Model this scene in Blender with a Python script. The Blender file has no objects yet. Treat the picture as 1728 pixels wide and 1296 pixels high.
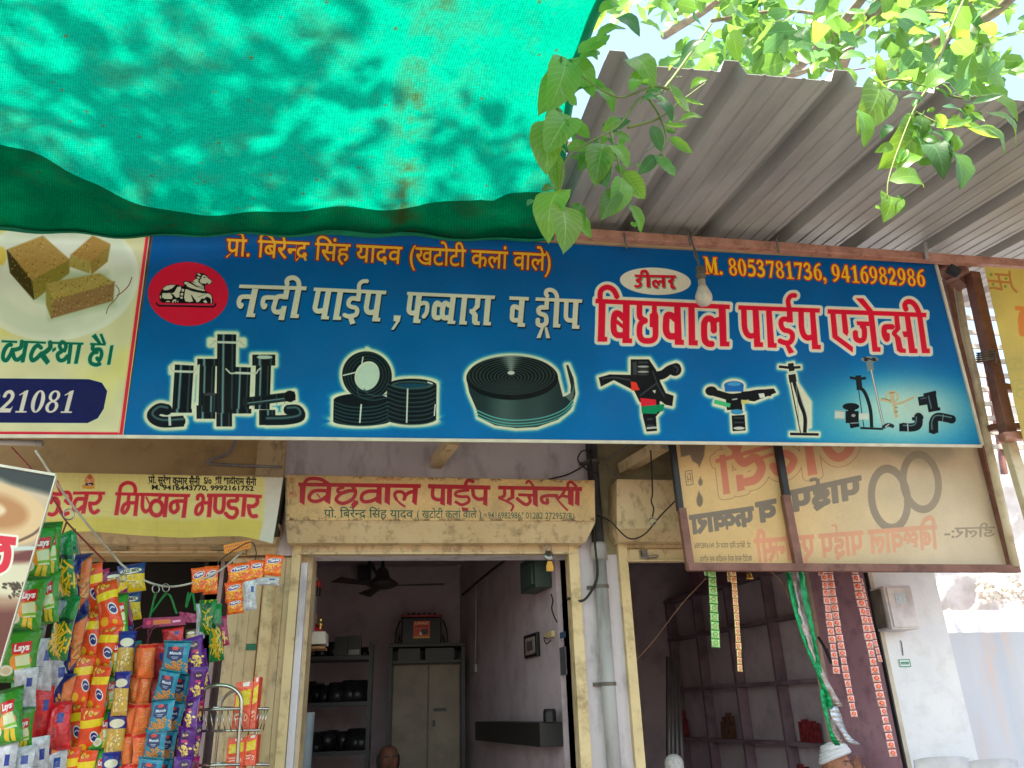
import bpy, math, random
import numpy as np
from mathutils import Vector
random.seed(7)
S = bpy.context.scene
col = S.collection
rad = math.radians

# ------------------------------------------------------------------ camera
cam = bpy.data.cameras.new('camera'); camo = bpy.data.objects.new('camera', cam); col.objects.link(camo)
YAW, PIT, ROL = rad(8.42), rad(22.98), rad(-1.754)
CAMZ, FPX = 1.6, 1300.0
_cy, _sy, _cp, _sp = math.cos(YAW), math.sin(YAW), math.cos(PIT), math.sin(PIT)
F = np.array([_sy*_cp, _cy*_cp, _sp]); R0 = np.array([_cy, -_sy, 0.0]); U0 = np.cross(R0, F)
_c, _s = math.cos(ROL), math.sin(ROL)
R = _c*R0 + _s*U0; U = -_s*R0 + _c*U0
from mathutils import Matrix
M = Matrix([[R[0], U[0], -F[0], 0], [R[1], U[1], -F[1], 0], [R[2], U[2], -F[2], CAMZ], [0, 0, 0, 1]])
camo.matrix_world = M
cam.sensor_width = 36; cam.lens = 36*FPX/1728; cam.clip_end = 2000; cam.clip_start = 0.05
S.camera = camo
# ------------------------------------------------------------------ light
SUN_EL, SUN_AZ = rad(66), rad(205)     # azimuth clockwise from +Y: sun stands behind the viewer's left shoulder
w = bpy.data.worlds.new('World'); S.world = w; w.use_nodes = True
nt = w.node_tree; bg = nt.nodes['Background']
sky = nt.nodes.new('ShaderNodeTexSky'); sky.sky_type = 'NISHITA'; sky.sun_disc = False
sky.sun_elevation = SUN_EL; sky.sun_rotation = SUN_AZ; sky.air_density = 1.4; sky.dust_density = 4.0; sky.ozone_density = 1.0
nt.links.new(sky.outputs[0], bg.inputs[0]); bg.inputs[1].default_value = 0.15
sl = bpy.data.lights.new('sun', 'SUN'); sl.energy = 4.6; sl.angle = rad(0.53); sl.color = (1, 0.95, 0.86)
so = bpy.data.objects.new('sun', sl); col.objects.link(so)
sd = Vector((math.sin(SUN_AZ)*math.cos(SUN_EL), math.cos(SUN_AZ)*math.cos(SUN_EL), math.sin(SUN_EL)))
so.rotation_euler = sd.to_track_quat('Z', 'Y').to_euler(); so.location = (0, -5, 12)
S.view_settings.view_transform = 'Standard'; S.view_settings.look = 'None'
S.view_settings.exposure = 1.8; S.view_settings.gamma = 1.0; S.view_settings.use_curve_mapping = False
S.render.engine = 'CYCLES'; S.cycles.use_denoising = True; S.cycles.max_bounces = 10; S.cycles.diffuse_bounces = 6
S.cycles.transparent_max_bounces = 16; S.cycles.transmission_bounces = 6; S.cycles.sample_clamp_indirect = 8

# ------------------------------------------------------------------ geometry helpers
CP = np.array([0, 0, CAMZ])
def ray(x, y): return F + R*(x-864)/FPX + U*(648-y)/FPX
def P(x, y, Y):
    """the point seen at photo pixel x, y that lies on the plane of depth Y"""
    d = ray(x, y); return d*Y/d[1] + CP
def PP(x, y, p0, n):
    d = ray(x, y); return CP + d*(np.dot(np.asarray(p0)-CP, n)/np.dot(d, n))
def PZ(x, y, z):
    d = ray(x, y); return CP + d*((z-CAMZ)/d[2])
def proj(p):
    v = np.asarray(p, float)-CP; c = v@F
    return np.array([864+FPX*(v@R)/c, 648-FPX*(v@U)/c])

class MB:
    def __init__(s): s.v = []; s.f = []; s.uv = None
    def add(s, vs, fs):
        n = len(s.v); s.v += [tuple(map(float, q)) for q in vs]; s.f += [tuple(i+n for i in f) for f in fs]; return s
    def hexa(s, a, b):
        """a: 4 points (loop), b: 4 matching points on the far side"""
        return s.add(list(a)+list(b), [(0,3,2,1), (4,5,6,7), (0,1,5,4), (1,2,6,5), (2,3,7,6), (3,0,4,7)])
    def box(s, x0, x1, y0, y1, z0, z1):
        return s.hexa([(x0,y0,z0),(x1,y0,z0),(x1,y0,z1),(x0,y0,z1)], [(x0,y1,z0),(x1,y1,z0),(x1,y1,z1),(x0,y1,z1)])
    def beam(s, p, q, w, h, up=(0,0,1), ch=0.0):
        p, q, up = Vector(p), Vector(q), Vector(up); d = (q-p).normalized(); a = d.cross(up).normalized()*w/2; b = a.cross(d).normalized()*h/2
        if ch:
            k = 1-2*ch/min(w, h); cc = [(-1,-k),(-k,-1),(k,-1),(1,-k),(1,k),(k,1),(-k,1),(-1,k)]
            vs = [e+a*u+b*v_ for e in (p, q) for u, v_ in cc]
            return s.add(vs, [tuple(range(7,-1,-1)), tuple(range(8,16))]+[(i,(i+1)%8,8+(i+1)%8,8+i) for i in range(8)])
        o = [(-1,-1),(1,-1),(1,1),(-1,1)]
        return s.hexa([p+a*u+b*v_ for u, v_ in o], [q+a*u+b*v_ for u, v_ in o])
    def tube(s, pts, r, n=8, caps=True, closed=False):
        pts = [Vector(p) for p in pts]; m = len(pts); rs = r if hasattr(r, '__len__') else [r]*m; vs = []; prev = None
        for i, p in enumerate(pts):
            if closed: t = pts[(i+1)%m]-pts[i-1]
            else: t = pts[min(i+1, m-1)]-pts[max(i-1, 0)]
            t = t.normalized() if t.length > 1e-9 else Vector((0,0,1))
            if prev is None:
                a = t.cross(Vector((0,0,1)));
                if a.length < 0.1: a = t.cross(Vector((1,0,0)))
            else: a = prev-t*prev.dot(t)
            a.normalize(); prev = a; b = t.cross(a)
            for k in range(n):
                an = 2*math.pi*k/n; vs.append(p+(a*math.cos(an)+b*math.sin(an))*rs[i])
        fs = [(i*n+k, i*n+(k+1)%n, (i+1)*n+(k+1)%n, (i+1)*n+k) for i in range(m-1) for k in range(n)]
        if closed: fs += [((m-1)*n+k, (m-1)*n+(k+1)%n, (k+1)%n, k) for k in range(n)]
        elif caps: fs += [tuple(range(n-1,-1,-1)), tuple((m-1)*n+k for k in range(n))]
        return s.add(vs, fs)
    def lathe(s, prof, c, n=20, axis=(0,0,1)):
        ax = Vector(axis).normalized(); a = ax.orthogonal().normalized(); b = ax.cross(a); c = Vector(c); vs = []
        for r_, h in prof:
            for k in range(n):
                an = 2*math.pi*k/n; vs.append(c+ax*h+(a*math.cos(an)+b*math.sin(an))*r_)
        m = len(prof)
        return s.add(vs, [(i*n+k, i*n+(k+1)%n, (i+1)*n+(k+1)%n, (i+1)*n+k) for i in range(m-1) for k in range(n)]+[tuple(range(n-1,-1,-1)), tuple((m-1)*n+k for k in range(n))])
    def grid(s, fn, nu, nv, uv=True):
        vs = [fn(i/nu, j/nv) for j in range(nv+1) for i in range(nu+1)]
        fs = [(j*(nu+1)+i, j*(nu+1)+i+1, (j+1)*(nu+1)+i+1, (j+1)*(nu+1)+i) for j in range(nv) for i in range(nu)]
        n0 = len(s.f); s.add(vs, fs)
        if uv:
            s.uv = s.uv or {}
            for k, (j, i) in enumerate((j, i) for j in range(nv) for i in range(nu)):
                s.uv[n0+k] = [(i/nu, 1-j/nv), ((i+1)/nu, 1-j/nv), ((i+1)/nu, 1-(j+1)/nv), (i/nu, 1-(j+1)/nv)]
        return s
    def slab(s, fn, nu, nv, off):
        """a curved sheet with thickness: front grid with uv, back grid pushed by off, rim"""
        s.grid(fn, nu, nv); off = np.asarray(off, float); W = nu+1
        n = len(s.v); vs = [tuple(np.asarray(fn(i/nu, j/nv))+off) for j in range(nv+1) for i in range(nu+1)]
        fs = [(j*W+i, (j+1)*W+i, (j+1)*W+i+1, j*W+i+1) for j in range(nv) for i in range(nu)]
        s.add(vs, fs); o = n-W*(nv+1)
        rim = [j_*W+i_ for i_, j_ in [(i, 0) for i in range(nu)]+[(nu, j) for j in range(nv)]+[(i, nv) for i in range(nu, 0, -1)]+[(0, j) for j in range(nv, 0, -1)]]
        for a, b in zip(rim, rim[1:]+rim[:1]): s.f.append((o+b, o+a, n+a, n+b))
        return s
    def mesh(s, name, mat, smooth=False, org=(0,0,0)):
        me = bpy.data.meshes.new(name); ox, oy, oz = org
        me.from_pydata([(a-ox, b-oy, c-oz) for a, b, c in s.v], [], s.f)
        if s.uv:
            ul = me.uv_layers.new(name='UVMap'); 
            for pi, p in enumerate(me.polygons):
                q = s.uv.get(pi)
                if q:
                    for k, li in enumerate(p.loop_indices): ul.data[li].uv = q[k]
        for m in (mat if isinstance(mat, (list, tuple)) else [mat]): me.materials.append(m)
        if smooth: me.polygons.foreach_set('use_smooth', [True]*len(me.polygons))
        me.update(); return me

def wpos(o):
    p = Vector((0,0,0))
    while o is not None: p += o.location; o = o.parent
    return p
def obj(name, mb, mat, parent=None, smooth=False, label=None):
    """one mesh object; mb holds world coordinates, the parent only offsets"""
    org = wpos(parent) if parent is not None else Vector((0,0,0))
    me = mb.mesh(name, mat, smooth, org) if isinstance(mb, MB) else mb
    o = bpy.data.objects.new(name, me); col.objects.link(o)
    if parent is not None: o.parent = parent
    if label: o['label'] = label
    return o
def thing(name, label, cat, loc=(0,0,0), group=None):
    o = bpy.data.objects.new(name, None); o.empty_display_size = 0.1; col.objects.link(o); o.location = tuple(map(float, loc))
    return tag(o, label, cat, group)
def tag(o, label, cat, group=None):
    o['label'] = label; o['category'] = cat
    if group: o['group'] = group
    return o
def struct(name, mb, mat, smooth=False):
    o = obj(name, mb, mat, None, smooth); o['kind'] = 'structure'; return o
def bevel(o, w_=0.004, seg=2):
    m = o.modifiers.new('bevel', 'BEVEL'); m.width = w_; m.segments = seg; m.limit_method = 'ANGLE'; m.angle_limit = rad(40); return o
def copy_tree(o, loc=None, label=None, parent=None):
    c = o.copy(); col.objects.link(c)
    if parent is not None: c.parent = parent
    if loc is not None: c.location = tuple(map(float, loc))
    if label: c['label'] = label
    for ch in list(o.children): copy_tree(ch, parent=c)
    return c

# ------------------------------------------------------------------ materials
def lin(c):
    c = c/255.0; return c/12.92 if c <= 0.04045 else ((c+0.055)/1.055)**2.4
def C(r, g, b): return (lin(r), lin(g), lin(b), 1)
def mat(name, c1, c2=None, scale=6.0, rough=0.6, metal=0.0, bump=0.0, bscale=40.0, dirt=None, dirt_amt=0.5, dscale=3.0, stretch=(1,1,1), coords='Object', spec=0.4, detail=6.0, trans=0.0, tcol=None):
    m = bpy.data.materials.new(name); m.use_nodes = True; t = m.node_tree; N, L = t.nodes, t.links
    b = N['Principled BSDF']; b.inputs['Roughness'].default_value = rough; b.inputs['Metallic'].default_value = metal
    b.inputs['Specular IOR Level'].default_value = spec
    tc = N.new('ShaderNodeTexCoord'); mp = N.new('ShaderNodeMapping'); mp.inputs['Scale'].default_value = stretch; L.new(tc.outputs[coords], mp.inputs[0])
    n1 = N.new('ShaderNodeTexNoise'); n1.inputs['Scale'].default_value = scale; n1.inputs['Detail'].default_value = detail; L.new(mp.outputs[0], n1.inputs['Vector'])
    mx = N.new('ShaderNodeMix'); mx.data_type = 'RGBA'; mx.inputs['A'].default_value = c1; mx.inputs['B'].default_value = c2 or tuple(x*0.8 for x in c1[:3])+(1,)
    rp = N.new('ShaderNodeMapRange'); rp.inputs[1].default_value = 0.35; rp.inputs[2].default_value = 0.68; L.new(n1.outputs[0], rp.inputs[0]); L.new(rp.outputs[0], mx.inputs['Factor'])
    out = mx.outputs['Result']
    if dirt:
        n2 = N.new('ShaderNodeTexNoise'); n2.inputs['Scale'].default_value = dscale; n2.inputs['Detail'].default_value = 9; n2.inputs['Roughness'].default_value = 0.68; L.new(mp.outputs[0], n2.inputs['Vector'])
        r2 = N.new('ShaderNodeMapRange'); r2.inputs[1].default_value = 0.5; r2.inputs[2].default_value = 0.72; r2.inputs[4].default_value = dirt_amt; L.new(n2.outputs[0], r2.inputs[0])
        m2 = N.new('ShaderNodeMix'); m2.data_type = 'RGBA'; L.new(out, m2.inputs['A']); m2.inputs['B'].default_value = dirt; L.new(r2.outputs[0], m2.inputs['Factor']); out = m2.outputs['Result']
    L.new(out, b.inputs['Base Color'])
    if bump:
        n3 = N.new('ShaderNodeTexNoise'); n3.inputs['Scale'].default_value = bscale; n3.inputs['Detail'].default_value = 5; L.new(mp.outputs[0], n3.inputs['Vector'])
        bp = N.new('ShaderNodeBump'); bp.inputs['Strength'].default_value = bump; bp.inputs['Distance'].default_value = 0.01; L.new(n3.outputs[0], bp.inputs['Height']); L.new(bp.outputs[0], b.inputs['Normal'])
    if trans:
        tr = N.new('ShaderNodeBsdfTranslucent'); tr.inputs[0].default_value = tcol or c1; ms = N.new('ShaderNodeMixShader'); ms.inputs[0].default_value = trans
        L.new(b.outputs[0], ms.inputs[1]); L.new(tr.outputs[0], ms.inputs[2]); L.new(ms.outputs[0], N['Material Output'].inputs[0])
    return m
def img_mat(name, img, rough=0.4, trans=0.0, dirt=0.12, bump=0.15, bscale=12, spec=0.4, gloss_noise=True, dirtcol=(0.16,0.12,0.08,1), metal=0.0):
    m = bpy.data.materials.new(name); m.use_nodes = True; t = m.node_tree; N, L = t.nodes, t.links
    b = N['Principled BSDF']; b.inputs['Roughness'].default_value = rough; b.inputs['Specular IOR Level'].default_value = spec; b.inputs['Metallic'].default_value = metal
    it = N.new('ShaderNodeTexImage'); it.image = img; it.extension = 'EXTEND'
    tc = N.new('ShaderNodeTexCoord'); n = N.new('ShaderNodeTexNoise'); n.inputs['Scale'].default_value = 2.2; n.inputs['Detail'].default_value = 9; n.inputs['Roughness'].default_value = 0.7; L.new(tc.outputs['Object'], n.inputs['Vector'])
    r2 = N.new('ShaderNodeMapRange'); r2.inputs[1].default_value = 0.42; r2.inputs[2].default_value = 0.75; r2.inputs[4].default_value = dirt*2.2; L.new(n.outputs[0], r2.inputs[0])
    mx = N.new('ShaderNodeMix'); mx.data_type = 'RGBA'; L.new(it.outputs[0], mx.inputs['A']); mx.inputs['B'].default_value = dirtcol; L.new(r2.outputs[0], mx.inputs['Factor'])
    # fine dust specks
    v = N.new('ShaderNodeTexNoise'); v.inputs['Scale'].default_value = 130; v.inputs['Detail'].default_value = 2; L.new(tc.outputs['Object'], v.inputs['Vector'])
    r3 = N.new('ShaderNodeMapRange'); r3.inputs[1].default_value = 0.70; r3.inputs[2].default_value = 0.78; r3.inputs[4].default_value = 0.35*min(1, dirt*6); L.new(v.outputs[0], r3.inputs[0])
    m3 = N.new('ShaderNodeMix'); m3.data_type = 'RGBA'; L.new(mx.outputs['Result'], m3.inputs['A']); m3.inputs['B'].default_value = (0.55,0.5,0.42,1); L.new(r3.outputs[0], m3.inputs['Factor'])
    L.new(m3.outputs['Result'], b.inputs['Base Color'])
    if bump:
        n3 = N.new('ShaderNodeTexNoise'); n3.inputs['Scale'].default_value = bscale; n3.inputs['Detail'].default_value = 3; L.new(tc.outputs['Object'], n3.inputs['Vector'])
        bp = N.new('ShaderNodeBump'); bp.inputs['Strength'].default_value = bump; bp.inputs['Distance'].default_value = 0.02; L.new(n3.outputs[0], bp.inputs['Height']); L.new(bp.outputs[0], b.inputs['Normal'])
    if trans:
        tr = N.new('ShaderNodeBsdfTranslucent'); L.new(m3.outputs['Result'], tr.inputs[0]); ms = N.new('ShaderNodeMixShader'); ms.inputs[0].default_value = trans
        L.new(b.outputs[0], ms.inputs[1]); L.new(tr.outputs[0], ms.inputs[2]); L.new(ms.outputs[0], N['Material Output'].inputs[0])
    return m
# ------------------------------------------------------------------ flat print: a small painter that draws signs into generated images
def homog(src, dst):
    A = []
    for (x, y), (u, v) in zip(src, dst):
        A += [[x, y, 1, 0, 0, 0, -u*x, -u*y], [0, 0, 0, x, y, 1, -v*x, -v*y]]
    h = np.linalg.solve(np.array(A, float), np.array([c for q in dst for c in q], float)); return np.append(h, 1).reshape(3, 3)
def happly(Hm, x, y):
    d = Hm[2,0]*x+Hm[2,1]*y+Hm[2,2]; return (Hm[0,0]*x+Hm[0,1]*y+Hm[0,2])/d, (Hm[1,0]*x+Hm[1,1]*y+Hm[1,2])/d
def smooth(pts, n=6):
    p = [np.array(q, float) for q in pts]
    if len(p) < 3: return p
    p = [2*p[0]-p[1]]+p+[2*p[-1]-p[-2]]; out = []
    for i in range(1, len(p)-2):
        for k in range(n):
            t = k/n; out.append(0.5*((2*p[i])+(-p[i-1]+p[i+1])*t+(2*p[i-1]-5*p[i]+4*p[i+1]-p[i+2])*t*t+(-p[i-1]+3*p[i]-3*p[i+1]+p[i+2])*t**3))
    out.append(p[-2]); return out
_gc = {}
def glyph(ch, bold):
    k = (ch, bold)
    if k in _gc: return _gc[k]
    def mk(body):
        c = bpy.data.curves.new('g', 'FONT'); c.body = body; c.size = 1; c.offset = bold; c.resolution_u = 3
        o = bpy.data.objects.new('g', c); col.objects.link(o); bpy.context.view_layer.update()
        me = bpy.data.meshes.new_from_object(o.evaluated_get(bpy.context.evaluated_depsgraph_get()))
        v = np.array([q.co[:2] for q in me.vertices]) if len(me.vertices) else np.zeros((0, 2)); me.calc_loop_triangles()
        t = np.array([q.vertices[:] for q in me.loop_triangles], int) if len(me.vertices) else np.zeros((0, 3), int)
        bpy.data.objects.remove(o); bpy.data.curves.remove(c); bpy.data.meshes.remove(me); return v, t
    v, t = mk(ch) if ch.strip() else (np.zeros((0, 2)), np.zeros((0, 3), int))
    a, _ = mk(ch+'M'); b_, _ = mk('M'); adv = float(a[:,0].max()-b_[:,0].max()) if ch != ' ' else 0.28
    _gc[k] = (v[t] if len(t) else np.zeros((0, 3, 2)), adv); return _gc[k]
def cliptri(tr, xm):
    out = []
    for t in tr:
        ins = [p for p in t]; res = []
        for i in range(3):
            a, b = ins[i], ins[(i+1)%3]
            if a[0] <= xm: res.append(a)
            if (a[0] <= xm) != (b[0] <= xm): res.append(a+(b-a)*(xm-a[0])/(b[0]-a[0]))
        for i in range(1, len(res)-1): out.append([res[0], res[i], res[i+1]])
    return np.array(out) if out else np.zeros((0, 3, 2))
def layout(txt, bold=0.0):
    out = []; x = 0.0; s = list(txt); i = 0; V = '\u094d'; last = 0.5
    def put(tr, dx):
        if len(tr): out.append(tr+np.array([dx, 0]))
    while i < len(s):
        # collect one cluster: consonants joined by virama, then signs
        j = i
        while j+2 < len(s) and s[j+1] == V: j += 2
        k = j+1
        while k < len(s) and '\u093e' <= s[k] <= '\u094c' or k < len(s) and s[k] in '\u0901\u0902\u0903\u093c': k += 1
        cons = s[i:j+1:2] if j > i else [s[i]]; marks = s[j+1:k]
        if '\u093f' in marks:
            tr, a = glyph('\u093f', bold); put(tr, x); x += a
        for n, ch in enumerate(cons):
            if n and ch == '\u0930':
                q = np.array([[-last*0.42, 0.20], [-last*0.30, 0.24], [-last*0.98, -0.04], [-last*0.92, -0.10]]); q = q+np.array([x, 0])
                out.append(np.array([[q[0], q[1], q[2]], [q[0], q[2], q[3]]])); continue
            tr, a = glyph(ch, bold)
            if n < len(cons)-1 and cons[n+1] != '\u0930' and ch in 'नसवपषणशयमचतलख':
                cut = a-0.165; put(cliptri(tr, cut), x); x += cut-0.005; last = cut
            else: put(tr, x); x += a; last = a
        for m in marks:
            if m == '\u093f': continue
            tr, a = glyph(m, bold); put(tr, x); x += a if m in '\u093e\u0940\u094b\u094c' else 0
        i = k
    return (np.concatenate(out) if out else np.zeros((0, 3, 2))), x

class Art:
    """canvas W x H; drawing coordinates are related to the canvas by four matching corners TL, TR, BR, BL"""
    def __init__(s, corners, W, H, bg):
        s.W, s.H = W, H; s.c = corners; s.H1 = homog([(0,0),(W,0),(W,H),(0,H)], corners); s.H2 = np.linalg.inv(s.H1)
        yy, xx = np.mgrid[0:H, 0:W]+0.5; s.X, s.Y = happly(s.H1, xx, yy)
        s.img = np.zeros((H, W, 3), np.float32); s.img[:] = np.array(bg)/255.0
        xs = [q[0] for q in corners]; s.k = W/((corners[1][0]-corners[0][0])**2+(corners[1][1]-corners[0][1])**2)**.5
    def sdf(s, shapes, T=(0, 0, 1), pad=10):
        ox, oy, sc = T; D = np.full((s.H, s.W), 99.0, np.float32)
        def tp(p): return np.array([ox+p[0]/sc, oy+p[1]/sc])
        def win(x0, y0, x1, y1):
            cx, cy = happly(s.H2, np.array([x0-pad, x1+pad, x1+pad, x0-pad]), np.array([y0-pad, y0-pad, y1+pad, y1+pad]))
            a, b = int(max(0, cx.min())), int(min(s.W, cx.max()+1)); c, d = int(max(0, cy.min())), int(min(s.H, cy.max()+1))
            return (slice(c, d), slice(a, b)) if b > a and d > c else None
        for sh in shapes:
            k = sh[0]
            if k in 'lc':
                hw = sh[1]/sc/2; pts = [tp(p) for p in sh[2]]
                if k == 'c': pts = smooth(pts)
                for i in range(len(pts)-1):
                    a, b = pts[i], pts[i+1]; L = np.hypot(*(b-a))
                    if L < 1e-6: continue
                    w_ = win(min(a[0], b[0])-hw, min(a[1], b[1])-hw, max(a[0], b[0])+hw, max(a[1], b[1])+hw)
                    if not w_: continue
                    d = (b-a)/L; X = s.X[w_]-a[0]; Y = s.Y[w_]-a[1]; t = X*d[0]+Y*d[1]; n = np.abs(X*d[1]-Y*d[0])
                    e = np.maximum(-t, t-L); rc = np.hypot(np.maximum(n-hw, 0), np.maximum(e, 0))+np.minimum(np.maximum(n-hw, e), 0); cp_ = np.hypot(n, np.maximum(e, 0))-hw
                    v = np.where(t < L/2, rc if i == 0 else cp_, rc if i == len(pts)-2 else cp_)
                    D[w_] = np.minimum(D[w_], v)
            elif k == 'p':
                pts = np.array([tp(p) for p in sh[1]]); w_ = win(pts[:,0].min(), pts[:,1].min(), pts[:,0].max(), pts[:,1].max())
                if not w_: continue
                X, Y = s.X[w_], s.Y[w_]; v = np.full(X.shape, 1e9); ins = np.zeros(X.shape, bool)
                for i in range(len(pts)):
                    a, b = pts[i], pts[(i+1)%len(pts)]; e = b-a; L2 = e@e+1e-12
                    t = np.clip(((X-a[0])*e[0]+(Y-a[1])*e[1])/L2, 0, 1); v = np.minimum(v, np.hypot(X-a[0]-t*e[0], Y-a[1]-t*e[1]))
                    cnd = (a[1] > Y) != (b[1] > Y)
                    with np.errstate(divide='ignore', invalid='ignore'): ins ^= cnd & (X < (b[0]-a[0])*(Y-a[1])/(b[1]-a[1]+1e-12)+a[0])
                D[w_] = np.minimum(D[w_], np.where(ins, -v, v))
            elif k == 'e' or k == 'r':   # ellipse (cx,cy,rx,ry,angle) or ring with inner radii
                cx, cy = tp(sh[1]); rx, ry = sh[2][0]/sc, sh[2][1]/sc; an = math.radians(sh[3] if len(sh) > 3 and k == 'e' else (sh[4] if len(sh) > 4 else 0)); m_ = max(rx, ry)
                w_ = win(cx-m_, cy-m_, cx+m_, cy+m_)
                if not w_: continue
                X, Y = s.X[w_]-cx, s.Y[w_]-cy; X, Y = X*math.cos(an)+Y*math.sin(an), -X*math.sin(an)+Y*math.cos(an)
                k0 = np.hypot(X/rx, Y/ry); v = k0*(k0-1)/(np.hypot(X/rx**2, Y/ry**2)+1e-6)
                if k == 'r':
                    ix, iy = sh[3][0]/sc, sh[3][1]/sc; v = np.maximum(v, -(np.hypot(X/ix, Y/iy)-1)*min(ix, iy))
                D[w_] = np.minimum(D[w_], v)
        return D
    def fill(s, D, c, t=0.0, soft=0.35, a=1.0):
        m = np.clip(0.5-(D-t)/(2*soft), 0, 1)[..., None]*a; s.img = s.img*(1-m)+np.array(c, np.float32)[:3]/255.0*m; return s
    def shift(s, D, dx, dy):
        return np.roll(np.roll(D, int(round(dy*s.k)), 0), int(round(dx*s.k)), 1)
    def text(s, txt, p0, p1, h, color, bold=0.0, slant=0.0, outline=None, ob=0.03, latin=None):
        if not txt.strip(): return
        for b_, c_ in (([(bold+ob, outline)] if outline else [])+[(bold, color)]):
            grow = max(0, b_-0.018)*h*s.k; tr, wd = layout(txt, min(b_, 0.018)); p0_, p1_ = np.array(p0, float), np.array(p1, float); dx = (p1_-p0_)/wd; L = np.hypot(*(p1_-p0_)); up = np.array([slant, -1.0])*h
            q = tr.reshape(-1, 2); q = p0_+q[:, :1]*dx+q[:, 1:]*up; cx, cy = happly(s.H2, q[:, 0], q[:, 1]); s._tri(np.stack([cx, cy], 1).reshape(-1, 3, 2), c_, grow)
    def _tri(s, tr, c, grow=0.0):
        SS = 3; g_ = int(grow)+2; x0, y0 = np.floor(tr.reshape(-1, 2).min(0)).astype(int)-g_; x1, y1 = np.ceil(tr.reshape(-1, 2).max(0)).astype(int)+g_
        x0, y0, x1, y1 = max(0, x0), max(0, y0), min(s.W, x1), min(s.H, y1)
        if x1 <= x0 or y1 <= y0: return
        m = np.zeros(((y1-y0)*SS, (x1-x0)*SS), bool)
        for t in tr:
            t = (t-[x0, y0])*SS; a, b = np.floor(t.min(0)).astype(int), np.ceil(t.max(0)).astype(int)+1
            ax, ay, bx, by = max(0, a[0]), max(0, a[1]), min(m.shape[1], b[0]), min(m.shape[0], b[1])
            if bx <= ax or by <= ay: continue
            Y, X = np.mgrid[ay:by, ax:bx]+0.5; e = [(t[(i+1)%3][0]-t[i][0])*(Y-t[i][1])-(t[(i+1)%3][1]-t[i][1])*(X-t[i][0]) for i in range(3)]
            m[ay:by, ax:bx] |= ((e[0] >= 0) & (e[1] >= 0) & (e[2] >= 0)) | ((e[0] <= 0) & (e[1] <= 0) & (e[2] <= 0))
        for k_ in range(int(round(grow*SS))):
            q = m.copy(); q[1:] |= m[:-1]; q[:-1] |= m[1:]; q[:, 1:] |= m[:, :-1]; q[:, :-1] |= m[:, 1:]
            if k_ % 2: q[1:, 1:] |= m[:-1, :-1]; q[:-1, :-1] |= m[1:, 1:]; q[1:, :-1] |= m[:-1, 1:]; q[:-1, 1:] |= m[1:, :-1]
            m = q
        mm = m.reshape(y1-y0, SS, x1-x0, SS).mean((1, 3))[..., None]; s.img[y0:y1, x0:x1] = s.img[y0:y1, x0:x1]*(1-mm)+np.array(c)[:3]/255.0*mm
    def serif(s, txt, p0, p1, h, color, outline=None, slant=0.0, ot=1.4):
        """bold serif numerals drawn stroke by stroke"""
        x = 0; items = []
        for ch in txt:
            if ch == ' ': x += 30; continue
            sh, adv = SERIF[ch]
            for q in sh:
                if q[0] in 'lc': items.append((q[0], q[1], [(a+x, b) for a, b in q[2]]))
                elif q[0] == 'p': items.append(('p', [(a+x, b) for a, b in q[1]]))
                else: items.append((q[0], (q[1][0]+x, q[1][1]))+tuple(q[2:]))
            x += adv
        p0, p1 = np.array(p0, float), np.array(p1, float); ux = (p1-p0)/x; uy = np.array([-slant, 1.0])*h/100
        # draw in a local frame: redefine the coordinate arrays through the affine map
        A = np.linalg.inv(np.array([[ux[0], uy[0]], [ux[1], uy[1]]])); X0, Y0, H20, k0 = s.X, s.Y, s.H2, s.k
        dx, dy = s.X-p0[0], s.Y-(p0[1]-h*1.0+0); s.X = A[0,0]*dx+A[0,1]*dy; s.Y = A[1,0]*dx+A[1,1]*dy
        H_ = np.array([[ux[0], uy[0], p0[0]], [ux[1], uy[1], p0[1]-h], [0, 0, 1]]); s.H2 = s.H2@H_
        D = s.sdf(items, (0, 0, 1), 12); f = h/100.0
        if outline: s.fill(D, outline, t=ot/f, soft=0.4/f)
        s.fill(D, color, soft=0.4/f); s.X, s.Y, s.H2 = X0, Y0, H20
    def noise(s, amt, n=40, seed=1):
        r = np.random.RandomState(seed); g = r.rand(max(2, s.H//n+2), max(2, s.W//n+2))
        yi = np.linspace(0, g.shape[0]-1.001, s.H); xi = np.linspace(0, g.shape[1]-1.001, s.W); y0, x0 = yi.astype(int), xi.astype(int)
        fy, fx = (yi-y0)[:, None], (xi-x0)[None]; fy, fx = fy*fy*(3-2*fy), fx*fx*(3-2*fx)
        v = (g[y0][:, x0]*(1-fx)+g[y0][:, x0+1]*fx)*(1-fy)+(g[y0+1][:, x0]*(1-fx)+g[y0+1][:, x0+1]*fx)*fy
        return (v-0.5)*2*amt
    def image(s, name):
        im = bpy.data.images.new(name, s.W, s.H, alpha=False); a = np.ones((s.H, s.W, 4), np.float32); a[..., :3] = np.clip(s.img[::-1], 0, 1)
        im.pixels.foreach_set(a.ravel()); im.update(); im.pack(); return im
    def shade(s, D, base, hx, X=None):
        pass
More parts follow.
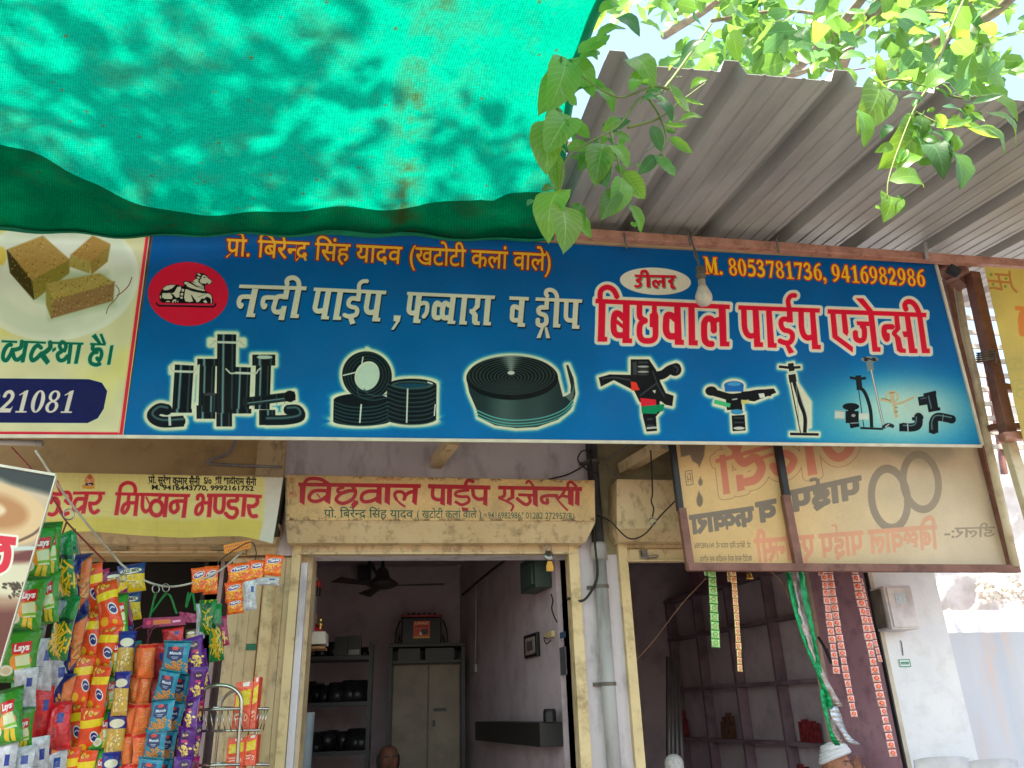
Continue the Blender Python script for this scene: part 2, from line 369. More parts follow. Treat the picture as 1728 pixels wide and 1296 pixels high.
SERIF = {
 '0': ([('r', (30,50), (27,50), (10,42))], 62), '1': ([('l', 18, [(33,4),(33,96)]), ('p', [(8,20),(34,0),(42,0),(42,16),(26,16),(10,24)]), ('l', 7, [(10,96.5),(56,96.5)])], 62),
 '2': ([('c', 15, [(11,30),(17,12),(32,8),(44,22),(42,42),(28,64),(10,88)]), ('p', [(4,92),(12,80),(48,82),(56,70),(52,100),(4,100)])], 62),
 '3': ([('c', 14, [(9,22),(20,7),(37,9),(43,24),(34,40),(20,46)]), ('c', 16, [(20,47),(40,52),(47,70),(38,88),(20,93),(5,84)])], 62),
 '4': ([('l', 17, [(41,1),(41,99)]), ('l', 8, [(39,3),(5,68)]), ('l', 12, [(2,70),(58,70)])], 62),
 '5': ([('p', [(17,0),(55,0),(50,15),(16,16)]), ('l', 7, [(18,4),(13,42)]), ('c', 16, [(12,42),(32,38),(48,54),(46,76),(32,91),(6,91)])], 62),
 '6': ([('r', (31,66), (26,34), (10,26)), ('c', 12, [(52,3),(30,14),(14,38),(11,62)])], 62), '7': ([('p', [(6,2),(57,2),(57,10),(32,99),(17,99),(42,17),(15,17),(6,28)])], 62),
 '8': ([('r', (30,25), (23,25), (10,17)), ('r', (30,73), (26,27), (12,19))], 62), '9': ([('r', (29,34), (26,34), (10,26)), ('c', 12, [(8,97),(30,86),(46,62),(49,38)])], 62),
 'M': ([('l', 8, [(17,2),(17,97)]), ('l', 18, [(76,2),(76,97)]), ('l', 17, [(20,3),(45,92)]), ('l', 8, [(46,92),(72,3)]), ('l', 6, [(4,97),(30,97)]), ('l', 6, [(60,97),(94,97)]), ('l', 6, [(4,3),(24,3)]), ('l', 6, [(70,3),(94,3)])], 100),
 '.': ([('e', (9,90), (10,10))], 30), ',': ([('e', (11,90), (10,10)), ('c', 7, [(17,92),(17,104),(7,114)])], 30)}
# ------------------------------------------------------------------ artwork of the signs, in photograph pixels on their own planes
def pipe(A, T, a, b, w_, base=(10,18,26), hi=(150,195,200), pos=-0.35, wd=0.13, cap=None):
    ox, oy, sc = T; D = A.sdf([('l', w_, [a, b])], T, 3); a_ = np.array([ox+a[0]/sc, oy+a[1]/sc]); b_ = np.array([ox+b[0]/sc, oy+b[1]/sc])
    d = (b_-a_)/np.hypot(*(b_-a_)); u = ((A.X-a_[0])*-d[1]+(A.Y-a_[1])*d[0])/(w_/sc/2)*(-1 if d[1] > 0 else 1)
    g = np.exp(-((u-pos)/wd)**2)+0.40*np.exp(-((u-0.62)/0.10)**2)+0.14*np.exp(-((u+0.8)/0.1)**2); c = np.array(base)/255.0+(np.array(hi)-np.array(base))/255.0*g[..., None]*0.75
    m = np.clip(0.5-D/0.7, 0, 1)[..., None]; A.img = A.img*(1-m)+c*m
def halo(A, shapes, T, r=5.5, soft=3.5, cream=(228,226,200), cyan=(70,175,190)):
    D = A.sdf(shapes, T, 18); A.fill(D, cyan, t=r+2.5, soft=3.2, a=0.75); A.fill(D, cream, t=r, soft=1.9, a=0.97)
def main_sign_art():
    A = Art([(262,372), (1577,444), (1655,750.5), (208,734.5)], 2500, 620, (0,96,168))
    X, Y = A.X, A.Y
    # printed ground: deep blue above, brighter below, pale cyan glow behind the fittings at the right
    v = np.clip((Y-400)/350, 0, 1)[..., None]; A.img = A.img*0+(np.array((0,84,152))*(1-v)+np.array((0,112,184))*v)/255.0
    for cx, cy, rx, ry, a in ((1505,705,150,70,1.0), (1530,690,90,45,0.8)):
        g = np.exp(-(((X-cx)/rx)**2+((Y-cy)/ry)**2)**1.3)[..., None]*a; A.img = A.img*(1-g)+np.array((206,226,206))/255.0*g if a < 1 else A.img*(1-g)+np.array((90,190,205))/255.0*g
    T7 = (220,550,2.2737); T8 = (970,580,2.2797)
    # -- pipes
    pipes = [((370,32),(366,335),72), ((207,150),(196,330),72), ((297,128),(290,350),60), ((432,158),(425,335),60), ((512,112),(505,320),58)]
    ext = [('l',80,[(297,128),(297,152)]), ('l',88,[(512,112),(512,150)]), ('l',34,[(440,292),(632,268)]), ('c',42,[(205,365),(120,368),(84,345),(110,318),(145,322)]), ('c',38,[(520,362),(600,360),(650,348),(640,322),(600,322)]),
           ('l',60,[(360,335),(360,385)]), ('l',56,[(305,258),(303,330)]), ('l',60,[(525,322),(525,378)]), ('l',84,[(194,318),(194,333)]), ('l',72,[(290,300),(290,356)]), ('l',78,[(425,318),(425,335)])]
    halo(A, [('l',w_,[a,b]) for a,b,w_ in pipes]+ext+[('l',130,[(370,55),(370,72)]), ('l',95,[(205,160),(205,178)]), ('l',125,[(432,170),(432,182)])], T7)
    for a, b, w_ in pipes[2:]+pipes[:2]: pipe(A, T7, a, b, w_)
    pipe(A, T7, (297,126),(297,154),80); pipe(A, T7, (512,110),(512,152),88); pipe(A, T7, (194,318),(194,333),84); pipe(A, T7, (425,318),(425,336),78); pipe(A, T7, (290,305),(290,356),72)
    A.fill(A.sdf([('e',(515,120),(30,7))], T7), (190,205,195)); pipe(A, T7, (305,258),(303,330),56, pos=0.2); A.fill(A.sdf([('e',(305,262),(24,6))], T7), (60,60,70))
    pipe(A, T7, (360,335),(360,386),60); pipe(A, T7, (525,322),(525,380),62, pos=0.1)
    for sh in (('c',42,[(205,365),(120,368),(84,345),(110,318),(145,322)]), ('c',38,[(520,362),(600,360),(650,348),(640,322),(600,322)])):
        D = A.sdf([sh], T7); A.fill(D, (14,24,34)); A.fill(A.sdf([(sh[0], 8, [(x, y-8) for x, y in sh[2]])], T7), (70,105,110), soft=1.2)
    pipe(A, T7, (440,292),(632,268),34, pos=0.3); 
    for x in (470,500,560,590,615): A.fill(A.sdf([('l',3,[(x,272+(632-x)*0.12-18),(x+2,272+(632-x)*0.12+20)])], T7), (70,90,95), a=0.7)
    A.fill(A.sdf([('e',(612,270),(22,22))], T7), (12,16,22)); A.fill(A.sdf([('e',(440,292),(10,17))], T7), (30,38,44))
    A.fill(A.sdf([('l',10,[(150,345),(152,382)])], T7), (200,210,205))
    for x0, x1, y in ((336,406,62), (170,240,174), (402,466,180)):
        A.fill(A.sdf([('l',9,[(x0,y),(x1,y+2)])], T7), (205,210,200)); A.fill(A.sdf([('c',6,[(x0,y),(x0-14,y-4),(x0-22,y+8),(x0-36,y+14)]), ('c',6,[(x1,y),(x1+12,y-6),(x1+24,y+8),(x1+36,y+14)])] if x0 == 336 else [('c',6,[(x0,y),(x0-10,y-4),(x0-16,y-24),(x0-8,y-30)]), ('c',6,[(x1,y),(x1+10,y-4),(x1+18,y-20),(x1+26,y-24)])] if x0 == 170 else [('c',6,[(x0,y),(x0-16,y+2),(x0-30,y-10),(x0-36,y-16)]), ('c',6,[(x1,y),(x1+16,y+2),(x1+24,y-10),(x1+34,y-18)])], T7), (205,205,190))
    # -- coils of pipe
    coil = [('r',(908,190),(96,92),(46,56),25), ('l',216,[(888,285),(886,365)]), ('e',(888,285),(108,26)), ('e',(886,365),(108,18)), ('l',190,[(1080,228),(1078,358)]), ('e',(1080,228),(95,26)), ('e',(1078,358),(95,20))]
    halo(A, coil+[('l',12,[(905,95),(925,108)])], T7, 5)
    A.fill(A.sdf(coil[4:], T7), (10,20,28)); A.fill(A.sdf(coil[:1], T7), (10,20,28)); A.fill(A.sdf(coil[1:4], T7), (10,20,28))
    for k in range(9): A.fill(A.sdf([('c',4,[(985,222+k*17),(1030,238+k*17),(1080,243+k*17),(1135,238+k*17),(1173,222+k*17)])], T7), (58,92,98), soft=1.0, a=0.8)
    for k in range(6): A.fill(A.sdf([('c',4,[(782,292+k*14),(830,308+k*14),(888,313+k*14),(945,308+k*14),(990,292+k*14)])], T7), (58,92,98), soft=1.0, a=0.8)
    A.fill(A.sdf([('r',(1080,226),(78,15),(60,9))], T7), (72,108,112), soft=1.0, a=0.8); A.fill(A.sdf([('e',(1080,228),(56,8))], T7), (20,70,95))
    for r_ in (60, 72, 84): A.fill(A.sdf([('r',(908,190),(r_+2,r_+5),(r_-1,r_+2),25)], T7), (60,95,100), soft=0.9, a=0.7)
    A.fill(A.sdf([('e',(910,195),(44,54),25)], T7), (196,214,200)); A.fill(A.sdf([('c',5,[(895,240),(915,262),(950,268),(985,262)]), ('c',4,[(870,235),(880,270),(930,285),(985,275)])], T7), (58,92,98), a=0.7)
    A.fill(A.sdf([('l',6,[(886,300),(880,372)]), ('l',6,[(1064,240),(1060,372)]), ('l',5,[(815,190),(865,178)]), ('l',5,[(893,118),(888,145)]), ('l',5,[(1140,215),(1160,222)]), ('l',5,[(1170,300),(1166,345)])], T7), (215,220,210))
    # -- flat roll of tape
    body = [('e',(1465,200),(176,84)), ('p',[(1289,200),(1300,255),(1328,320),(1335,350),(1400,382),(1480,392),(1560,388),(1640,360),(1690,320),(1708,260),(1700,200),(1680,150),(1672,150),(1690,230),(1688,262),(1660,272),(1641,200)])]
    halo(A, body, T7, 5); A.fill(A.sdf(body, T7), (30,48,52)); g = A.sdf(body[1:], T7)
    sh = np.exp(-((X-852)/26)**2)[..., None]*0.3+np.exp(-((X-905)/30)**2)[..., None]*0.18; m = np.clip(0.5-g, 0, 1)[..., None]; A.img = A.img*(1-m*sh)+np.array((150,190,180))/255.0*m*sh
    for y, a in ((0,1),(12,.9),(22,.9)): A.fill(A.sdf([('c',4,[(1325,322+y),(1400,352+y),(1480,362+y),(1580,352+y),(1660,322+y),(1702,280+y)])], T7), (95,190,185), soft=0.6, a=a)
    A.fill(A.sdf([('p',[(1668,270),(1692,255),(1704,215),(1700,270),(1690,290)])], T7), (90,110,105))
    A.fill(A.sdf(body[:1], T7), (12,20,24))
    for k in range(12): A.fill(A.sdf([('r',(1463,188+k*1.2),(166-k*14,76-k*6.3),(162-k*14,73.5-k*6.3))], T7), (88,112,110), soft=0.5, a=0.55)
    g = np.exp(-((np.arctan2((Y-634), (X-863)*0.48)+1.6)/0.22)**2)[..., None]*0.6; m = np.clip(0.5-A.sdf(body[:1], T7), 0, 1)[..., None]; A.img = A.img*(1-m*g)+np.array((175,190,185))/255.0*m*g
    A.fill(A.sdf([('e',(1461,180),(14,7))], T7), (200,205,200))
    # -- big sprinkler
    bk = (20,22,28); g1 = [('p',[(215,60),(285,60),(312,100),(330,150),(350,190),(380,200),(375,240),(350,235),(330,220),(315,235),(250,225),(228,180),(150,140),(100,165),(92,130),(135,118),(215,120)]), ('c',34,[(290,125),(335,120),(365,100),(395,90)]), ('e',(385,100),(25,24)), ('p',[(258,215),(325,215),(330,260),(312,280),(316,335),(276,338),(262,280)])]
    halo(A, g1, T8, 5); A.fill(A.sdf(g1, T8), bk)
    A.fill(A.sdf([('l',16,[(230,70),(232,120)]), ('l',8,[(245,72),(282,72)]), ('c',6,[(250,200),(290,170),(318,150)]), ('c',6,[(105,135),(150,130),(215,140)]), ('c',5,[(300,105),(320,160),(345,205)]), ('l',7,[(278,290),(300,290)]), ('l',7,[(278,315),(305,315)]), ('c',6,[(380,85),(396,95),(392,112)])], T8), (70,74,80), soft=0.8, a=0.8)
    for k in range(4): A.fill(A.sdf([('e',(263,88+k*10),(22,4))], T8), (165,170,165) if k % 2 == 0 else (60,60,60))
    A.fill(A.sdf([('p',[(215,145),(236,148),(250,178),(218,180)])], T8), (232,60,40)); A.fill(A.sdf([('p',[(252,208),(312,215),(314,240),(255,240)])], T8), (225,40,60))
    A.fill(A.sdf([('p',[(255,242),(345,232),(340,260),(318,262),(316,270),(258,268)])], T8), (10,140,95)); A.fill(A.sdf([('p',[(298,180),(312,178),(308,192)])], T8), (210,210,200)); A.fill(A.sdf([('l',8,[(276,325),(316,322)])], T8), (190,195,190))
    # -- small blue sprinkler
    g2 = [('c',26,[(515,182),(560,195),(600,205),(650,200),(700,190),(755,188)]), ('e',(525,182),(23,18)), ('p',[(640,185),(765,172),(775,188),(690,222),(640,215)]), ('p',[(580,205),(640,205),(645,255),(585,255)]), ('l',48,[(628,268),(632,335)]), ('e',(612,165),(38,22)), ('l',20,[(540,222),(590,236)])]
    halo(A, g2, T8, 4.5); A.fill(A.sdf(g2[:4], T8), bk); A.fill(A.sdf([('e',(612,160),(38,16)), ('p',[(575,160),(650,160),(648,184),(578,184)])], T8), (30,110,190)); A.fill(A.sdf([('e',(612,155),(26,7))], T8), (75,160,215))
    A.fill(A.sdf([('p',[(706,192),(728,190),(732,206),(712,210)])], T8), (215,225,215)); A.fill(A.sdf([('l',16,[(536,222),(598,238)])], T8), (70,190,130)); A.fill(A.sdf([('l',14,[(640,225),(670,222)])], T8), (215,205,120))
    A.fill(A.sdf([('l',50,[(628,275),(632,335)])], T8), bk); A.fill(A.sdf([('e',(624,262),(24,10))], T8), (60,150,200)); A.fill(A.sdf([('e',(632,325),(22,6))], T8), (200,205,200)); A.fill(A.sdf([('l',5,[(605,215),(625,212)])], T8), (190,200,200))
    A.fill(A.sdf([('l',5,[(612,285),(650,285)]), ('l',5,[(612,303),(650,303)])], T8), (75,80,85), a=0.8)
    # -- riser stand
    g3 = [('c',14,[(838,130),(850,170),(868,230),(885,280),(885,342)]), ('l',10,[(828,347),(938,349)]), ('c',10,[(785,88),(830,92),(868,90)]), ('l',22,[(830,75),(835,105)]), ('l',28,[(835,118),(840,148)]), ('l',4,[(830,150),(868,342)])]
    halo(A, g3+[('p',[(840,130),(905,225),(905,320),(860,330)])], T8, 3.5); A.fill(A.sdf(g3, T8), (24,28,34)); A.fill(A.sdf([('l',2.5,[(852,160),(864,330)]), ('c',2.5,[(858,170),(878,230),(893,285),(893,330)])], T8), (150,165,160), a=0.8)
    # -- group of fittings
    A.fill(A.sdf([('l',9,[(1138,90),(1188,320)]), ('e',(1135,60),(34,12)), ('l',26,[(1134,70),(1138,105)])], T8), (120,135,140)); A.fill(A.sdf([('l',3,[(1140,100),(1188,318)])], T8), (225,230,225))
    A.fill(A.sdf([('e',(1120,62),(8,6)), ('e',(1150,60),(8,7)), ('l',5,[(1110,52),(1160,66)])], T8), (40,45,50)); A.fill(A.sdf([('c',13,[(1095,170),(1110,180),(1125,210),(1138,260),(1142,322)]), ('l',8,[(1098,324),(1185,328)]), ('c',10,[(1058,130),(1090,135),(1120,132)]), ('l',22,[(1090,122),(1096,178)]), ('l',3,[(1092,180),(1112,322)])], T8), (26,34,38))
    A.fill(A.sdf([('l',34,[(1000,272),(1038,274)]), ('l',24,[(1085,280),(1130,280)])], T8), (205,215,205)); A.fill(A.sdf([('l',4,[(1000,258),(1038,260)]), ('l',4,[(1000,288),(1038,290)])], T8), (150,175,175))
    A.fill(A.sdf([('e',(1062,242),(32,14)), ('l',26,[(1062,245),(1066,270)]), ('l',46,[(1042,282),(1092,282)]), ('l',36,[(1072,292),(1078,322)])], T8), (18,26,30)); A.fill(A.sdf([('l',4,[(1060,306),(1092,304)]), ('e',(1072,276),(8,6))], T8), (160,165,165))
    A.fill(A.sdf([('c',14,[(1185,322),(1205,312),(1225,318)]), ('l',4,[(1192,325),(1212,305)])], T8), (40,50,55)); A.fill(A.sdf([('l',4,[(1193,322),(1210,308)])], T8), (200,200,195))
    A.fill(A.sdf([('c',9,[(1172,215),(1215,222),(1235,232),(1270,222),(1305,205)]), ('l',18,[(1218,180),(1222,220)]), ('r',(1220,205),(26,24),(19,17)), ('l',12,[(1228,230),(1238,285)])], T8), (196,182,140)); A.fill(A.sdf([('l',3,[(1210,190),(1230,188)]), ('l',3,[(1232,245),(1242,244)]), ('l',3,[(1230,262),(1244,262)]), ('l',3,[(1180,210),(1215,218)])], T8), (120,110,85))
    k2 = (14,26,34)
    A.fill(A.sdf([('l',40,[(1368,188),(1380,258)]), ('l',34,[(1322,222),(1372,214)]), ('l',50,[(1364,186),(1367,198)]), ('l',46,[(1382,248),(1384,260)])], T8), k2); A.fill(A.sdf([('l',5,[(1360,200),(1372,250)]), ('l',4,[(1330,212),(1352,208)])], T8), (90,120,125), soft=0.8)
    A.fill(A.sdf([('c',32,[(1258,320),(1295,322),(1320,312),(1322,275)]), ('l',44,[(1318,280),(1320,292)]), ('l',30,[(1248,322),(1275,322)])], T8), k2); A.fill(A.sdf([('c',5,[(1262,314),(1300,314),(1312,302),(1314,280)])], T8), (95,130,135), soft=0.8); A.fill(A.sdf([('l',4,[(1280,306),(1282,338)])], T8), (190,200,195))
    A.fill(A.sdf([('c',32,[(1380,338),(1380,300),(1395,282),(1425,285),(1455,292)]), ('l',42,[(1362,322),(1398,322)])], T8), k2); A.fill(A.sdf([('c',5,[(1374,330),(1374,298),(1392,276),(1450,284)])], T8), (95,130,135), soft=0.8); A.fill(A.sdf([('l',3,[(1418,272),(1414,300)])], T8), (120,150,150))
    # -- emblem: red oval with a seated bull on a base
    D = A.sdf([('e',(317.5,496),(68,54),2)]); A.fill(D, (218,22,58)); T = (245,435,10.367); BK, WH = (12,10,14), (214,204,184)
    A.fill(A.sdf([('c',30,[(195,780),(230,830),(300,838),(700,845),(1150,855),(1215,835),(1235,800)])], T), (30,8,16)); A.fill(A.sdf([('c',12,[(210,775),(245,812),(320,815),(700,820),(1150,830),(1200,815)])], T), (190,60,110), a=0.7)
    A.fill(A.sdf([('p',[(250,640),(290,560),(350,490),(440,465),(560,470),(650,500),(680,480),(665,430),(700,400),(770,415),(830,420),(880,360),(870,320),(895,300),(885,262),(960,262),(1010,275),(1060,290),(1110,350),(1165,390),(1170,440),(1120,470),(1050,470),(1055,580),(1110,610),(1160,640),(1190,720),(1190,805),(1150,800),(700,795),(300,785),(250,740)])], T), BK)
    A.fill(A.sdf([('p',[(310,540),(370,490),(450,475),(540,475),(480,530),(400,565),(330,570)]), ('p',[(300,620),(380,610),(470,620),(510,600),(560,510),(620,500),(635,540),(605,600),(600,690),(540,700),(490,640),(440,620),(480,680),(470,720),(340,720),(290,690)]), ('p',[(270,650),(282,715),(262,715),(255,670)]),
        ('p',[(680,430),(720,415),(790,450),(900,510),(1045,560),(1045,585),(930,575),(770,530),(720,500),(730,470),(690,465)]), ('p',[(700,560),(720,545),(800,575),(900,600),(1000,620),(1080,620),(920,690),(960,690),(1000,700),(940,770),(900,780),(840,700),(800,650),(840,760),(780,775),(700,760),(680,690)]),
        ('p',[(800,425),(850,430),(1030,500),(1030,545),(940,520),(870,480)]), ('p',[(835,410),(890,365),(940,380),(940,430),(1010,460),(1010,480),(920,470)]), ('p',[(950,400),(985,350),(995,310),(1040,300),(1075,330),(1110,365),(1160,400),(1160,430),(1120,465),(1090,450),(1060,455),(990,445),(960,430)]),
        ('p',[(895,270),(950,275),(985,310),(940,315)]), ('p',[(890,325),(940,330),(970,345),(930,375)]), ('p',[(930,690),(1090,620),(1140,640),(1165,690),(1170,790),(1150,800),(1145,720),(1110,690),(1070,680),(1030,720)]), ('p',[(1010,760),(1060,735),(1090,790),(1040,790)]),
        ('p',[(345,775),(390,750),(440,760),(430,775)]), ('c',26,[(480,780),(500,745),(540,740)]), ('c',18,[(520,780),(540,760)]), ('c',18,[(560,775),(580,755)]), ('l',44,[(665,545),(655,590)]), ('l',44,[(645,615),(640,660)]), ('l',42,[(636,680),(636,715)])], T), WH)
    A.fill(A.sdf([('c',9,[(300,600),(380,615),(460,580),(530,510),(570,490)]), ('c',9,[(310,580),(390,590),(470,545),(530,485)]), ('c',8,[(730,500),(850,550),(1040,590)]), ('c',12,[(725,540),(850,585),(1030,612)]), ('c',9,[(940,380),(935,420),(980,455),(1010,470)]), ('c',8,[(820,440),(900,490),(1030,520)]), ('c',8,[(810,650),(840,700),(890,760)]), ('e',(1040,342),(16,10)), ('c',8,[(1065,440),(1090,450),(1100,435)])], T), BK)
    # -- second oval (dealer)
    A.fill(A.sdf([('e',(1106,474.5),(60,23),2.6)]), (222,214,196)); A.fill(A.sdf([('e',(1106,474.5),(60,23),2.6)])+0, (225,235,235), t=0.2, soft=0.3, a=0.0)
    T = (900,380,5.76); dl = [('l',22,[(985,490),(1385,498)]), ('c',24,[(1040,500),(1040,520),(1005,535),(1035,555),(1040,580),(1015,595),(988,590)]), ('l',34,[(1115,500),(1118,602)]), ('c',26,[(1048,470),(1060,448),(1095,448),(1112,490)]), ('c',24,[(1205,600),(1175,590),(1165,555),(1190,540),(1210,560),(1212,575)]), ('c',22,[(1212,560),(1230,545),(1255,548)]), ('l',30,[(1262,500),(1266,605)]), ('c',26,[(1350,500),(1350,530),(1320,545),(1345,560),(1345,600),(1372,605)])]
    D = A.sdf(dl, T); A.fill(A.shift(D, 1.6, 2.2), (120,130,105)); A.fill(D, (214,20,50))
    # -- yellow outlined lines of small lettering
    A.text('प्रो. बिरेन्द्र सिंह यादव', (381,431), (676,445), 45, (238,176,50), bold=0.014, outline=(150,24,22), ob=0.04, slant=0.08)
    A.text('(खटोटी कलां वाले)', (689,445), (931,457), 45, (238,176,50), bold=0.014, outline=(150,24,22), ob=0.04, slant=0.04)
    A.serif('M. 8053781736, 9416982986', (1186,462), (1560,484), 29, (250,205,40), outline=(205,50,35), ot=1.9, slant=-0.12)
    # -- big red heading with cream and pale blue rims
    T1, T2, T3 = (995,470,6.912), (1235,480,9.97), (1385,490,8.64)
    g = [(T1, [('l',54,[(68,262),(1635,332)]), ('c',62,[(322,222),(290,150),(240,108),(180,105),(128,150),(122,245)]), ('l',82,[(147,262),(135,737)]), ('l',57,[(93,707),(207,708)]), ('l',80,[(428,285),(423,752)]), ('l',56,[(382,725),(495,727)]),
        ('c',72,[(405,470),(345,413),(300,412),(282,480),(282,600),(310,652),(360,663),(405,655)]), ('l',42,[(310,497),(402,572)]), ('c',68,[(583,300),(583,430),(612,472),(652,492)]), ('c',68,[(652,492),(612,508),(584,560),(584,660),(618,716),(680,728),(738,716),(767,670),(767,560)]), ('l',58,[(755,310),(756,420)]), ('p',[(700,420),(728,395),(790,395),(803,440),(803,620),(735,610),(735,570),(700,565)]),
        ('p',[(985,310),(1060,315),(1075,715),(1100,715),(1100,776),(992,772)]), ('c',78,[(1010,480),(950,430),(905,434),(893,500),(893,610),(925,665),(970,675),(1010,668)]), ('p',[(1150,315),(1225,320),(1232,720),(1262,722),(1262,782),(1155,778)]), ('p',[(1503,330),(1587,335),(1598,735),(1632,737),(1630,793),(1520,790)]),
        ('c',74,[(1432,765),(1375,755),(1340,700),(1336,540),(1360,480),(1400,466),(1438,500),(1447,560),(1448,612)]), ('c',58,[(1447,560),(1460,503),(1490,480),(1530,476)])]),
        (T2, [('l',74,[(108,387),(1480,440)]), ('c',95,[(200,400),(207,600),(218,740),(255,830),(310,866),(380,858)]), ('p',[(345,400),(450,405),(480,970),(525,975),(527,1055),(375,1053)]), ('p',[(572,410),(670,415),(712,985),(755,988),(752,1068),(605,1060)]), ('c',80,[(1072,185),(1000,190),(955,240),(945,300),(965,400)]), ('p',[(925,400),(1020,400),(1028,642),(925,638)]),
        ('c',86,[(960,588),(870,583),(828,620),(833,700),(880,765),(960,785),(1015,835),(1012,925),(960,982),(880,978),(798,945)]), ('p',[(870,960),(965,1010),(1050,1140),(960,1168)]), ('c',95,[(1163,420),(1167,600),(1175,740),(1210,850),(1270,898),(1345,888)]), ('p',[(1308,430),(1400,440),(1448,1015),(1498,1018),(1496,1092),(1350,1088)])]),
        (T3, [('l',66,[(100,306),(1540,360)]), ('p',[(510,115),(620,115),(775,310),(690,315)]), ('p',[(138,330),(215,335),(248,660),(470,825),(468,908),(170,690)]), ('p',[(298,340),(375,343),(405,610),(385,668),(322,615)]), ('p',[(690,350),(777,355),(828,825),(872,830),(870,896),(755,895)]), ('p',[(518,450),(705,455),(708,522),(620,520),(530,505)]),
        ('c',78,[(600,512),(632,560),(637,660),(618,718),(570,733),(515,700),(502,600)]), ('c',80,[(1058,532),(950,532),(925,560),(930,650),(965,712),(968,640)]), ('p',[(1070,370),(1140,373),(1162,565),(1105,630),(1162,690),(1195,840),(1240,855),(1242,912),(1160,910),(1112,880),(1080,690),(1035,640),(1040,600),(1085,555)]), ('p',[(1187,598),(1255,598),(1275,682),(1210,682)]),
        ('p',[(1222,370),(1302,375),(1375,848),(1410,853),(1412,916),(1290,916)]), ('p',[(1402,360),(1480,365),(1550,845),(1588,850),(1592,916),(1475,916)]), ('c',76,[(1245,282),(1226,220),(1252,172),(1310,166),(1370,210),(1418,295),(1440,375)])])]
    D = np.minimum(np.minimum(A.sdf(g[0][1], g[0][0]), A.sdf(g[1][1], g[1][0])), A.sdf(g[2][1], g[2][0]))
    A.fill(D, (196,226,232), t=5.4, soft=0.5); A.fill(D, (236,214,192), t=3.9, soft=0.6); A.fill(D, (222,20,56))
    # -- cream heading with black drop shadow
    g = [((390,460,11.52), [('p',[(165,230),(1475,268),(1460,345),(150,300)]), ('p',[(410,310),(530,318),(430,790),(475,795),(460,868),(290,862)]), ('c',90,[(400,470),(225,470),(165,515),(150,600),(180,660),(205,620)]), ('c',88,[(850,485),(670,485),(625,530),(615,620),(640,672),(668,628)]), ('p',[(1030,325),(1140,330),(1105,522),(1000,520)]),
          ('c',95,[(1065,462),(950,462),(885,490),(850,600),(825,690),(850,755),(920,768),(985,742)]), ('p',[(985,645),(1085,650),(1030,925),(915,920)]), ('p',[(1255,315),(1370,320),(1280,805),(1325,812),(1310,885),(1145,880)]), ('c',95,[(1090,230),(1085,160),(1130,112),(1220,100),(1290,145),(1320,220),(1320,310)])]),
         ((520,460,10.8), [('p',[(105,270),(1430,330),(1420,398),(98,335)]), ('c',92,[(188,320),(142,560),(125,640),(150,695),(210,702),(265,688)]), ('p',[(320,335),(425,345),(345,790),(385,795),(375,855),(230,850)]), ('p',[(535,350),(640,355),(565,797),(605,800),(600,865),(448,860)]), ('c',75,[(1087,155),(990,162),(932,220),(925,320)]), ('p',[(885,360),(975,365),(950,525),(865,522)]),
          ('c',82,[(905,475),(795,472),(745,520),(740,590),(790,625),(860,640),(895,690),(870,765),(800,788),(720,795),(655,768)]), ('p',[(715,795),(810,785),(865,920),(770,950)]), ('c',95,[(1105,360),(1072,560),(1060,645),(1085,712),(1150,728),(1200,712)]), ('p',[(1240,375),(1340,385),(1280,820),(1320,825),(1310,892),(1165,888)]), ('p',[(1560,775),(1692,782),(1672,880),(1560,1045),(1510,1040),(1600,895),(1555,882)])]),
         ((670,480,9.6), [('p',[(165,118),(1592,180),(1582,238),(160,175)]), ('c',80,[(222,165),(195,380),(195,425),(228,462),(295,458)]), ('p',[(310,175),(405,180),(350,560),(385,568),(375,628),(258,622)]), ('c',70,[(370,318),(430,300),(485,315),(490,380),(475,460),(425,530)]), ('c',85,[(705,335),(650,302),(612,360),(600,480),(620,533),(680,540)]), ('c',85,[(855,345),(785,303),(745,360),(735,480),(757,538),(840,535)]),
          ('p',[(868,195),(955,205),(910,585),(948,590),(940,642),(815,638)]), ('p',[(1052,205),(1140,210),(1100,590),(1135,597),(1130,652),(1005,648)]), ('p',[(1270,215),(1355,220),(1340,370),(1270,430),(1310,490),(1305,590),(1345,605),(1338,662),(1245,655),(1215,620),(1215,500),(1170,455),(1175,400),(1220,395),(1262,340)]), ('p',[(1430,225),(1525,230),(1490,605),(1525,610),(1520,665),(1395,660)])]),
         ((850,480,12.343), [('p',[(118,245),(530,262),(522,338),(118,320)]), ('p',[(325,325),(440,330),(400,800),(450,808),(442,885),(285,880)]), ('c',100,[(335,505),(240,462),(190,485),(180,600),(175,700),(210,742),(305,742)]), ('p',[(665,268),(1640,310),(1630,385),(662,340)]), ('p',[(850,335),(945,340),(938,525),(845,520)]), ('c',98,[(875,480),(780,480),(728,520),(738,590),(800,622),(865,648),(890,720),(880,805),(820,850),(760,850),(712,815),(712,725)]),
          ('p',[(775,895),(838,895),(770,1118),(680,1118)]), ('p',[(848,895),(905,885),(970,1120),(885,1122)]), ('c',90,[(912,245),(880,190),(900,128),(980,112),(1060,152),(1105,230),(1115,310)]), ('p',[(1055,325),(1165,335),(1140,820),(1185,828),(1175,900),(1025,895)]), ('c',95,[(1307,360),(1297,600),(1300,685),(1342,742),(1430,750)]), ('p',[(1450,365),(1560,370),(1530,845),(1580,852),(1575,928),(1420,922)])])]
    D = A.sdf(g[0][1], g[0][0])
    for t_, q in g[1:]: D = np.minimum(D, A.sdf(q, t_))
    A.fill(A.shift(D, 1.3, 2.2), (4,20,40), t=0.3, soft=0.7); A.fill(A.shift(D, 0.7, 1.2), (4,20,40), t=0.2); A.fill(D, (218,208,190))
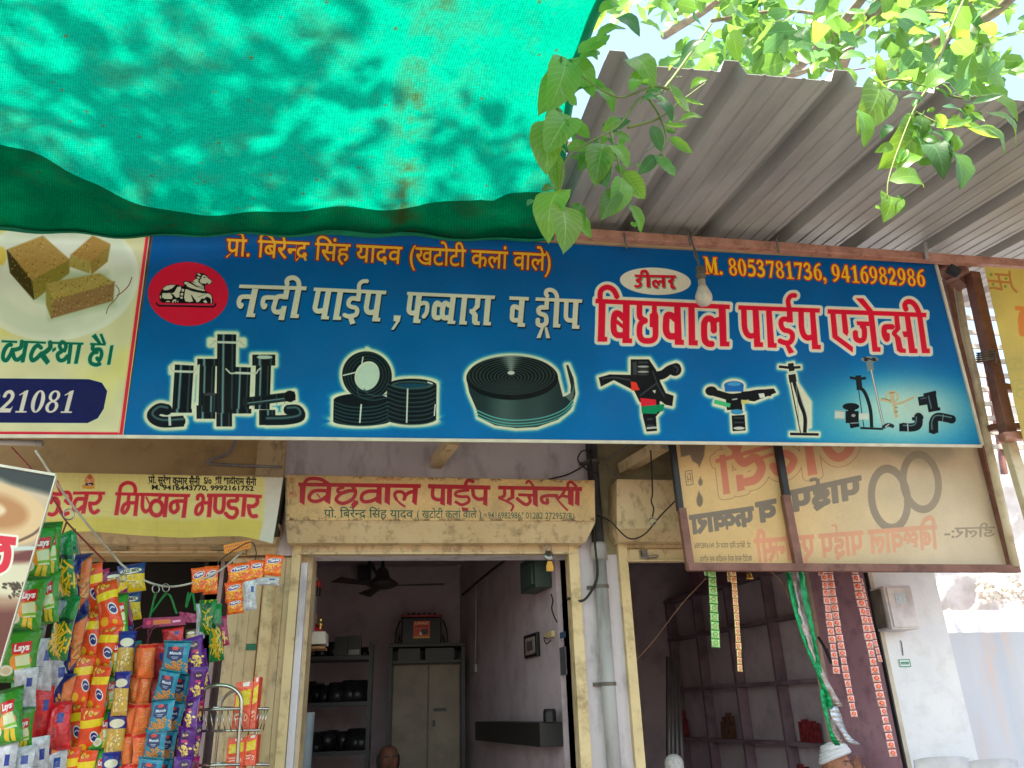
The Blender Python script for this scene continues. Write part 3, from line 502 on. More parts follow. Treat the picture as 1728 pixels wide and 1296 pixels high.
    A.img *= (1+A.noise(0.035, 90, 3)+A.noise(0.02, 4, 8))[..., None]
    e = A.sdf([('l',3.0,[(206,736),(1660,752)])]); A.fill(e, (0,60,100), a=0.35)
    return A

def left_sign_art():
    A = Art([(-190,343), (256,370.5), (208,734), (-250,731)], 900, 720, (226,220,176)); X, Y = A.X, A.Y
    n = A.noise(1, 130, 5); g = np.clip(n*1.6, 0, 1)[..., None]*0.55; A.img = A.img*(1-g)+np.array((232,222,120))/255.0*g
    D = A.sdf([('e',(95,470),(140,105),-6)]); A.fill(D, (235,238,226), soft=2, a=0.85); A.fill(A.sdf([('r',(95,468),(132,98),(96,66),-6)]), (214,222,200), soft=5, a=0.6)
    T = (0,370,3.323)
    def cake(top, fl, fr, ct, cl, cr):
        A.fill(A.sdf([('p',fl)], T), cl, soft=1.2, t=1.2); A.fill(A.sdf([('p',fr)], T), cr, soft=1.2, t=1.2); A.fill(A.sdf([('p',top)], T), ct, soft=1.4, t=0.8)
    A.fill(A.sdf([('p',[(60,250),(200,450),(280,470),(280,560),(640,480),(600,300),(400,300)])], T), (170,190,150), t=2, soft=6, a=0.7)
    cake([(45,170),(240,95),(385,225),(180,340)], [(40,175),(180,335),(190,448),(60,300)], [(180,335),(390,225),(385,300),(200,445)], (182,146,76), (70,60,22), (146,130,52))
    cake([(400,200),(520,95),(615,140),(510,235)], [(398,205),(508,235),(500,300),(390,262)], [(508,235),(615,145),(600,235),(515,305)], (178,136,70), (176,158,80), (160,134,62))
    cake([(262,360),(560,305),(635,355),(300,450)], [(260,360),(300,440),(290,555),(262,480)], [(300,450),(640,352),(630,455),(290,552)], (180,156,80), (156,142,68), (152,116,74))
    r = np.random.RandomState(4); sp = []
    for _ in range(330):
        x, y = r.uniform(50, 630), r.uniform(110, 540); sp.append(('e',(x,y),(r.uniform(1,5),r.uniform(1,3.5))))
    ck = np.minimum(np.minimum(A.sdf([('p',[(45,170),(240,95),(390,225),(385,300),(190,448),(60,300)])], T), A.sdf([('p',[(262,360),(560,305),(635,355),(630,455),(290,552)])], T)), A.sdf([('p',[(398,200),(520,95),(615,140),(600,235),(515,305),(390,262)])], T))
    D = np.maximum(A.sdf(sp, T), ck+1.2); A.fill(D, (84,52,24), a=0.75); D = np.maximum(A.shift(A.sdf(sp, T), 3, 5), ck+1.2); A.fill(D, (232,212,140), a=0.6)
    A.fill(A.sdf([('c',4,[(648,368),(668,400),(655,440),(610,490),(596,530)]), ('c',5,[(740,325),(722,370),(690,405),(655,430)])], T), (128,60,50))
    A.fill(A.sdf([('e',(2,432),(9,16))]), (226,200,90), soft=2)
    T = (0,555,7.625); gr = [('l',28,[(20,160),(222,170)]), ('l',28,[(300,166),(590,180)]), ('l',28,[(670,180),(1075,192)]), ('l',28,[(1160,195),(1360,202)]), ('c',52,[(150,205),(100,215),(50,290),(40,380),(80,405),(130,340),(165,260)]), ('c',52,[(285,150),(270,235),(210,265),(150,270)]), ('c',52,[(160,280),(185,375),(235,395),(320,320)]), ('p',[(312,170),(365,175),(315,430),(265,435)]),
        ('c',52,[(535,250),(490,215),(440,250),(400,340),(415,405),(470,380),(540,310)]), ('c',58,[(645,165),(645,240),(590,295),(530,325)]), ('p',[(510,355),(580,318),(645,420),(600,465)]), ('p',[(675,255),(722,235),(718,275),(670,305)]), ('c',48,[(825,295),(850,215),(805,170),(768,220),(800,285)]), ('c',50,[(800,285),(742,330),(760,398),(820,400),(878,340)]), ('p',[(885,185),(938,188),(905,448),(860,450)]), ('p',[(1000,190),(1052,190),(1000,448),(950,450)]),
        ('p',[(1178,95),(1230,60),(1312,195),(1275,205)]), ('p',[(1280,70),(1315,60),(1368,195),(1330,205)]), ('c',48,[(1200,200),(1195,265),(1285,265),(1308,330),(1275,405),(1245,372)]), ('c',50,[(1255,300),(1200,310),(1160,370),(1168,435),(1230,462),(1290,448)]), ('p',[(1420,215),(1462,210),(1420,460),(1375,464)])]
    D = A.sdf(gr, T); A.fill(D, (190,226,190), t=1.6, soft=0.7); A.fill(D, (2,106,84))
    D = A.sdf([('p',[(-400,635),(150,640),(172,646),(181,660),(175,690),(165,706),(148,714),(-400,712)])]); A.fill(D, (225,232,190), t=1.2); A.fill(D, (20,28,90))
    A.serif('921081', (-20,696), (133,697), 38, (226,216,204), slant=0.25)
    A.fill(A.sdf([('l',5.5,[(252,372),(204,734)]), ('l',5,[(-260,729),(206,732)])]), (226,44,70)); A.fill(A.sdf([('l',1.6,[(249,372),(200,731)]), ('l',1.4,[(-260,726),(201,729)])]), (240,190,150))
    A.img *= (1+A.noise(0.03, 60, 3))[..., None]
    return A
def hood_art():      # painted roller box of the middle shop
    A = Art([(484,802), (1001,811), (1003,879), (484,878)], 1400, 190, (216,180,122))
    A.img *= (1+A.noise(0.06, 60, 2)+A.noise(0.04, 8, 3))[..., None]
    RD, GN = (176,14,36), (40,84,62)
    g1 = [('p',[(65,108),(1618,128),(1612,178),(65,155)]), ('c',45,[(142,115),(180,68),(260,55),(360,72),(445,125)]), ('p',[(85,150),(160,150),(140,395),(80,355)]), ('c',45,[(425,215),(330,208),(250,222),(203,280),(215,328),(280,347),(360,325),(435,272)]), ('p',[(430,140),(487,145),(465,385),(395,345)]), ('l',14,[(298,248),(342,302)]),
          ('c',40,[(640,168),(572,190),(568,225),(620,240),(700,218)]), ('c',44,[(745,150),(790,220),(765,300),(700,350),(620,372),(560,348),(545,310),(600,250),(690,215),(765,212)]), ('p',[(770,330),(820,340),(825,375),(765,440),(730,395)]), ('c',45,[(1085,218),(960,218),(885,250),(864,310),(900,350),(990,340),(1085,292)]), ('p',[(1060,155),(1122,158),(1117,390),(1045,355)]), ('p',[(1165,158),(1232,163),(1222,395),(1155,355)]),
          ('c',26,[(1420,418),(1345,365),(1300,310)]), ('c',40,[(1310,330),(1285,270),(1305,230),(1370,225),(1410,260),(1405,320)]), ('c',44,[(1400,330),(1430,262),(1490,228),(1560,222)]), ('p',[(1520,170),(1582,173),(1562,400),(1505,355)])]
    g2 = [('p',[(45,105),(695,120),(695,162),(48,150)]), ('c',36,[(98,140),(95,235),(148,268),(210,255)]), ('p',[(182,145),(222,148),(220,330),(172,312)]), ('p',[(245,148),(297,148),(290,330),(240,310)]), ('c',36,[(522,80),(462,65),(437,108),(432,155)]), ('c',30,[(475,165),(350,185),(335,222),(395,236),(458,238),(470,285),(400,320),(325,285)]), ('p',[(395,345),(465,355),(460,395),(400,385)]), ('c',36,[(510,150),(522,228),(572,262),(645,252)]), ('p',[(625,148),(665,150),(662,335),(618,316)]),
          ('p',[(775,122),(1650,135),(1648,178),(775,160)]), ('c',32,[(842,155),(838,225),(780,250)]), ('c',22,[(785,252),(860,282),(930,328),(910,388)]), ('p',[(905,155),(945,158),(945,250),(880,285),(860,262),(905,235)]), ('p',[(1135,165),(1187,168),(1188,345),(1138,316)]), ('l',30,[(985,215),(1145,222)]), ('c',34,[(1090,222),(1110,282),(1070,318),(1015,290),(968,250)]), ('c',24,[(1065,98),(1098,72),(1145,130)]), ('c',34,[(1400,225),(1290,225),(1228,245),(1240,292),(1288,300),(1285,258)]),
          ('c',30,[(1470,165),(1440,220),(1385,262)]), ('c',20,[(1365,225),(1420,298),(1500,380)]), ('l',28,[(1440,225),(1530,242)]), ('p',[(1500,172),(1562,176),(1560,335),(1505,312)]), ('p',[(1580,178),(1625,180),(1622,335),(1575,312)]), ('c',30,[(1500,135),(1505,97),(1540,82),(1592,135)])]
    D = np.minimum(A.sdf(g1, (495,800,7.513)), A.sdf(g2, (715,800,6.171))); A.fill(A.shift(D, 0.8, 0.9), (226,150,120), soft=0.5, a=0.6); A.fill(D, RD)
    A.text('प्रो. बिरेन्द्र सिंह यादव', (547,873), (697,874), 20, GN, bold=0.01); A.text('( खटोटी कलां वाले )', (703,874), (813,874), 19, GN, bold=0.008)
    A.text('M.', (816,873), (823,873), 9, GN); A.text('9416982986', (823,875), (879,875), 15, GN, bold=0.004); A.text('P.', (880,870), (886,870), 8, GN); A.text('01282 272957(R)', (887,875), (970,876), 15, GN, bold=0.004)
    A.text('M/s', (488,838), (501,838), 12, (190,60,40)); A.text('卐', (489,812), (495,812), 8, (190,60,40)); A.text('ॐ', (986,816), (993,816), 8, (190,60,40)); A.text('श्री गणेशाय नमः', (634,811), (676,812), 8, (190,80,50))
    # rust at the lower edge and corners
    n = A.noise(1, 26, 9)+A.noise(0.7, 7, 4); e = np.clip((A.Y-870)/9, 0, 1)*np.clip(n+0.1, 0, 1)+np.clip((808-A.Y+(A.X-484)*0.017)/5, 0, 1)*np.clip(n-0.2, 0, 1)
    e = np.clip(e+np.clip((500-A.X)/16, 0, 1)*np.clip(n, 0, 1)*0.8, 0, 1)[..., None]*0.8; A.img = A.img*(1-e)+np.array((70,44,26))/255.0*e
    return A
def flex_art():      # yellow cloth banner of the sweet shop
    A = Art([(78,797), (478,806), (462,908), (78,900)], 1300, 330, (232,220,140)); X, Y = A.X, A.Y
    v = np.clip((Y-872)/8, 0, 1)[..., None]; A.img = A.img*(1-v)+np.array((226,206,96))/255.0*v
    RD = (206,20,46)
    m1 = [('c',50,[(60,625),(120,640),(180,590),(205,470),(150,395),(78,470)]), ('c',50,[(120,330),(190,340),(250,340)]), ('c',46,[(175,150),(210,240),(240,320)]), ('c',50,[(250,330),(345,320),(385,400),(360,480),(300,430)]), ('c',52,[(210,540),(240,610),(300,640),(350,625)]), ('p',[(425,310),(890,315),(885,357),(418,352)]), ('c',56,[(585,422),(480,425),(435,500),(440,570),(500,590),(575,535)]), ('p',[(595,345),(655,345),(605,645),(545,645)]),
          ('c',52,[(818,345),(820,420),(760,490),(655,490)]), ('c',52,[(672,505),(692,595),(740,635),(805,595)]), ('p',[(1045,317),(1735,322),(1735,364),(1038,357)]), ('p',[(1070,350),(1125,350),(1085,655),(1028,655)]), ('c',48,[(1098,325),(1120,225),(1200,172),(1290,190),(1328,260),(1322,340)]), ('p',[(1335,350),(1387,350),(1360,655),(1305,655)]), ('l',44,[(1238,350),(1222,480)]), ('c',48,[(1345,465),(1230,470),(1165,505),(1140,590),(1175,615),(1225,545),(1240,450)]),
          ('c',50,[(1442,350),(1438,520),(1480,588),(1545,560)]), ('l',20,[(1490,375),(1540,475)]), ('r',(1645,535),(115,135),(62,78)), ('l',44,[(1700,355),(1672,425)])]
    m2 = [('p',[(-8,322),(526,330),(516,372),(-8,366)]), ('p',[(165,365),(217,367),(190,660),(138,660)]), ('p',[(440,365),(492,368),(458,665),(400,665)]), ('c',50,[(455,428),(330,430),(255,470),(250,555),(298,590),(350,540),(342,462)]), ('c',48,[(632,408),(642,355),(700,352),(716,420),(690,470)]), ('c',48,[(832,462),(700,462),(625,512),(608,598),(650,620),(698,560),(700,470)]), ('p',[(790,365),(852,368),(825,670),(768,668)]),
          ('p',[(775,330),(1570,341),(1562,385),(770,376)]), ('c',52,[(897,370),(887,540),(922,598),(978,600),(1008,540),(1020,375)]), ('c',52,[(1208,375),(1200,432),(1105,440),(1080,488),(1110,540),(1185,552),(1202,618),(1150,685),(1082,670),(1032,615)]), ('p',[(1290,380),(1347,382),(1315,670),(1260,670)]), ('c',52,[(1500,375),(1500,455),(1440,508),(1355,510)]), ('c',52,[(1372,525),(1392,620),(1430,652),(1498,640)])]
    D = np.minimum(A.sdf(m1, (75,795,8.64)), A.sdf(m2, (260,795,8.64))); A.fill(D, (236,150,120), t=0.9, soft=0.5); A.fill(D, RD)
    A.text('प्रो. सुरेश कुमार सैनी', (251,815), (337,818), 17, (24,20,16), bold=0.03); A.text('S/o', (344,816), (357,816), 15, (24,20,16), bold=0.03); A.text('श्री शादीराम सैनी', (363,816), (432,819), 17, (24,20,16), bold=0.03)
    A.text('M. 9416443770, 9992161752', (256,826), (428,828), 11.5, (20,18,14), bold=0.04)
    T = (75,795,8.64)   # small seated idol emblem
    A.fill(A.sdf([('e',(660,150),(72,95))], T), (226,150,96)); A.fill(A.sdf([('e',(662,90),(34,42))], T), (196,104,60)); A.fill(A.sdf([('c',36,[(560,215),(620,250),(700,250),(725,200)]), ('l',30,[(560,250),(735,250)])], T), (222,160,50)); A.fill(A.sdf([('c',36,[(605,205),(660,195),(710,195)])], T), (44,36,60)); A.fill(A.sdf([('c',14,[(650,120),(660,160),(640,185)]), ('e',(630,120),(8,6)), ('e',(690,120),(8,6))], T), (240,200,150)); A.fill(A.sdf([('c',10,[(640,200),(660,212),(685,200)])], T), (225,225,235))
    for k in range(11): A.fill(A.sdf([('l',0.7,[(100+k*34,800),(97+k*34,905)])]), (196,180,100), a=0.35)
    for k in range(4): A.fill(A.sdf([('l',0.7,[(80,812+k*26),(478,820+k*26)])]), (196,180,100), a=0.35)
    w_ = A.sdf([('p',[(447,800),(485,800),(485,915),(436,915),(446,868)])]); A.fill(w_, (224,220,206), soft=1.5)
    return A
def poster_art():    # coffee picture on the leaning board
    A = Art([(-160,760), (94,804), (-8,1150), (-230,1130)], 620, 760, (180,150,120)); X, Y = A.X, A.Y
    g = np.clip((Y-800)/330, 0, 1)[..., None]; A.img = A.img*0+(np.array((212,190,160))*(1-g)+np.array((150,110,84))*g)/255.0
    A.fill(A.sdf([('p',[(-300,700),(100,800),(86,835),(20,818),(-40,790),(-160,770)])]), (30,44,40), soft=6); A.fill(A.sdf([('e',(-8,868),(90,52),10)]), (224,186,140), soft=3); A.fill(A.sdf([('e',(-14,862),(62,30),10)]), (188,128,76), soft=7); A.fill(A.sdf([('e',(-20,858),(30,13),10)]), (236,208,170), soft=4)
    A.fill(A.sdf([('c',4,[(-60,905),(0,920),(50,905),(80,880)])]), (90,60,44), soft=1.5); A.fill(A.sdf([('c',22,[(-60,940),(20,945),(80,925)])]), (110,44,40), soft=4); A.fill(A.sdf([('l',7,[(-60,928),(70,925)])]), (196,206,200), soft=1.5)
    A.fill(A.sdf([('p',[(-80,950),(70,950),(50,1010),(-60,1000)])]), (216,206,176), soft=6)
    r = np.random.RandomState(2); A.fill(A.sdf([('e',(r.uniform(5,50),r.uniform(985,1010)),(r.uniform(2,7),r.uniform(1,3)),r.uniform(0,90)) for _ in range(34)]), (66,50,34), soft=1); A.fill(A.sdf([('p',[(-60,1030),(40,1025),(10,1150),(-60,1150)])]), (106,50,40), soft=10)
    k = [('l',14,[(-60,905),(27,914)]), ('c',13,[(7,910),(13,932),(8,955),(-6,964)]), ('c',11,[(7,925),(-6,930),(-14,945)])]; D = A.sdf(k); A.fill(D, (238,230,214), t=4); A.fill(D, (220,24,52))
    return A
def mirror_art():    # print seen through the back of the old translucent banner: every letter is reversed
    A = Art([(1120,640), (1622,640), (1712,956), (1168,956)], 1500, 900, (232,194,136)); X, Y = A.X, A.Y
    g = np.clip((X-1300)/330, 0, 1)[..., None]; A.img = A.img*(1-g)+np.array((228,212,184))/255.0*g; A.img *= (1+A.noise(0.05, 120, 3)+A.noise(0.02, 5, 6))[..., None]  # ground turns milky to the right: sun glare put into the colour
    GY, RD = (140,126,112), (222,128,106); T = (1140,740,4.8)
    def mir(txt, p0, p1, h, c, bold): A.text(txt, p1, p0, h, c, bold=bold, slant=-0.1)
    A.fill(A.sdf([('r',(1499,842),(36,57),(24,43),-8), ('r',(1552,814),(36,53),(24,40),-8)]), GY, a=0.9)
    A.fill(A.sdf([('c',22,[(1500,640),(1540,700),(1600,745)]), ('p',[(1480,690),(1600,700),(1608,770),(1560,790),(1490,760)])]), (150,150,122), soft=6, a=0.45)
    A.fill(A.sdf([('p',[(30,0),(250,0),(235,140),(205,210),(195,235),(185,205),(140,180),(120,130),(45,150)]), ('e',(205,350),(17,30)), ('e',(198,500),(26,50)), ('p',[(190,420),(222,480),(176,480)]), ('p',[(204,300),(218,350),(192,350)])], T), (124,108,92), soft=1.2, a=0.9)
    D = A.sdf([('l',5,[(78,265),(132,255)]), ('l',5,[(132,255),(145,368)]), ('l',5,[(145,368),(90,380)]), ('l',5,[(90,380),(78,265)]), ('l',5,[(95,285),(120,282)]), ('l',5,[(120,282),(128,350)]), ('l',5,[(98,300),(104,355)]), ('l',5,[(104,330),(126,326)])], T); A.fill(D, (110,90,76))
    rd = [('l',34,[(330,180),(800,50)]), ('l',26,[(690,155),(800,120)]), ('p',[(360,130),(410,120),(450,440),(395,450)]), ('p',[(495,290),(555,285),(570,410),(510,425)]), ('c',70,[(520,30),(500,110),(560,190),(650,150),(705,230),(660,320),(570,350)]), ('c',62,[(820,130),(900,120),(960,170),(920,250),(840,270),(790,210)]), ('p',[(1030,-60),(1090,-60),(1150,290),(1075,300)]), ('c',70,[(1240,-40),(1220,70),(1300,155),(1390,110),(1440,-40)]), ('c',60,[(380,-60),(450,40),(520,90)])]
    D = A.sdf(rd, T); A.fill(np.abs(D-9)-0.6, (170,104,88), soft=0.5, a=0.7); A.fill(D, (232,198,140), t=8.5, soft=0.6, a=0.3); A.fill(D, RD, a=0.85)
    mir('पाईप', (1337,862), (1452,838), 52, GY, 0.05); mir('व', (1282,880), (1312,874), 50, GY, 0.05); mir('फव्वारा', (1168,900), (1274,884), 46, GY, 0.05)
    mir('बिछवाल पाईप एजेन्सी', (1278,948), (1582,925), 60, (238,166,130), 0.03); A.text('डीलर:-', (1680,905), (1592,908), 26, (140,126,112), bold=0.02)
    g = np.clip((X-1330)/330, 0, 1)[..., None]*0.5; A.img = A.img*(1-g)+np.array((228,210,184))/255.0*g  # pale veil over the right side, painted sun wash
    mir('प्रो. बिरेन्द्र सिंह यादव मो. 9416982986', (1172,925), (1268,924), 13, (120,100,80), 0.0); mir('खटोटी कलां वाले नजदीक बस स्टैण्ड', (1182,948), (1270,946), 13, (120,100,80), 0.0)
    return A
def swastik_art():
    A = Art([(1661,450), (1990,458), (2060,760), (1728,748)], 700, 640, (226,206,110)); A.img *= (1+A.noise(0.05, 80, 3))[..., None]
    T = (1500,400,3.41); OR = (206,142,70)
    A.fill(A.sdf([('l',13,[(610,212),(700,215)]), ('c',13,[(700,215),(715,280),(745,315)]), ('l',13,[(632,212),(655,300)]), ('l',13,[(655,300),(600,290)]), ('c',13,[(600,290),(565,300),(548,318)]), ('l',13,[(555,250),(715,258)]), ('l',13,[(700,190),(702,218)])], T), OR); A.fill(A.sdf([('e',(590,215),(10,10)), ('e',(600,270),(9,9)), ('e',(680,235),(9,9)), ('e',(675,280),(9,9))], T), (150,170,60))
    A.fill(A.sdf([('l',26,[(732,405),(1400,430)]), ('c',44,[(778,430),(770,480),(778,560)]), ('c',44,[(860,430),(850,560),(950,580)]), ('l',40,[(960,430),(980,620)])], T), (236,150,64))
    for k, (x, y, rr) in enumerate(((735,730,60),(745,850,50),(780,900,50))): A.fill(A.sdf([('r',(x,y),(rr,rr*0.6),(rr-6,rr*0.6-6)), ('r',(x+20,y+6),(rr*.6,rr*0.4),(rr*.6-6,rr*0.4-6))], T), (196,190,110), soft=2, a=0.7)
    return A
def packet_art(name, base, style, c2=(240,200,30), txt=None, tc=(255,255,255), lab=(220,20,40)):
    A = Art([(0,0),(100,0),(100,130),(0,130)], 150, 195, base); r = np.random.RandomState(abs(hash(style+str(base))) % 1000 if False else len(style)*7+base[0]); dk = tuple(int(x*0.55) for x in base)
    v = A.noise(0.10, 40, base[1]+3); A.img *= (1+v)[..., None]
    def chips(cx, cy, n, c, d, s=9, sx=18, sy=14):
        for _ in range(n):
            x, y, a = cx+r.normal()*sx, cy+r.normal()*sy, r.uniform(0, 180); A.fill(A.sdf([('e',(x+1.5,y+2),(s,s*.5),a)]), d, a=0.7); A.fill(A.sdf([('e',(x,y),(s,s*.5),a)]), tuple(np.clip(np.array(c)*r.uniform(0.8,1.15), 0, 255)))
    def sticks(cx, cy, n, c, d, L=16, sx=18, sy=15):
        for _ in range(n):
            x, y, a = cx+r.normal()*sx, cy+r.normal()*sy, r.uniform(-1.2, 1.9); p = [(x-L*math.cos(a), y-L*math.sin(a)), (x+L*math.cos(a), y+L*math.sin(a))]; A.fill(A.sdf([('l',7,p)]), d); A.fill(A.sdf([('l',4.5,p)]), c)
    if style == 'chips_green':
        A.fill(A.sdf([('p',[(0,18),(100,4),(100,0),(0,0)])]), dk, soft=4); A.fill(A.sdf([('e',(64,78),(26,22))]), (236,150,40)); A.fill(A.sdf([('p',[(50,66),(84,60),(90,96),(58,98)])]), (226,236,190)); A.fill(A.sdf([('l',6,[(56,92),(90,88)])]), (130,190,40)); A.fill(A.sdf([('e',(32,100),(17,13))]), (226,220,196)); A.fill(A.sdf([('e',(32,100),(11,8))]), (206,196,160))
        A.fill(A.sdf([('l',12,[(64,98),(56,124)]), ('l',12,[(78,98),(74,126)])]), (240,206,60)); A.fill(A.sdf([('p',[(40,36),(84,30),(86,58),(42,62)])]), (216,30,44)); A.text('Lays', (46,54), (81,51), 22, (255,255,255), bold=0.04)
    elif style == 'sticks':
        A.fill(A.sdf([('e',(20,30),(30,26))]), dk); 
        for k in range(24): A.fill(A.sdf([('r',(10+(k%6)*7,14+(k//6)*9),(3.4,3.4),(2.2,2.2))]), base, a=0.7)
        A.fill(A.sdf([('l',9,[(30,60),(60,48)]), ('l',9,[(60,48),(98,54)])]), (14,60,40)); sticks(54, 92, 40, c2, (150,110,10))
    elif style == 'blue':
        A.fill(A.sdf([('p',[(0,0),(22,0),(14,130),(0,130)])]), (224,228,230)); A.fill(A.sdf([('p',[(60,20),(100,0),(100,90),(70,110)])]), (230,120,60), soft=3); chips(80, 70, 14, (226,150,80), (120,60,30)); A.fill(A.sdf([('l',8,[(34,96),(44,96)])]), (235,235,240)); A.fill(A.sdf([('l',3,[(37,96),(41,96)])]), base)
    elif style == 'orange':
        A.fill(A.sdf([('p',[(0,34),(100,28),(100,50),(0,56)])]), (250,216,30)); A.fill(A.sdf([('e',(70,80),(22,15),30)]), (240,240,244)); A.fill(A.sdf([('e',(70,80),(18,11),30)]), (36,40,120)); A.fill(A.sdf([('c',3,[(58,82),(68,76),(80,80)])]), (230,230,240)); chips(40, 16, 8, (246,190,70), (170,60,20), 7, 20, 5); A.fill(A.sdf([('e',(26,110),(18,12)), ('e',(70,116),(10,7))]), (250,180,30))
    elif style == 'noodle':
        chips(50, 92, 22, (250,170,40), (200,60,20), 9, 26, 14); A.fill(A.sdf([('e',(52,40),(40,17),-12)]), (240,235,235)); A.fill(A.sdf([('e',(52,40),(36,14),-12)]), (60,50,120)); A.text(txt or 'Yippee', (24,48), (80,38), 22, (255,240,235), bold=0.04); A.fill(A.sdf([('l',10,[(0,66),(100,60)])]), (250,176,30))
    elif style == 'purple':
        A.fill(A.sdf([('e',(50,30),(26,16))]), dk); A.text(txt or 'Balls', (34,34), (68,32), 12, (240,210,150), bold=0.02); chips(52, 88, 26, (248,214,120), (170,120,50), 8, 18, 14); A.fill(A.sdf([('e',(50,52),(18,6))]), (190,60,120))
    elif style == 'pouch':
        A.fill(A.sdf([('l',6,[(0,6),(100,6)])]), dk); A.fill(A.sdf([('p',[(18,24),(78,24),(82,66),(50,84),(14,66)])]), (26,48,98)); A.fill(A.sdf([('e',(48,30),(14,7))]), (206,60,50)); A.text(txt or 'Munch', (26,54), (74,54), 16, (210,225,240), bold=0.03); A.fill(A.sdf([('l',3,[(34,64),(64,64)]), ('l',3,[(38,70),(60,70)])]), (150,170,200)); sticks(50, 104, 50, (206,142,70), (120,70,30), 8, 26, 11)
    elif style == 'silver':
        A.img *= (1+A.noise(0.13, 22, 4)+A.noise(0.06, 9, 9))[..., None]
        A.fill(A.sdf([('l',1,[(10+k*6,20),(12+k*6,110)]) for k in range(13)]), (120,122,126), soft=0.8, a=0.35); A.fill(A.sdf([('p',[(60,30),(82,30),(82,56),(60,56)])]), (36,60,150)); A.fill(A.sdf([('l',2,[(10,70+k*6),(56,70+k*6)]) for k in range(5)]), (80,84,90), a=0.6)
    elif style == 'leaf':
        sticks(54, 60, 26, c2, (90,120,20), 12, 22, 36); A.fill(A.sdf([('e',(50,24),(24,12))]), dk)
    elif style == 'mixture':
        A.fill(A.sdf([('p',[(0,0),(100,0),(100,40),(60,52),(0,44)])]), base); A.fill(A.sdf([('p',[(0,48),(100,50),(100,130),(0,130)])]), c2); chips(50, 92, 40, (236,206,140), (150,110,50), 7, 28, 22); A.fill(A.sdf([('e',(50,34),(40,13))]), (230,224,196)); A.text(txt or 'ALU MIX', (18,39), (82,39), 20, (60,50,30), bold=0.04)
    elif style == 'teal':
        A.fill(A.sdf([('l',14,[(0,40),(100,44)]), ('l',10,[(0,96),(100,92)])]), (230,120,70)); chips(50, 70, 16, (240,170,120), (160,70,40), 9, 24, 12)
    elif style == 'spicy':
        sticks(50, 65, 60, (246,150,70), (190,70,30), 10, 26, 34); A.fill(A.sdf([('l',12,[(0,10),(100,8)])]), (230,40,30))
    elif style == 'sachet':
        A.fill(A.sdf([('l',10,[(0,4),(100,4)]), ('l',10,[(0,126),(100,126)])]), c2); A.fill(A.sdf([('e',(50,60),(34,34))]), lab); A.fill(A.sdf([('e',(50,60),(20,22))]), tc, a=0.7); A.fill(A.sdf([('l',7,[(20,104),(80,104)])]), (30,60,30), a=0.7)
    elif style == 'carton':
        A.fill(A.sdf([('p',[(10,30),(90,20),(90,62),(10,70)])]), (232,206,30)); A.fill(A.sdf([('p',[(40,4),(80,0),(78,12),(42,14)])]), (236,236,230)); A.fill(A.sdf([('l',5,[(14,90),(60,86)]), ('l',4,[(14,102),(50,98)]), ('r',(74,98),(10,10),(6,6))]), (236,220,200), a=0.9)
    A.fill(A.sdf([('l',1.2,[(2+k*3.1,0),(2+k*3.1,5)]) for k in range(32)]+[('l',1.2,[(2+k*3.1,125),(2+k*3.1,130)]) for k in range(32)]), (235,235,235), a=0.25)
    return A.image(name)
# ------------------------------------------------------------------ materials
cream = mat('cream_paint', C(218,194,154), C(210,184,142), 5, 0.5, bump=0.12, bscale=22, dirt=C(92,64,42), dirt_amt=0.75, dscale=11, stretch=(1,1,.6))
cream_lt = mat('cream_channel', C(228,202,154), C(212,186,138), 4, 0.45, bump=0.08, dirt=C(90,60,34), dirt_amt=0.6, dscale=8)
tan_wall = mat('tan_plaster', C(206,176,128), C(190,158,110), 2, 0.85, bump=0.3, bscale=50, dirt=C(96,72,48), dirt_amt=0.5, dscale=2.5)
lilac = mat('lilac_plaster', C(230,222,228), C(216,206,214), 2.5, 0.85, bump=0.3, bscale=45, dirt=C(98,84,88), dirt_amt=0.6, dscale=4.5, stretch=(1,1,.4))
grime = mat('grimy_plaster', C(170,160,128), C(140,128,98), 3, 0.9, bump=0.5, bscale=30, dirt=C(52,46,38), dirt_amt=0.8, dscale=2.4)
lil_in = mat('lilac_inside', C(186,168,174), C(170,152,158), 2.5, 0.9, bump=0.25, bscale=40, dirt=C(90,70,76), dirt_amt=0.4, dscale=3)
mauve = mat('mauve_paint', C(204,158,174), C(190,144,160), 2.5, 0.75, bump=0.2, bscale=40, dirt=C(80,50,62), dirt_amt=0.5, dscale=9)
white_wall = mat('whitewash', C(240,238,240), C(228,228,234), 2, 0.85, bump=0.3, bscale=40, dirt=C(190,180,176), dirt_amt=0.35, dscale=5)
beige_wall = mat('beige_plaster', C(220,206,186), C(204,190,170), 3, 0.85, bump=0.2, dirt=C(120,100,84), dirt_amt=0.4)
rough_wall = mat('rough_render', C(238,236,238), C(206,202,200), 3.5, 0.95, bump=1.0, bscale=7, dirt=C(176,158,128), dirt_amt=0.6, dscale=1.1)
brown = mat('brown_steel', C(140,98,86), C(120,80,70), 6, 0.55, bump=0.1, dirt=C(60,38,30), dirt_amt=0.7, dscale=7)
pink_pipe = mat('pink_brown_tube', C(196,146,128), C(172,120,104), 9, 0.55, bump=0.15, bscale=60, dirt=C(92,54,40), dirt_amt=0.8, dscale=11)
wood_edge = mat('batten_wood', C(176,150,120), C(150,124,96), 8, 0.7, stretch=(1,8,8))
dark_steel = mat('dark_steel', C(46,46,50), C(34,34,38), 6, 0.45, dirt=C(80,60,50), dirt_amt=0.3)
black = mat('black_plastic', C(26,26,28), C(20,20,22), 6, 0.4)
rubber = mat('wire_black', C(34,32,32), C(50,44,42), 9, 0.6)
grey_pvc = mat('grey_pvc', C(176,172,170), C(158,154,154), 4, 0.45, dirt=C(70,60,58), dirt_amt=0.7, dscale=4, stretch=(1,1,0.25))
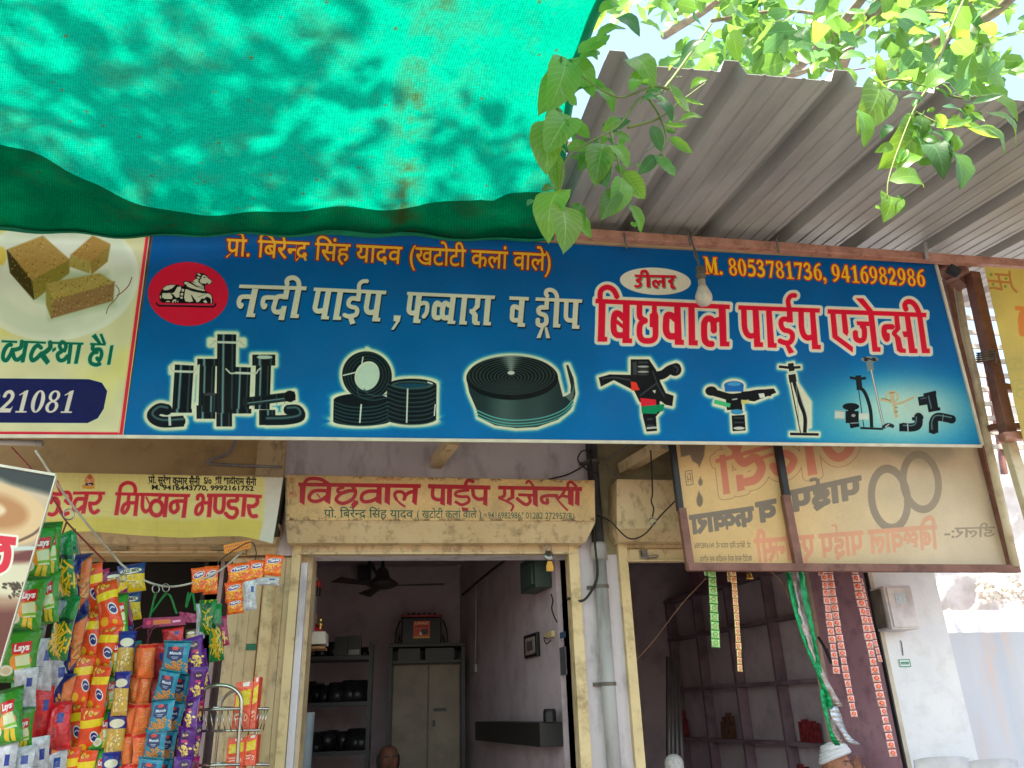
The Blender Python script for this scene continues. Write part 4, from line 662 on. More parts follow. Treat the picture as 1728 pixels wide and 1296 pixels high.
pale_conduit = mat('pale_conduit', C(224,212,184), C(204,190,160), 6, 0.6, dirt=C(110,90,70), dirt_amt=0.6)
chrome = mat('chrome', C(200,196,188), C(180,176,170), 10, 0.18, metal=1.0)
steel = mat('steel', C(170,170,168), C(140,140,140), 10, 0.3, metal=1.0)
wire_grey = mat('wire_grey', C(120,112,104), C(90,82,76), 10, 0.6)
red_wire = mat('red_wire', C(140,40,34), C(110,30,28), 10, 0.5)
green_str = mat('green_string', C(30,150,80), C(20,120,60), 10, 0.6)
roof_mat = mat('roof_sheet', C(188,188,186), C(158,158,158), 1.6, 0.5, metal=0.15, bump=0.1, bscale=18, dirt=C(104,92,80), dirt_amt=0.35, dscale=1.2, stretch=(2.5,0.5,1))
asphalt = mat('street_ground', C(112,106,98), C(96,90,82), 1.2, 0.95, bump=0.4, bscale=15, dirt=C(90,80,70), dirt_amt=0.5)
concrete = mat('concrete', C(160,152,142), C(140,132,122), 3, 0.9, bump=0.3, dirt=C(80,72,64), dirt_amt=0.5)
skin2 = mat('warm_skin', C(176,120,92), C(150,98,74), 12, 0.5, bump=0.06)
skin = mat('brown_skin', C(104,62,46), C(84,50,38), 12, 0.75, bump=0.06)
cloth_w = mat('white_cotton', C(228,226,228), C(208,206,212), 8, 0.9, bump=0.3, bscale=60)
turb = mat('white_turban', C(236,236,240), C(220,220,228), 10, 0.9, bump=0.4, bscale=40)

# ------------------------------------------------------------------ planes of the place
FY = 6.0                                           # shop fronts
SUP = np.array([0, -0.151, 0.9885]); SN = np.array([0, -0.9885, -0.151]); S0 = np.array([0, 5.0, 3.33])   # sign plane leans to the street
def SP(x, y, off=0.0): return PP(x, y, S0+SN*off, SN)
_d = ray(450, 1215); SW = np.array([_d[0], _d[1], 0]); SW /= np.linalg.norm(SW)          # direction of the party walls (not square to the front)
SWN = np.array([-SW[1], SW[0], 0])                  # faces left
def onwall(x, y, A0, off=0.0): return PP(x, y, np.array(A0)+SWN*off, SWN)

def sheet_px(cor, plane, nu=16, nv=5, off=None, wob=None):
    """grid over a photo-traced quad on a plane, uv linear in the quad's own homography"""
    Hm = homog([(0,0),(1,0),(1,1),(0,1)], cor)
    def fn(u, v):
        x, y = happly(Hm, u, v); p = np.array(plane(x, y)); return p if wob is None else p+wob(u, v)
    m = MB()
    if off is None: m.grid(fn, nu, nv)
    else: m.slab(fn, nu, nv, off)
    return m

# ------------------------------------------------------------------ ground and building
struct('ground', MB().grid(lambda u, v: (-150+300*u, -120+300*v, 0), 6, 6, False), asphalt)
struct('shop_floor', MB().box(-5.5, 4.45, 5.9, 11, 0.004, 0.32), concrete)

def wallx(x0, x1, z0, z1, y0=FY, y1=FY+0.23): return MB().box(x0, x1, y0, y1, z0, z1)
bld = thing('shop_building', 'row of small cream and lilac shops under the big blue signboard', 'building', (0, FY, 0))
ZL = 2.72; ZT = 5.6
xw = [P(435,775,FY)[0], P(482,775,FY)[0], P(1000,775,FY)[0], P(1050,900,FY)[0]]
obj('wall', wallx(-5.5, xw[0], ZL, ZT), tan_wall, bld, label='tan wall above the sweet shop')
obj('pillar', wallx(xw[0], xw[1], ZL, ZT, FY-0.04), cream, bld)
obj('wall', wallx(xw[1], xw[2], ZL, ZT), lilac, bld, label='lilac wall above the pipe shop')
obj('wall', wallx(xw[2], 3.80, ZL, ZT), grime, bld, label='grimy grey wall above the right shop')
# jamb strips between the openings
jx = P(975,1000,FY)[0]; jx2 = P(1050,1000,FY)[0]
obj('pillar', wallx(jx-0.02, jx2+0.05, 0.32, ZL, FY, FY+0.35), lilac, bld)
obj('pillar', wallx(P(395,1000,FY)[0], P(523,1000,FY)[0], 0.32, ZL, FY+0.05, FY+0.35), cream, bld)
rx0 = P(1466,980,FY)[0]; rx1 = 4.36
obj('pillar', wallx(3.84, 4.40, 0, 3.4, FY, FY+0.4), white_wall, bld, label='whitewashed end pier beside the gate')
obj('pier_edge', wallx(3.80, 3.838, 0.3, 2.72, FY, FY+0.3), beige_wall, bld)
# small corbels in the wall above the hood
for (xa, ya, xb, yb, m_) in ((765,742,735,782,cream), (1120,750,1050,792,cream)):
    a, b = P(xa, ya, FY-0.45), P(xb, yb, FY-0.01); obj('bracket', MB().beam(a, b, 0.09, 0.09), m_, bld)
# rooms
ceil_z = 3.27
def room(name, xL, xR, depth, wm, wr, label):
    A = np.array([xL, FY+0.23, 0]); B = np.array([xR, FY+0.23, 0]); A2, B2 = A+SW*depth/SW[1], B+SW*depth/SW[1]
    def wall(p, q, n, m_): p, q = np.array(p), np.array(q); o = np.array(n)*0.12; return obj('wall', MB().hexa([tuple(p)[:2]+(0.3,), tuple(q)[:2]+(0.3,), tuple(q)[:2]+(ceil_z,), tuple(p)[:2]+(ceil_z,)], [tuple(p+o)[:2]+(0.3,), tuple(q+o)[:2]+(0.3,), tuple(q+o)[:2]+(ceil_z,), tuple(p+o)[:2]+(ceil_z,)]), m_, r_)
    r_ = bld
    wall(A, A2, (-1,0,0), wm); wall(B, B2, (1,0,0), wr); wall(A2, B2, (0,1,0), wm)
    obj('ceiling', MB().hexa([tuple(A-[.1,0,0])[:2]+(ceil_z+.01,), tuple(B+[.1,0,0])[:2]+(ceil_z+.01,), tuple(B2+[.1,.1,0])[:2]+(ceil_z+.01,), tuple(A2+[-.1,.1,0])[:2]+(ceil_z+.01,)], [tuple(A-[.1,0,0])[:2]+(ceil_z+.15,), tuple(B+[.1,0,0])[:2]+(ceil_z+.15,), tuple(B2+[.1,.1,0])[:2]+(ceil_z+.15,), tuple(A2+[-.1,.1,0])[:2]+(ceil_z+.15,)]), wm, bld)
    return A2, B2
bx = P(776,1000,9.7)[0]; shift = SW[0]/SW[1]*(9.7-FY-0.23)
BACK_Y = 9.7; xr2 = bx-shift
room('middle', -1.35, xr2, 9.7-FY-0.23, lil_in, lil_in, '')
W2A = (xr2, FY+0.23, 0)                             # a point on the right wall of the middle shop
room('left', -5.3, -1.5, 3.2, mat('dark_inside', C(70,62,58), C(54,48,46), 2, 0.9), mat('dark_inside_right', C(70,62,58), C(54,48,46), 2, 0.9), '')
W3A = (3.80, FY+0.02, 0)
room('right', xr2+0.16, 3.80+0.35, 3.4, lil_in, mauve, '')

# ------------------------------------------------------------------ roller shutter boxes, channels, slats
def shutter(label, xl, xr, hood, mat_h, has_rail=True):
    """hood: photo corners TL,TR,BR,BL of the box face"""
    t = thing('rolling_shutter', label, 'shutter', ((xl+xr)/2, FY, ZL)); yf = FY-0.26
    f = [P(x, y, yf) for x, y in hood]
    bk = [np.array([p[0], FY-0.003, p[2]]) for p in f]
    obj('hood', MB().hexa(f, bk), mat_h, t)
    return t, f
# middle shop
hoodp = [(481,800), (1004,810), (1005,881), (481,881)]
t2 = thing('rolling_shutter', 'rolled-up cream shutter of the pipe shop with red hand-painted lettering on its box', 'shutter', (0.3, FY, ZL))
yf = FY-0.28
def hood_box(t, cor, bot, m_, yf=yf, low=0.07):
    f = [P(x, y, yf) for x, y in cor]; b = [np.array([p[0], FY-0.003, p[2]]) for p in f]
    ho = obj('hood', MB().hexa([f[3], f[2], f[1], f[0]], [b[3], b[2], b[1], b[0]]), m_, t); bevel(ho, 0.008)
    g = [P(x, y, yf+0.004) for x, y in bot]; g2 = [P(x, y, yf+low) for x, y in bot]
    lo = obj('hood_skirt', MB().hexa([np.array([g2[3][0], yf+low+0.05, g2[3][2]]), np.array([g2[2][0], yf+low+0.05, g2[2][2]]), f[2], f[3]], [np.array([g2[3][0], FY-0.004, g2[3][2]]), np.array([g2[2][0], FY-0.004, g2[2][2]]), b[2], b[3]]), m_, t); return f
hood_box(t2, hoodp, [(481,881), (1005,881), (990,914), (484,914)], cream)
hart = hood_art().image('hood_print'); hood_m = img_mat('painted_hood', hart, 0.5, dirt=0.16, bump=0.3, bscale=9)
obj('lettering_panel', sheet_px([(484,802), (1001,811), (1003,879), (484,878)], lambda x, y: P(x, y, yf-0.010), 12, 2, (0, 0.008, 0)), hood_m, t2)
def bottom_bar(t, xL, xR, ztop, y, n=4, m_=cream, lock=True):
    k = 0.062
    for i in range(n):
        z = ztop-i*k; prof = []
        for q in range(7):
            a = math.pi*q/6; prof.append((y-0.016*math.sin(a), z-0.004-(k-0.008)*q/6))
        m = MB(); L = len(prof)
        m.add([(xL, a, b) for a, b in prof]+[(xR, a, b) for a, b in prof], [(j, j+1, L+j+1, L+j) for j in range(L-1)]+[(0, L, 2*L-1, L-1)])
        obj('slat', m, m_, t)
    z = ztop-n*k
    b = obj('bottom_rail', MB().box(xL-0.01, xR+0.01, y-0.03, y+0.02, z-0.10, z).box(xL-0.01, xR+0.01, y-0.055, y-0.03, z-0.10, z-0.085), cream, t); bevel(b, 0.004)
    return z
xL2, xR2 = P(512,945,FY)[0]-0.02, P(958,945,FY)[0]+0.02
zb = P(740,938,FY)[2]
zz = bottom_bar(t2, xL2, xR2, zb+0.10+4*0.062, FY-0.02)
for x in (P(560,920,FY)[0], P(757,917,FY)[0]): obj('handle_slot', MB().box(x-0.17 if x > 0 else x-.1, x+0.02 if x > 0 else x+.12, FY-0.062, FY-0.052, zb+0.125, zb+0.155), dark_steel, t2)
def channel(t, px, wpx, y0=FY-0.06, top=930, mm=cream_lt):
    a, b = P(px, top, FY)[0], P(px+wpx, top, FY)[0]
    o = obj('guide_channel', MB().box(a, b, y0, y0+0.02, 0.32, ZL+0.10).box(a, a+0.02, y0+0.02, FY+0.1, 0.32, ZL+0.10).box(b-0.02, b, y0+0.02, FY+0.1, 0.32, ZL+0.10), mm, t); bevel(o, 0.003); return a, b
channel(t2, 495, 15); channel(t2, 957, 17)
obj('jamb_strip', MB().box(P(510,930,FY)[0]+0.005, P(522,930,FY)[0], FY-0.04, FY+0.3, 0.32, ZL-0.06), lilac, t2)
# right shop
t3 = thing('rolling_shutter', 'rolled-up cream shutter of the right shop, half hidden by the hanging banner', 'shutter', (2.7, FY, ZL))
hood_box(t3, [(1041,808), (1500,815), (1505,893), (1041,893)], [(1041,893), (1500,893), (1490,912), (1046,912)], cream)
channel(t3, 1040, 15); bottom_bar(t3, P(1056,950,FY)[0], 3.80, P(1100,950,FY)[2]+0.10+4*0.062, FY-0.02)
lt = obj('latch', MB().tube([P(1081,930,FY-0.05), P(1083,940,FY-0.10), P(1096,940,FY-0.10), P(1110,938,FY-0.05)], 0.012, 6).box(P(1078,930,FY)[0], P(1088,930,FY)[0], FY-0.062, FY-0.05, P(1080,943,FY)[2], P(1080,930,FY)[2]), steel, t3)
# left shop
t1 = thing('rolling_shutter', 'rolled-up cream shutter of the sweet shop behind the yellow cloth banner', 'shutter', (-3, FY, ZL))
hood_box(t1, [(-400,790), (470,802), (470,885), (-400,880)], [(-400,880), (470,885), (462,915), (-400,915)], cream)
bottom_bar(t1, -5.2, P(415,940,FY)[0], P(300,936,FY)[2]+0.10+4*0.062, FY-0.02)
for px in (188, 362): obj('latch_plate', MB().box(P(px,915,FY)[0], P(px+34,915,FY)[0], FY-0.075, FY-0.055, P(px,938,FY)[2]+0.03, P(px,912,FY)[2]), grime, t1)
# folded cream door leaves and round downpipe left of the middle shop
dl = thing('shutter_post', 'cream steel post of folded leaves between the sweet shop and pipe shop', 'post', (P(440,1000,FY)[0], FY, 0.32))
for (pa, pb, dy) in ((394,413,0.0), (413,431,-0.012), (431,448,-0.02), (448,466,-0.004), (466,484,-0.016), (484,495,-0.024)):
    a, b = P(pa,945,FY)[0], P(pb,945,FY)[0]; o = obj('panel', MB().box(a+.001, b-.001, FY-0.01+dy, FY+0.05, 0.33, ZL-0.02), cream, dl); bevel(o, 0.004)
a = P(455,985,FY-0.1); obj('round_tube', MB().tube([(a[0], FY-0.09, 0.33), (a[0], FY-0.09, a[2]), (a[0], FY-0.09, ZL-0.05)], 0.043, 14), cream_lt, dl, smooth=True)
for px, pz in ((430,1092), (986,955)):
    pass
stk = obj('green_sticker', MB().box(P(417,1092,FY)[0], P(434,1092,FY)[0], FY-0.036, FY-0.033, P(420,1098,FY)[2], P(420,1087,FY)[2]), mat('green_label', C(40,110,86), C(60,130,100), 60, 0.5, stretch=(1,1,6)), dl)

# drain pipe
dp = thing('drain_pipe', 'grey plastic drain pipe, black at the top, on the lilac wall', 'pipe', (P(1020,1000,FY)[0], FY-0.08, 0.3))
a, b, c = P(1034,1296,FY-0.07), P(1010,925,FY-0.07), P(1002,745,FY-0.07); top = b+(b-a)*0.0
obj('pipe_run', MB().tube([(b[0], FY-0.07, 0.32), (b[0], FY-0.07, 2.74)], 0.052, 16), grey_pvc, dp, smooth=True)
obj('pipe_run', MB().tube([(b[0], FY-0.07, 2.745), (b[0], FY-0.07, 4.6)], 0.048, 16), mat('tar_black_pvc', C(64,60,62), C(34,32,34), 3, 0.6, dirt=C(120,114,118), dirt_amt=0.5, dscale=4), dp, smooth=True)
obj('socket_collar', MB().lathe([(0.052,0),(0.066,0.01),(0.066,0.12),(0.058,0.14)], (b[0], FY-0.07, 2.66), 16), grey_pvc, dp, smooth=True)
for z in (2.45, 1.75, 3.45): obj('pipe_clamp', MB().lathe([(0.057,0),(0.060,0.003),(0.060,0.022),(0.057,0.025)], (b[0], FY-0.07, z), 16).box(b[0]-0.1, b[0]-0.05, FY-0.03, FY-0.005, z, z+0.025), wire_grey, dp)
# padlock on the raised bottom rail
pl = thing('padlock', 'brass-tagged round steel padlock hanging from the raised shutter rail', 'padlock', P(926,930,FY-0.09))
pc = P(926,938,FY-0.09)
obj('lock_body', MB().lathe([(0.0,-0.012),(0.034,-0.012),(0.038,-0.006),(0.038,0.006),(0.034,0.012),(0.0,0.012)], pc, 20, (0,1,0)), steel, pl, smooth=True)
obj('shackle', MB().tube([pc+[-.02,0,.03], pc+[-.022,0,.075], pc+[-.01,0,.095], pc+[.01,0,.095], pc+[.022,0,.075], pc+[.02,0,.03]], 0.006, 8), steel, pl, smooth=True)
kt = P(928,956,FY-0.09)
obj('key_tag', MB().add([kt+q for q in ([-.016,0,.04],[.016,0,.04],[.028,0,.0],[.026,0,-.035],[-.026,0,-.035],[-.028,0,.0])]+[kt+np.array(q)+[0,.012,0] for q in ([-.016,0,.04],[.016,0,.04],[.028,0,.0],[.026,0,-.035],[-.026,0,-.035],[-.028,0,.0])], [(5,4,3,2,1,0),(6,7,8,9,10,11)]+[(i,(i+1)%6,6+(i+1)%6,6+i) for i in range(6)]), mat('brass_yellow', C(226,170,40), C(200,140,30), 10, 0.35), pl)
# wires over the wall
def wire(label, pts, r=0.006, m_=rubber, name='wire', cat='wire', parent=None):
    o = obj(name, MB().tube(smooth(pts, 5), r, 6), m_, parent, smooth=True)
    if parent is None: tag(o, label, cat)
    return o
Y1 = FY-0.12
wire('thick black cable hanging in a bow beside the drain pipe', [P(996,760,Y1), P(1000,830,Y1), P(1003,905,Y1), P(1008,960,Y1), P(1004,985,Y1+.02), P(985,1013,Y1+.05), P(962,1010,Y1+.1), P(957,1012,Y1+.12)], 0.010)
wire('thin cable bundle looping at the corner above the lilac wall', [P(925,809,Y1+.1), P(960,800,Y1+.1), P(990,782,Y1+.1), P(1000,770,Y1), P(985,760,Y1), P(975,775,Y1), P(990,792,Y1), P(1010,800,Y1)], 0.006)
wire('grey cables running up beside the grimy wall', [P(1052,815,Y1), P(1035,800,Y1), P(1022,780,Y1), P(1045,762,Y1-.1), P(1075,745,Y1-.3)], 0.009, wire_grey)
wire('black cable crossing under the hidden shutter box', [P(1008,870,Y1), P(1030,880,Y1-.2), P(1060,908,Y1-.25), P(1087,902,Y1-.25), P(1115,870,Y1-.3), P(1150,835,Y1-.5)], 0.006)
wire('white plastic cable tray corner over the yellow cloth banner', [P(398,742,FY-.05), P(385,765,FY-.05), P(350,780,FY-.06), P(392,785,FY-.05), P(475,788,FY-.05)], 0.012, grey_pvc, 'conduit', 'conduit')
hk = wire('hook of twisted cord hanging before the grimy wall', [P(1098,760,5.5), P(1100,800,5.5), P(1101,832,5.5), P(1099,846,5.5), P(1103,858,5.5), P(1101,872,5.5)], 0.006, rubber, 'cord', 'cord')
obj('ring', MB().tube([P(1101+6*math.cos(a), 880+6*math.sin(a), 5.5) for a in np.linspace(0, 2*math.pi, 12, endpoint=False)], 0.005, 6, closed=True), steel, hk)
# ------------------------------------------------------------------ main signboard, sweet shop board
def wob(u, v): return SN*0.0
sg = thing('signboard', 'large blue signboard with red, cream and yellow Hindi lettering and pictures of pipes', 'signboard', S0)
im_main = main_sign_art().image('sign_print')
obj('printed_face', sheet_px([(262,372), (1577,444), (1655,750.5), (208,734.5)], lambda x, y: SP(x, y), 24, 6, -SN*0.01), img_mat('sign_print', im_main, 0.5, dirt=0.03, bump=0.14, bscale=4, spec=0.08), sg)
alu = mat('pale_edge', C(222,214,196), C(200,192,176), 8, 0.4, metal=0.1)
c4 = [(258,372), (1577,444), (1656,750.5), (206,734.5)]
def edge(a, b, w_, nm='edge_strip', m_=alu, off=0.004, par=sg): return obj(nm, MB().beam(SP(*a, off), SP(*b, off), w_, 0.02, tuple(SN)), m_, par)
edge((206,737), (1656,753), 0.022); edge((1578.5,444), (1657.5,752), 0.022); edge((258,370), (1577,443), 0.02)
obj('frame_back', MB().hexa([SP(*q, -0.012) for q in c4], [SP(*q, -0.06) for q in c4]), brown, sg)
sg2 = thing('signboard', 'cream signboard with squares of sweets on a plate and a dark blue number bar', 'signboard', SP(0,700))
im_left = left_sign_art().image('sweet_sign_print')
c5 = [(-190,343), (256,370.5), (207,734), (-250,731)]
obj('printed_face', sheet_px([(-190,343), (256,370.5), (208,734), (-250,731)], lambda x, y: SP(x, y, 0.003), 12, 6, -SN*0.01), img_mat('sweet_print', im_left, 0.55, dirt=0.03, bump=0.1, bscale=5, spec=0.1), sg2)
obj('edge_strip', MB().beam(SP(-250,735,.004), SP(206,737,.004), 0.022, 0.02, tuple(SN)), alu, sg2)
obj('frame_back', MB().hexa([SP(*q, -0.010) for q in c5], [SP(*q, -0.06) for q in c5]), brown, sg2)
# fluorescent batten stub under the sweet sign
fb = thing('tube_light', 'unlit white tube light batten under the sweet shop signboard', 'lamp', P(0,747,5.4))
obj('tube', MB().tube([P(-120,743,5.4), P(66,748,5.4)], 0.02, 10), mat('tube_white', C(222,220,216), C(210,208,206), 5, 0.3), fb, smooth=True)
obj('holder', MB().lathe([(0.024,-0.02),(0.024,0.02)], P(67,748,5.4), 10, (1,0,0)), grey_pvc, fb)
obj('batten', MB().beam(P(-120,742,5.45), P(66,747,5.45), 0.03, 0.03), grey_pvc, fb)

# yellow cloth banner tied over the left hood
fx = thing('cloth_banner', 'yellow cloth banner with red Hindi lettering tied over the sweet shop shutter box', 'banner', P(280,850,FY-0.4))
def fwob(u, v): return np.array([0, -0.03*math.sin(u*5)*v-0.05*max(0, u-0.8)*5*v*v+0.01*math.sin(u*23)*v, 0.012*math.sin(u*9)*v-0.05*max(0,(u-.86))*7*v])
obj('cloth', sheet_px([(78,797), (478,806), (462,908), (78,900)], lambda x, y: P(x, y, FY-0.40), 40, 10, (0,0.002,0), fwob), img_mat('cloth_print', flex_art().image('cloth_print'), 0.55, trans=0.15, dirt=0.10, bump=0.35, bscale=6), fx)
obj('side_fold', MB().slab(lambda u, v: P(478+u*10-v*16, 806+v*100, FY-0.40+0.28*u), 3, 8, (0,0.003,0)), mat('dark_cloth', C(60,52,44), C(40,36,30), 6, 0.8), fx)
# leaning coffee poster board
pb = thing('poster_board', 'large leaning board with a coffee cup picture in front of the snack packets', 'poster', P(20,1000,3.9))
def pplane(x, y): return P(x, y, 3.95-0.0002*(x))
obj('printed_face', sheet_px([(-160,760), (94,804), (-8,1150), (-230,1130)], pplane, 8, 8, (0,0.006,0)), img_mat('poster_print', poster_art().image('poster_print'), 0.35, dirt=0.04, bump=0.12, bscale=5), pb)
obj('white_edge', MB().beam(pplane(-160,759), pplane(94.5,802), 0.012, 0.02, (0,1,0)).beam(pplane(95,803), pplane(-7,1151), 0.006, 0.012, (0,1,0)), alu, pb)
obj('back_frame', MB().beam(pplane(-150,790)+[0,.03,0], pplane(70,830)+[0,.03,0], 0.03, 0.03).beam(pplane(60,830)+[0,.035,0], pplane(-25,1120)+[0,.035,0], 0.03, 0.03), brown, pb)

# ------------------------------------------------------------------ old banner seen from behind, in its steel frame
BY = 5.28
def BP(x, y, o=0.0): return P(x, y, BY+o-0.0)
ob_ = thing('hanging_banner', 'old translucent banner in a brown frame seen from behind with mirrored lettering', 'banner', BP(1430,850))
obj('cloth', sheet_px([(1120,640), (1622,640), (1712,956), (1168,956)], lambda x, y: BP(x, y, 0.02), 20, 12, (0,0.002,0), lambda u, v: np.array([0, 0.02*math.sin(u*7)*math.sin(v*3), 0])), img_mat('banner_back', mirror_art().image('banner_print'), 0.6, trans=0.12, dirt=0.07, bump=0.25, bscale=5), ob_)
def bar(a, b, w_, nm, m_, par, o=0.0, d=0.05): 
    q = obj(nm, MB().beam(BP(*a, o), BP(*b, o), w_, d, (0,1,0)), m_, par); bevel(q, 0.004); return q
bar((1118,620), (1148,862), 0.045, 'frame_bar', dark_steel, ob_); bar((1150,858), (1165,962), 0.055, 'frame_bar', brown, ob_, -0.01)
bar((1294,640), (1327,840), 0.05, 'frame_bar', dark_steel, ob_); bar((1325,836), (1348,958), 0.06, 'frame_bar', brown, ob_, -0.01)
bar((1160,957), (1718,960), 0.055, 'frame_bar', brown, ob_, -0.025); bar((1628,640), (1708,958), 0.045, 'frame_bar', brown, ob_, 0.0)
# ------------------------------------------------------------------ steel posts, beam and canopy roof
fr = thing('canopy_frame', 'rusty brown steel frame of posts and a pinkish beam carrying the sheet roof', 'frame', P(1600,700,5.1))
def bm(nm, a, b, w_, h, m_, up=(0,0,1), par=fr): q = obj(nm, MB().beam(a, b, w_, h, up), m_, par); bevel(q, 0.005); return q
b0, b1 = P(880,388,4.72), P(1730,447,4.72); dd = (b1-b0); 
bm('beam', b0-dd*1.6, b1+dd*0.5, 0.06, 0.07, pink_pipe)
e0, e1 = P(930,405,4.76), P(1560,440,4.76); bm('batten', e0-(e1-e0)*2.2, e1, 0.03, 0.035, wood_edge)
bm('bracket', P(1585,447,4.80), P(1625,480,4.95), 0.09, 0.10, brown); bm('cross_arm', P(1596,470,4.9), P(1632,452,4.75), 0.06, 0.07, brown)
bm('stub_arm', P(1600,452,4.66), P(1618,462,4.66), 0.06, 0.06, dark_steel)
def vpost(px, py, Y, z0, z1, w_, m_, nm='post'): 
    p = P(px, py, Y); return bm(nm, (p[0], Y, z0), (p[0], Y, z1), w_, w_, m_, (0,1,0))
bm('post', P(1575,470,5.40), P(1662,900,5.40), 0.10, 0.06, brown, (0,1,0))
bm('post', P(1598,470,5.46), P(1682,900,5.46), 0.07, 0.06, brown, (0,1,0))
cd = obj('conduit', MB().tube([P(1612,462,5.02), P(1628,560,5.02), P(1647,640,5.02), P(1668,752,5.1), P(1690,850,5.2), P(1714,956,5.24)], 0.03, 10), pale_conduit, fr, smooth=True)
bm('post', P(1640,462,4.86), P(1704,744,4.86), 0.085, 0.085, brown, (0,1,0)); pq = P(1702,745,4.92); bm('post', pq, (pq[0]+.02, 4.92, 0.0), 0.085, 0.06, pale_conduit, (0,1,0))
bm('rail', P(1690,652,4.95), P(1760,664,4.95), 0.05, 0.05, brown); bm('rail', P(1670,722,5.0), P(1790,716,5.0), 0.05, 0.05, brown); bm('rail', P(1690,738,4.8), P(1790,730,4.8), 0.07, 0.06, pink_pipe)
tw = obj('tie_wire', MB(), wire_grey, fr) if False else None
m = MB()
for k in range(5):
    y = 592+k*3.5; m.tube([P(1648,y+4,4.80), P(1662,y+2,4.79), P(1678,y-1,4.80), P(1684,y+1,4.90), P(1650,y+5,4.92)], 0.006, 6, closed=True)
m.tube([P(1676,596,4.79), P(1682,606,4.78), P(1680,614,4.79)], 0.005, 6); obj('tie_wire', m, wire_grey, fr, smooth=True)
for i, (x, y) in enumerate(((1055,400), (1163,396), (1312,408), (1562,418))):   # wire loops round the beam
    obj('wire_loop', MB().tube([P(x-2,y-6,4.67), P(x,y+6,4.66), P(x+2,y+18,4.67), P(x+3,y+18,4.80), P(x,y-8,4.80)], 0.008 if i != 3 else 0.014, 6, closed=True), wire_grey if i != 3 else grey_pvc, fr, smooth=True)
# roof of trapezoidal sheets: one thing, each sheet a part
rf = thing('canopy_roof', 'grey ribbed metal sheet roof above the signboard', 'roof', (2, 4, 4.9))
PITCH = 0.625; X0R = 0.98
def zroof(Y): return 4.66+(Y-2.9)*(4.99-4.66)/(4.8-2.9)
prof = []
def sheet(x0, n, dy, lift):
    pts = []
    for k in range(n):
        b_ = x0+k*PITCH
        for dx, dz in ((0,0), (0.035,0.085), (0.115,0.085), (0.15,0.0), (0.235,0), (0.244,0.007), (0.256,0.007), (0.265,0), (0.345,0), (0.354,0.007), (0.366,0.007), (0.375,0), (0.455,0), (0.464,0.007), (0.476,0.007), (0.485,0), (0.565,0), (0.574,0.006), (0.586,0.006), (0.595,0)):
            pts.append((b_+dx-0.02, dz))
    pts += [(x0+n*PITCH-0.02, 0), (x0+n*PITCH+0.015, 0.085), (x0+n*PITCH+0.095, 0.085), (x0+n*PITCH+0.13, 0.0)]
    m = MB(); ys = [2.9+dy, 3.6, 4.3, 5.05, 6.2]; L = len(pts)
    for s_ in (0, 0.0025): m.v += [(px, y, zroof(y)+dz+lift+s_) for y in ys for px, dz in pts]
    nY = len(ys)
    for j in range(nY-1):
        for i in range(L-1):
            a = j*L+i; m.f.append((a, a+1, a+L+1, a+L)); q = a+nY*L; m.f.append((q+L, q+L+1, q+1, q))
    for i in range(L-1): m.f.append((i+1, i, nY*L+i, nY*L+i+1)); e = (nY-1)*L+i; m.f.append((e, e+1, nY*L+e+1, nY*L+e))
    return m
for k, (x0, n) in enumerate(((0.98,2), (0.98+2*PITCH,2), (0.98+4*PITCH,2), (0.98+6*PITCH,2))):
    obj('roof_sheet', sheet(x0, n, (0.0, 0.03, -0.02, 0.05)[k], 0.004*(k % 2)), roof_mat, rf)
def sun_block_sheet(x0):     # unseen roof strip behind the net, added to keep sun off signboard and front
    m = sheet(x0, 3, 0.0, 0.003); L = None
    m.v = [(a, 4.42+(b-2.9)*(6.2-4.42)/3.3, c-zroof(b)+zroof(4.42+(b-2.9)*(6.2-4.42)/3.3)-.06*(b < 3.0)) for a, b, c in m.v]; return m
for k in range(4): obj('roof_sheet', sun_block_sheet(0.98-(k+1)*3*PITCH), roof_mat, rf)
obj('purlin', MB().beam((0.9, 3.9, zroof(3.9)+0.12), (6.2, 3.9, zroof(3.9)+0.12), 0.05, 0.05), brown, rf)
# yellow banner with the emblem, right
sb = thing('yellow_banner', 'faded yellow banner with an orange swastika emblem at the right edge', 'banner', P(1720,600,4.72))
obj('cloth', sheet_px([(1661,450), (1990,458), (2060,760), (1728,748)], lambda x, y: P(x, y, 4.72+(748-y)*-0.0003), 10, 8, (0,0.003,0), lambda u, v: np.array([0, 0.015*math.sin(u*8), 0])), img_mat('yellow_print', swastik_art().image('yellow_print'), 0.6, trans=0.35, dirt=0.08, bump=0.25, bscale=6), sb)
obj('top_rod', MB().tube([P(1655,449,4.80), P(1995,460,4.80)], 0.018, 8), pale_conduit, sb)
# far slatted shade screen seen between the posts
ss = thing('slatted_screen', 'pale slatted screen seen between the brown post and the yellow banner', 'screen', P(1700,600,7.4))
for k in range(13):
    y = 468+k*24; a, b = P(1620,y-4,7.4), P(1860,y+4,7.4); obj('slat', MB().beam(a, b, 0.03, 0.055), mat('slat_paint', C(170,160,150), C(140,130,124), 4, 0.7) if k == 0 else bpy.data.materials['slat_paint'], ss)
for x in (1640, 1725, 1800): obj('upright', MB().beam(P(x,450,7.44), P(x+55,800,7.44), 0.05, 0.05, (0,1,0)), brown, ss)

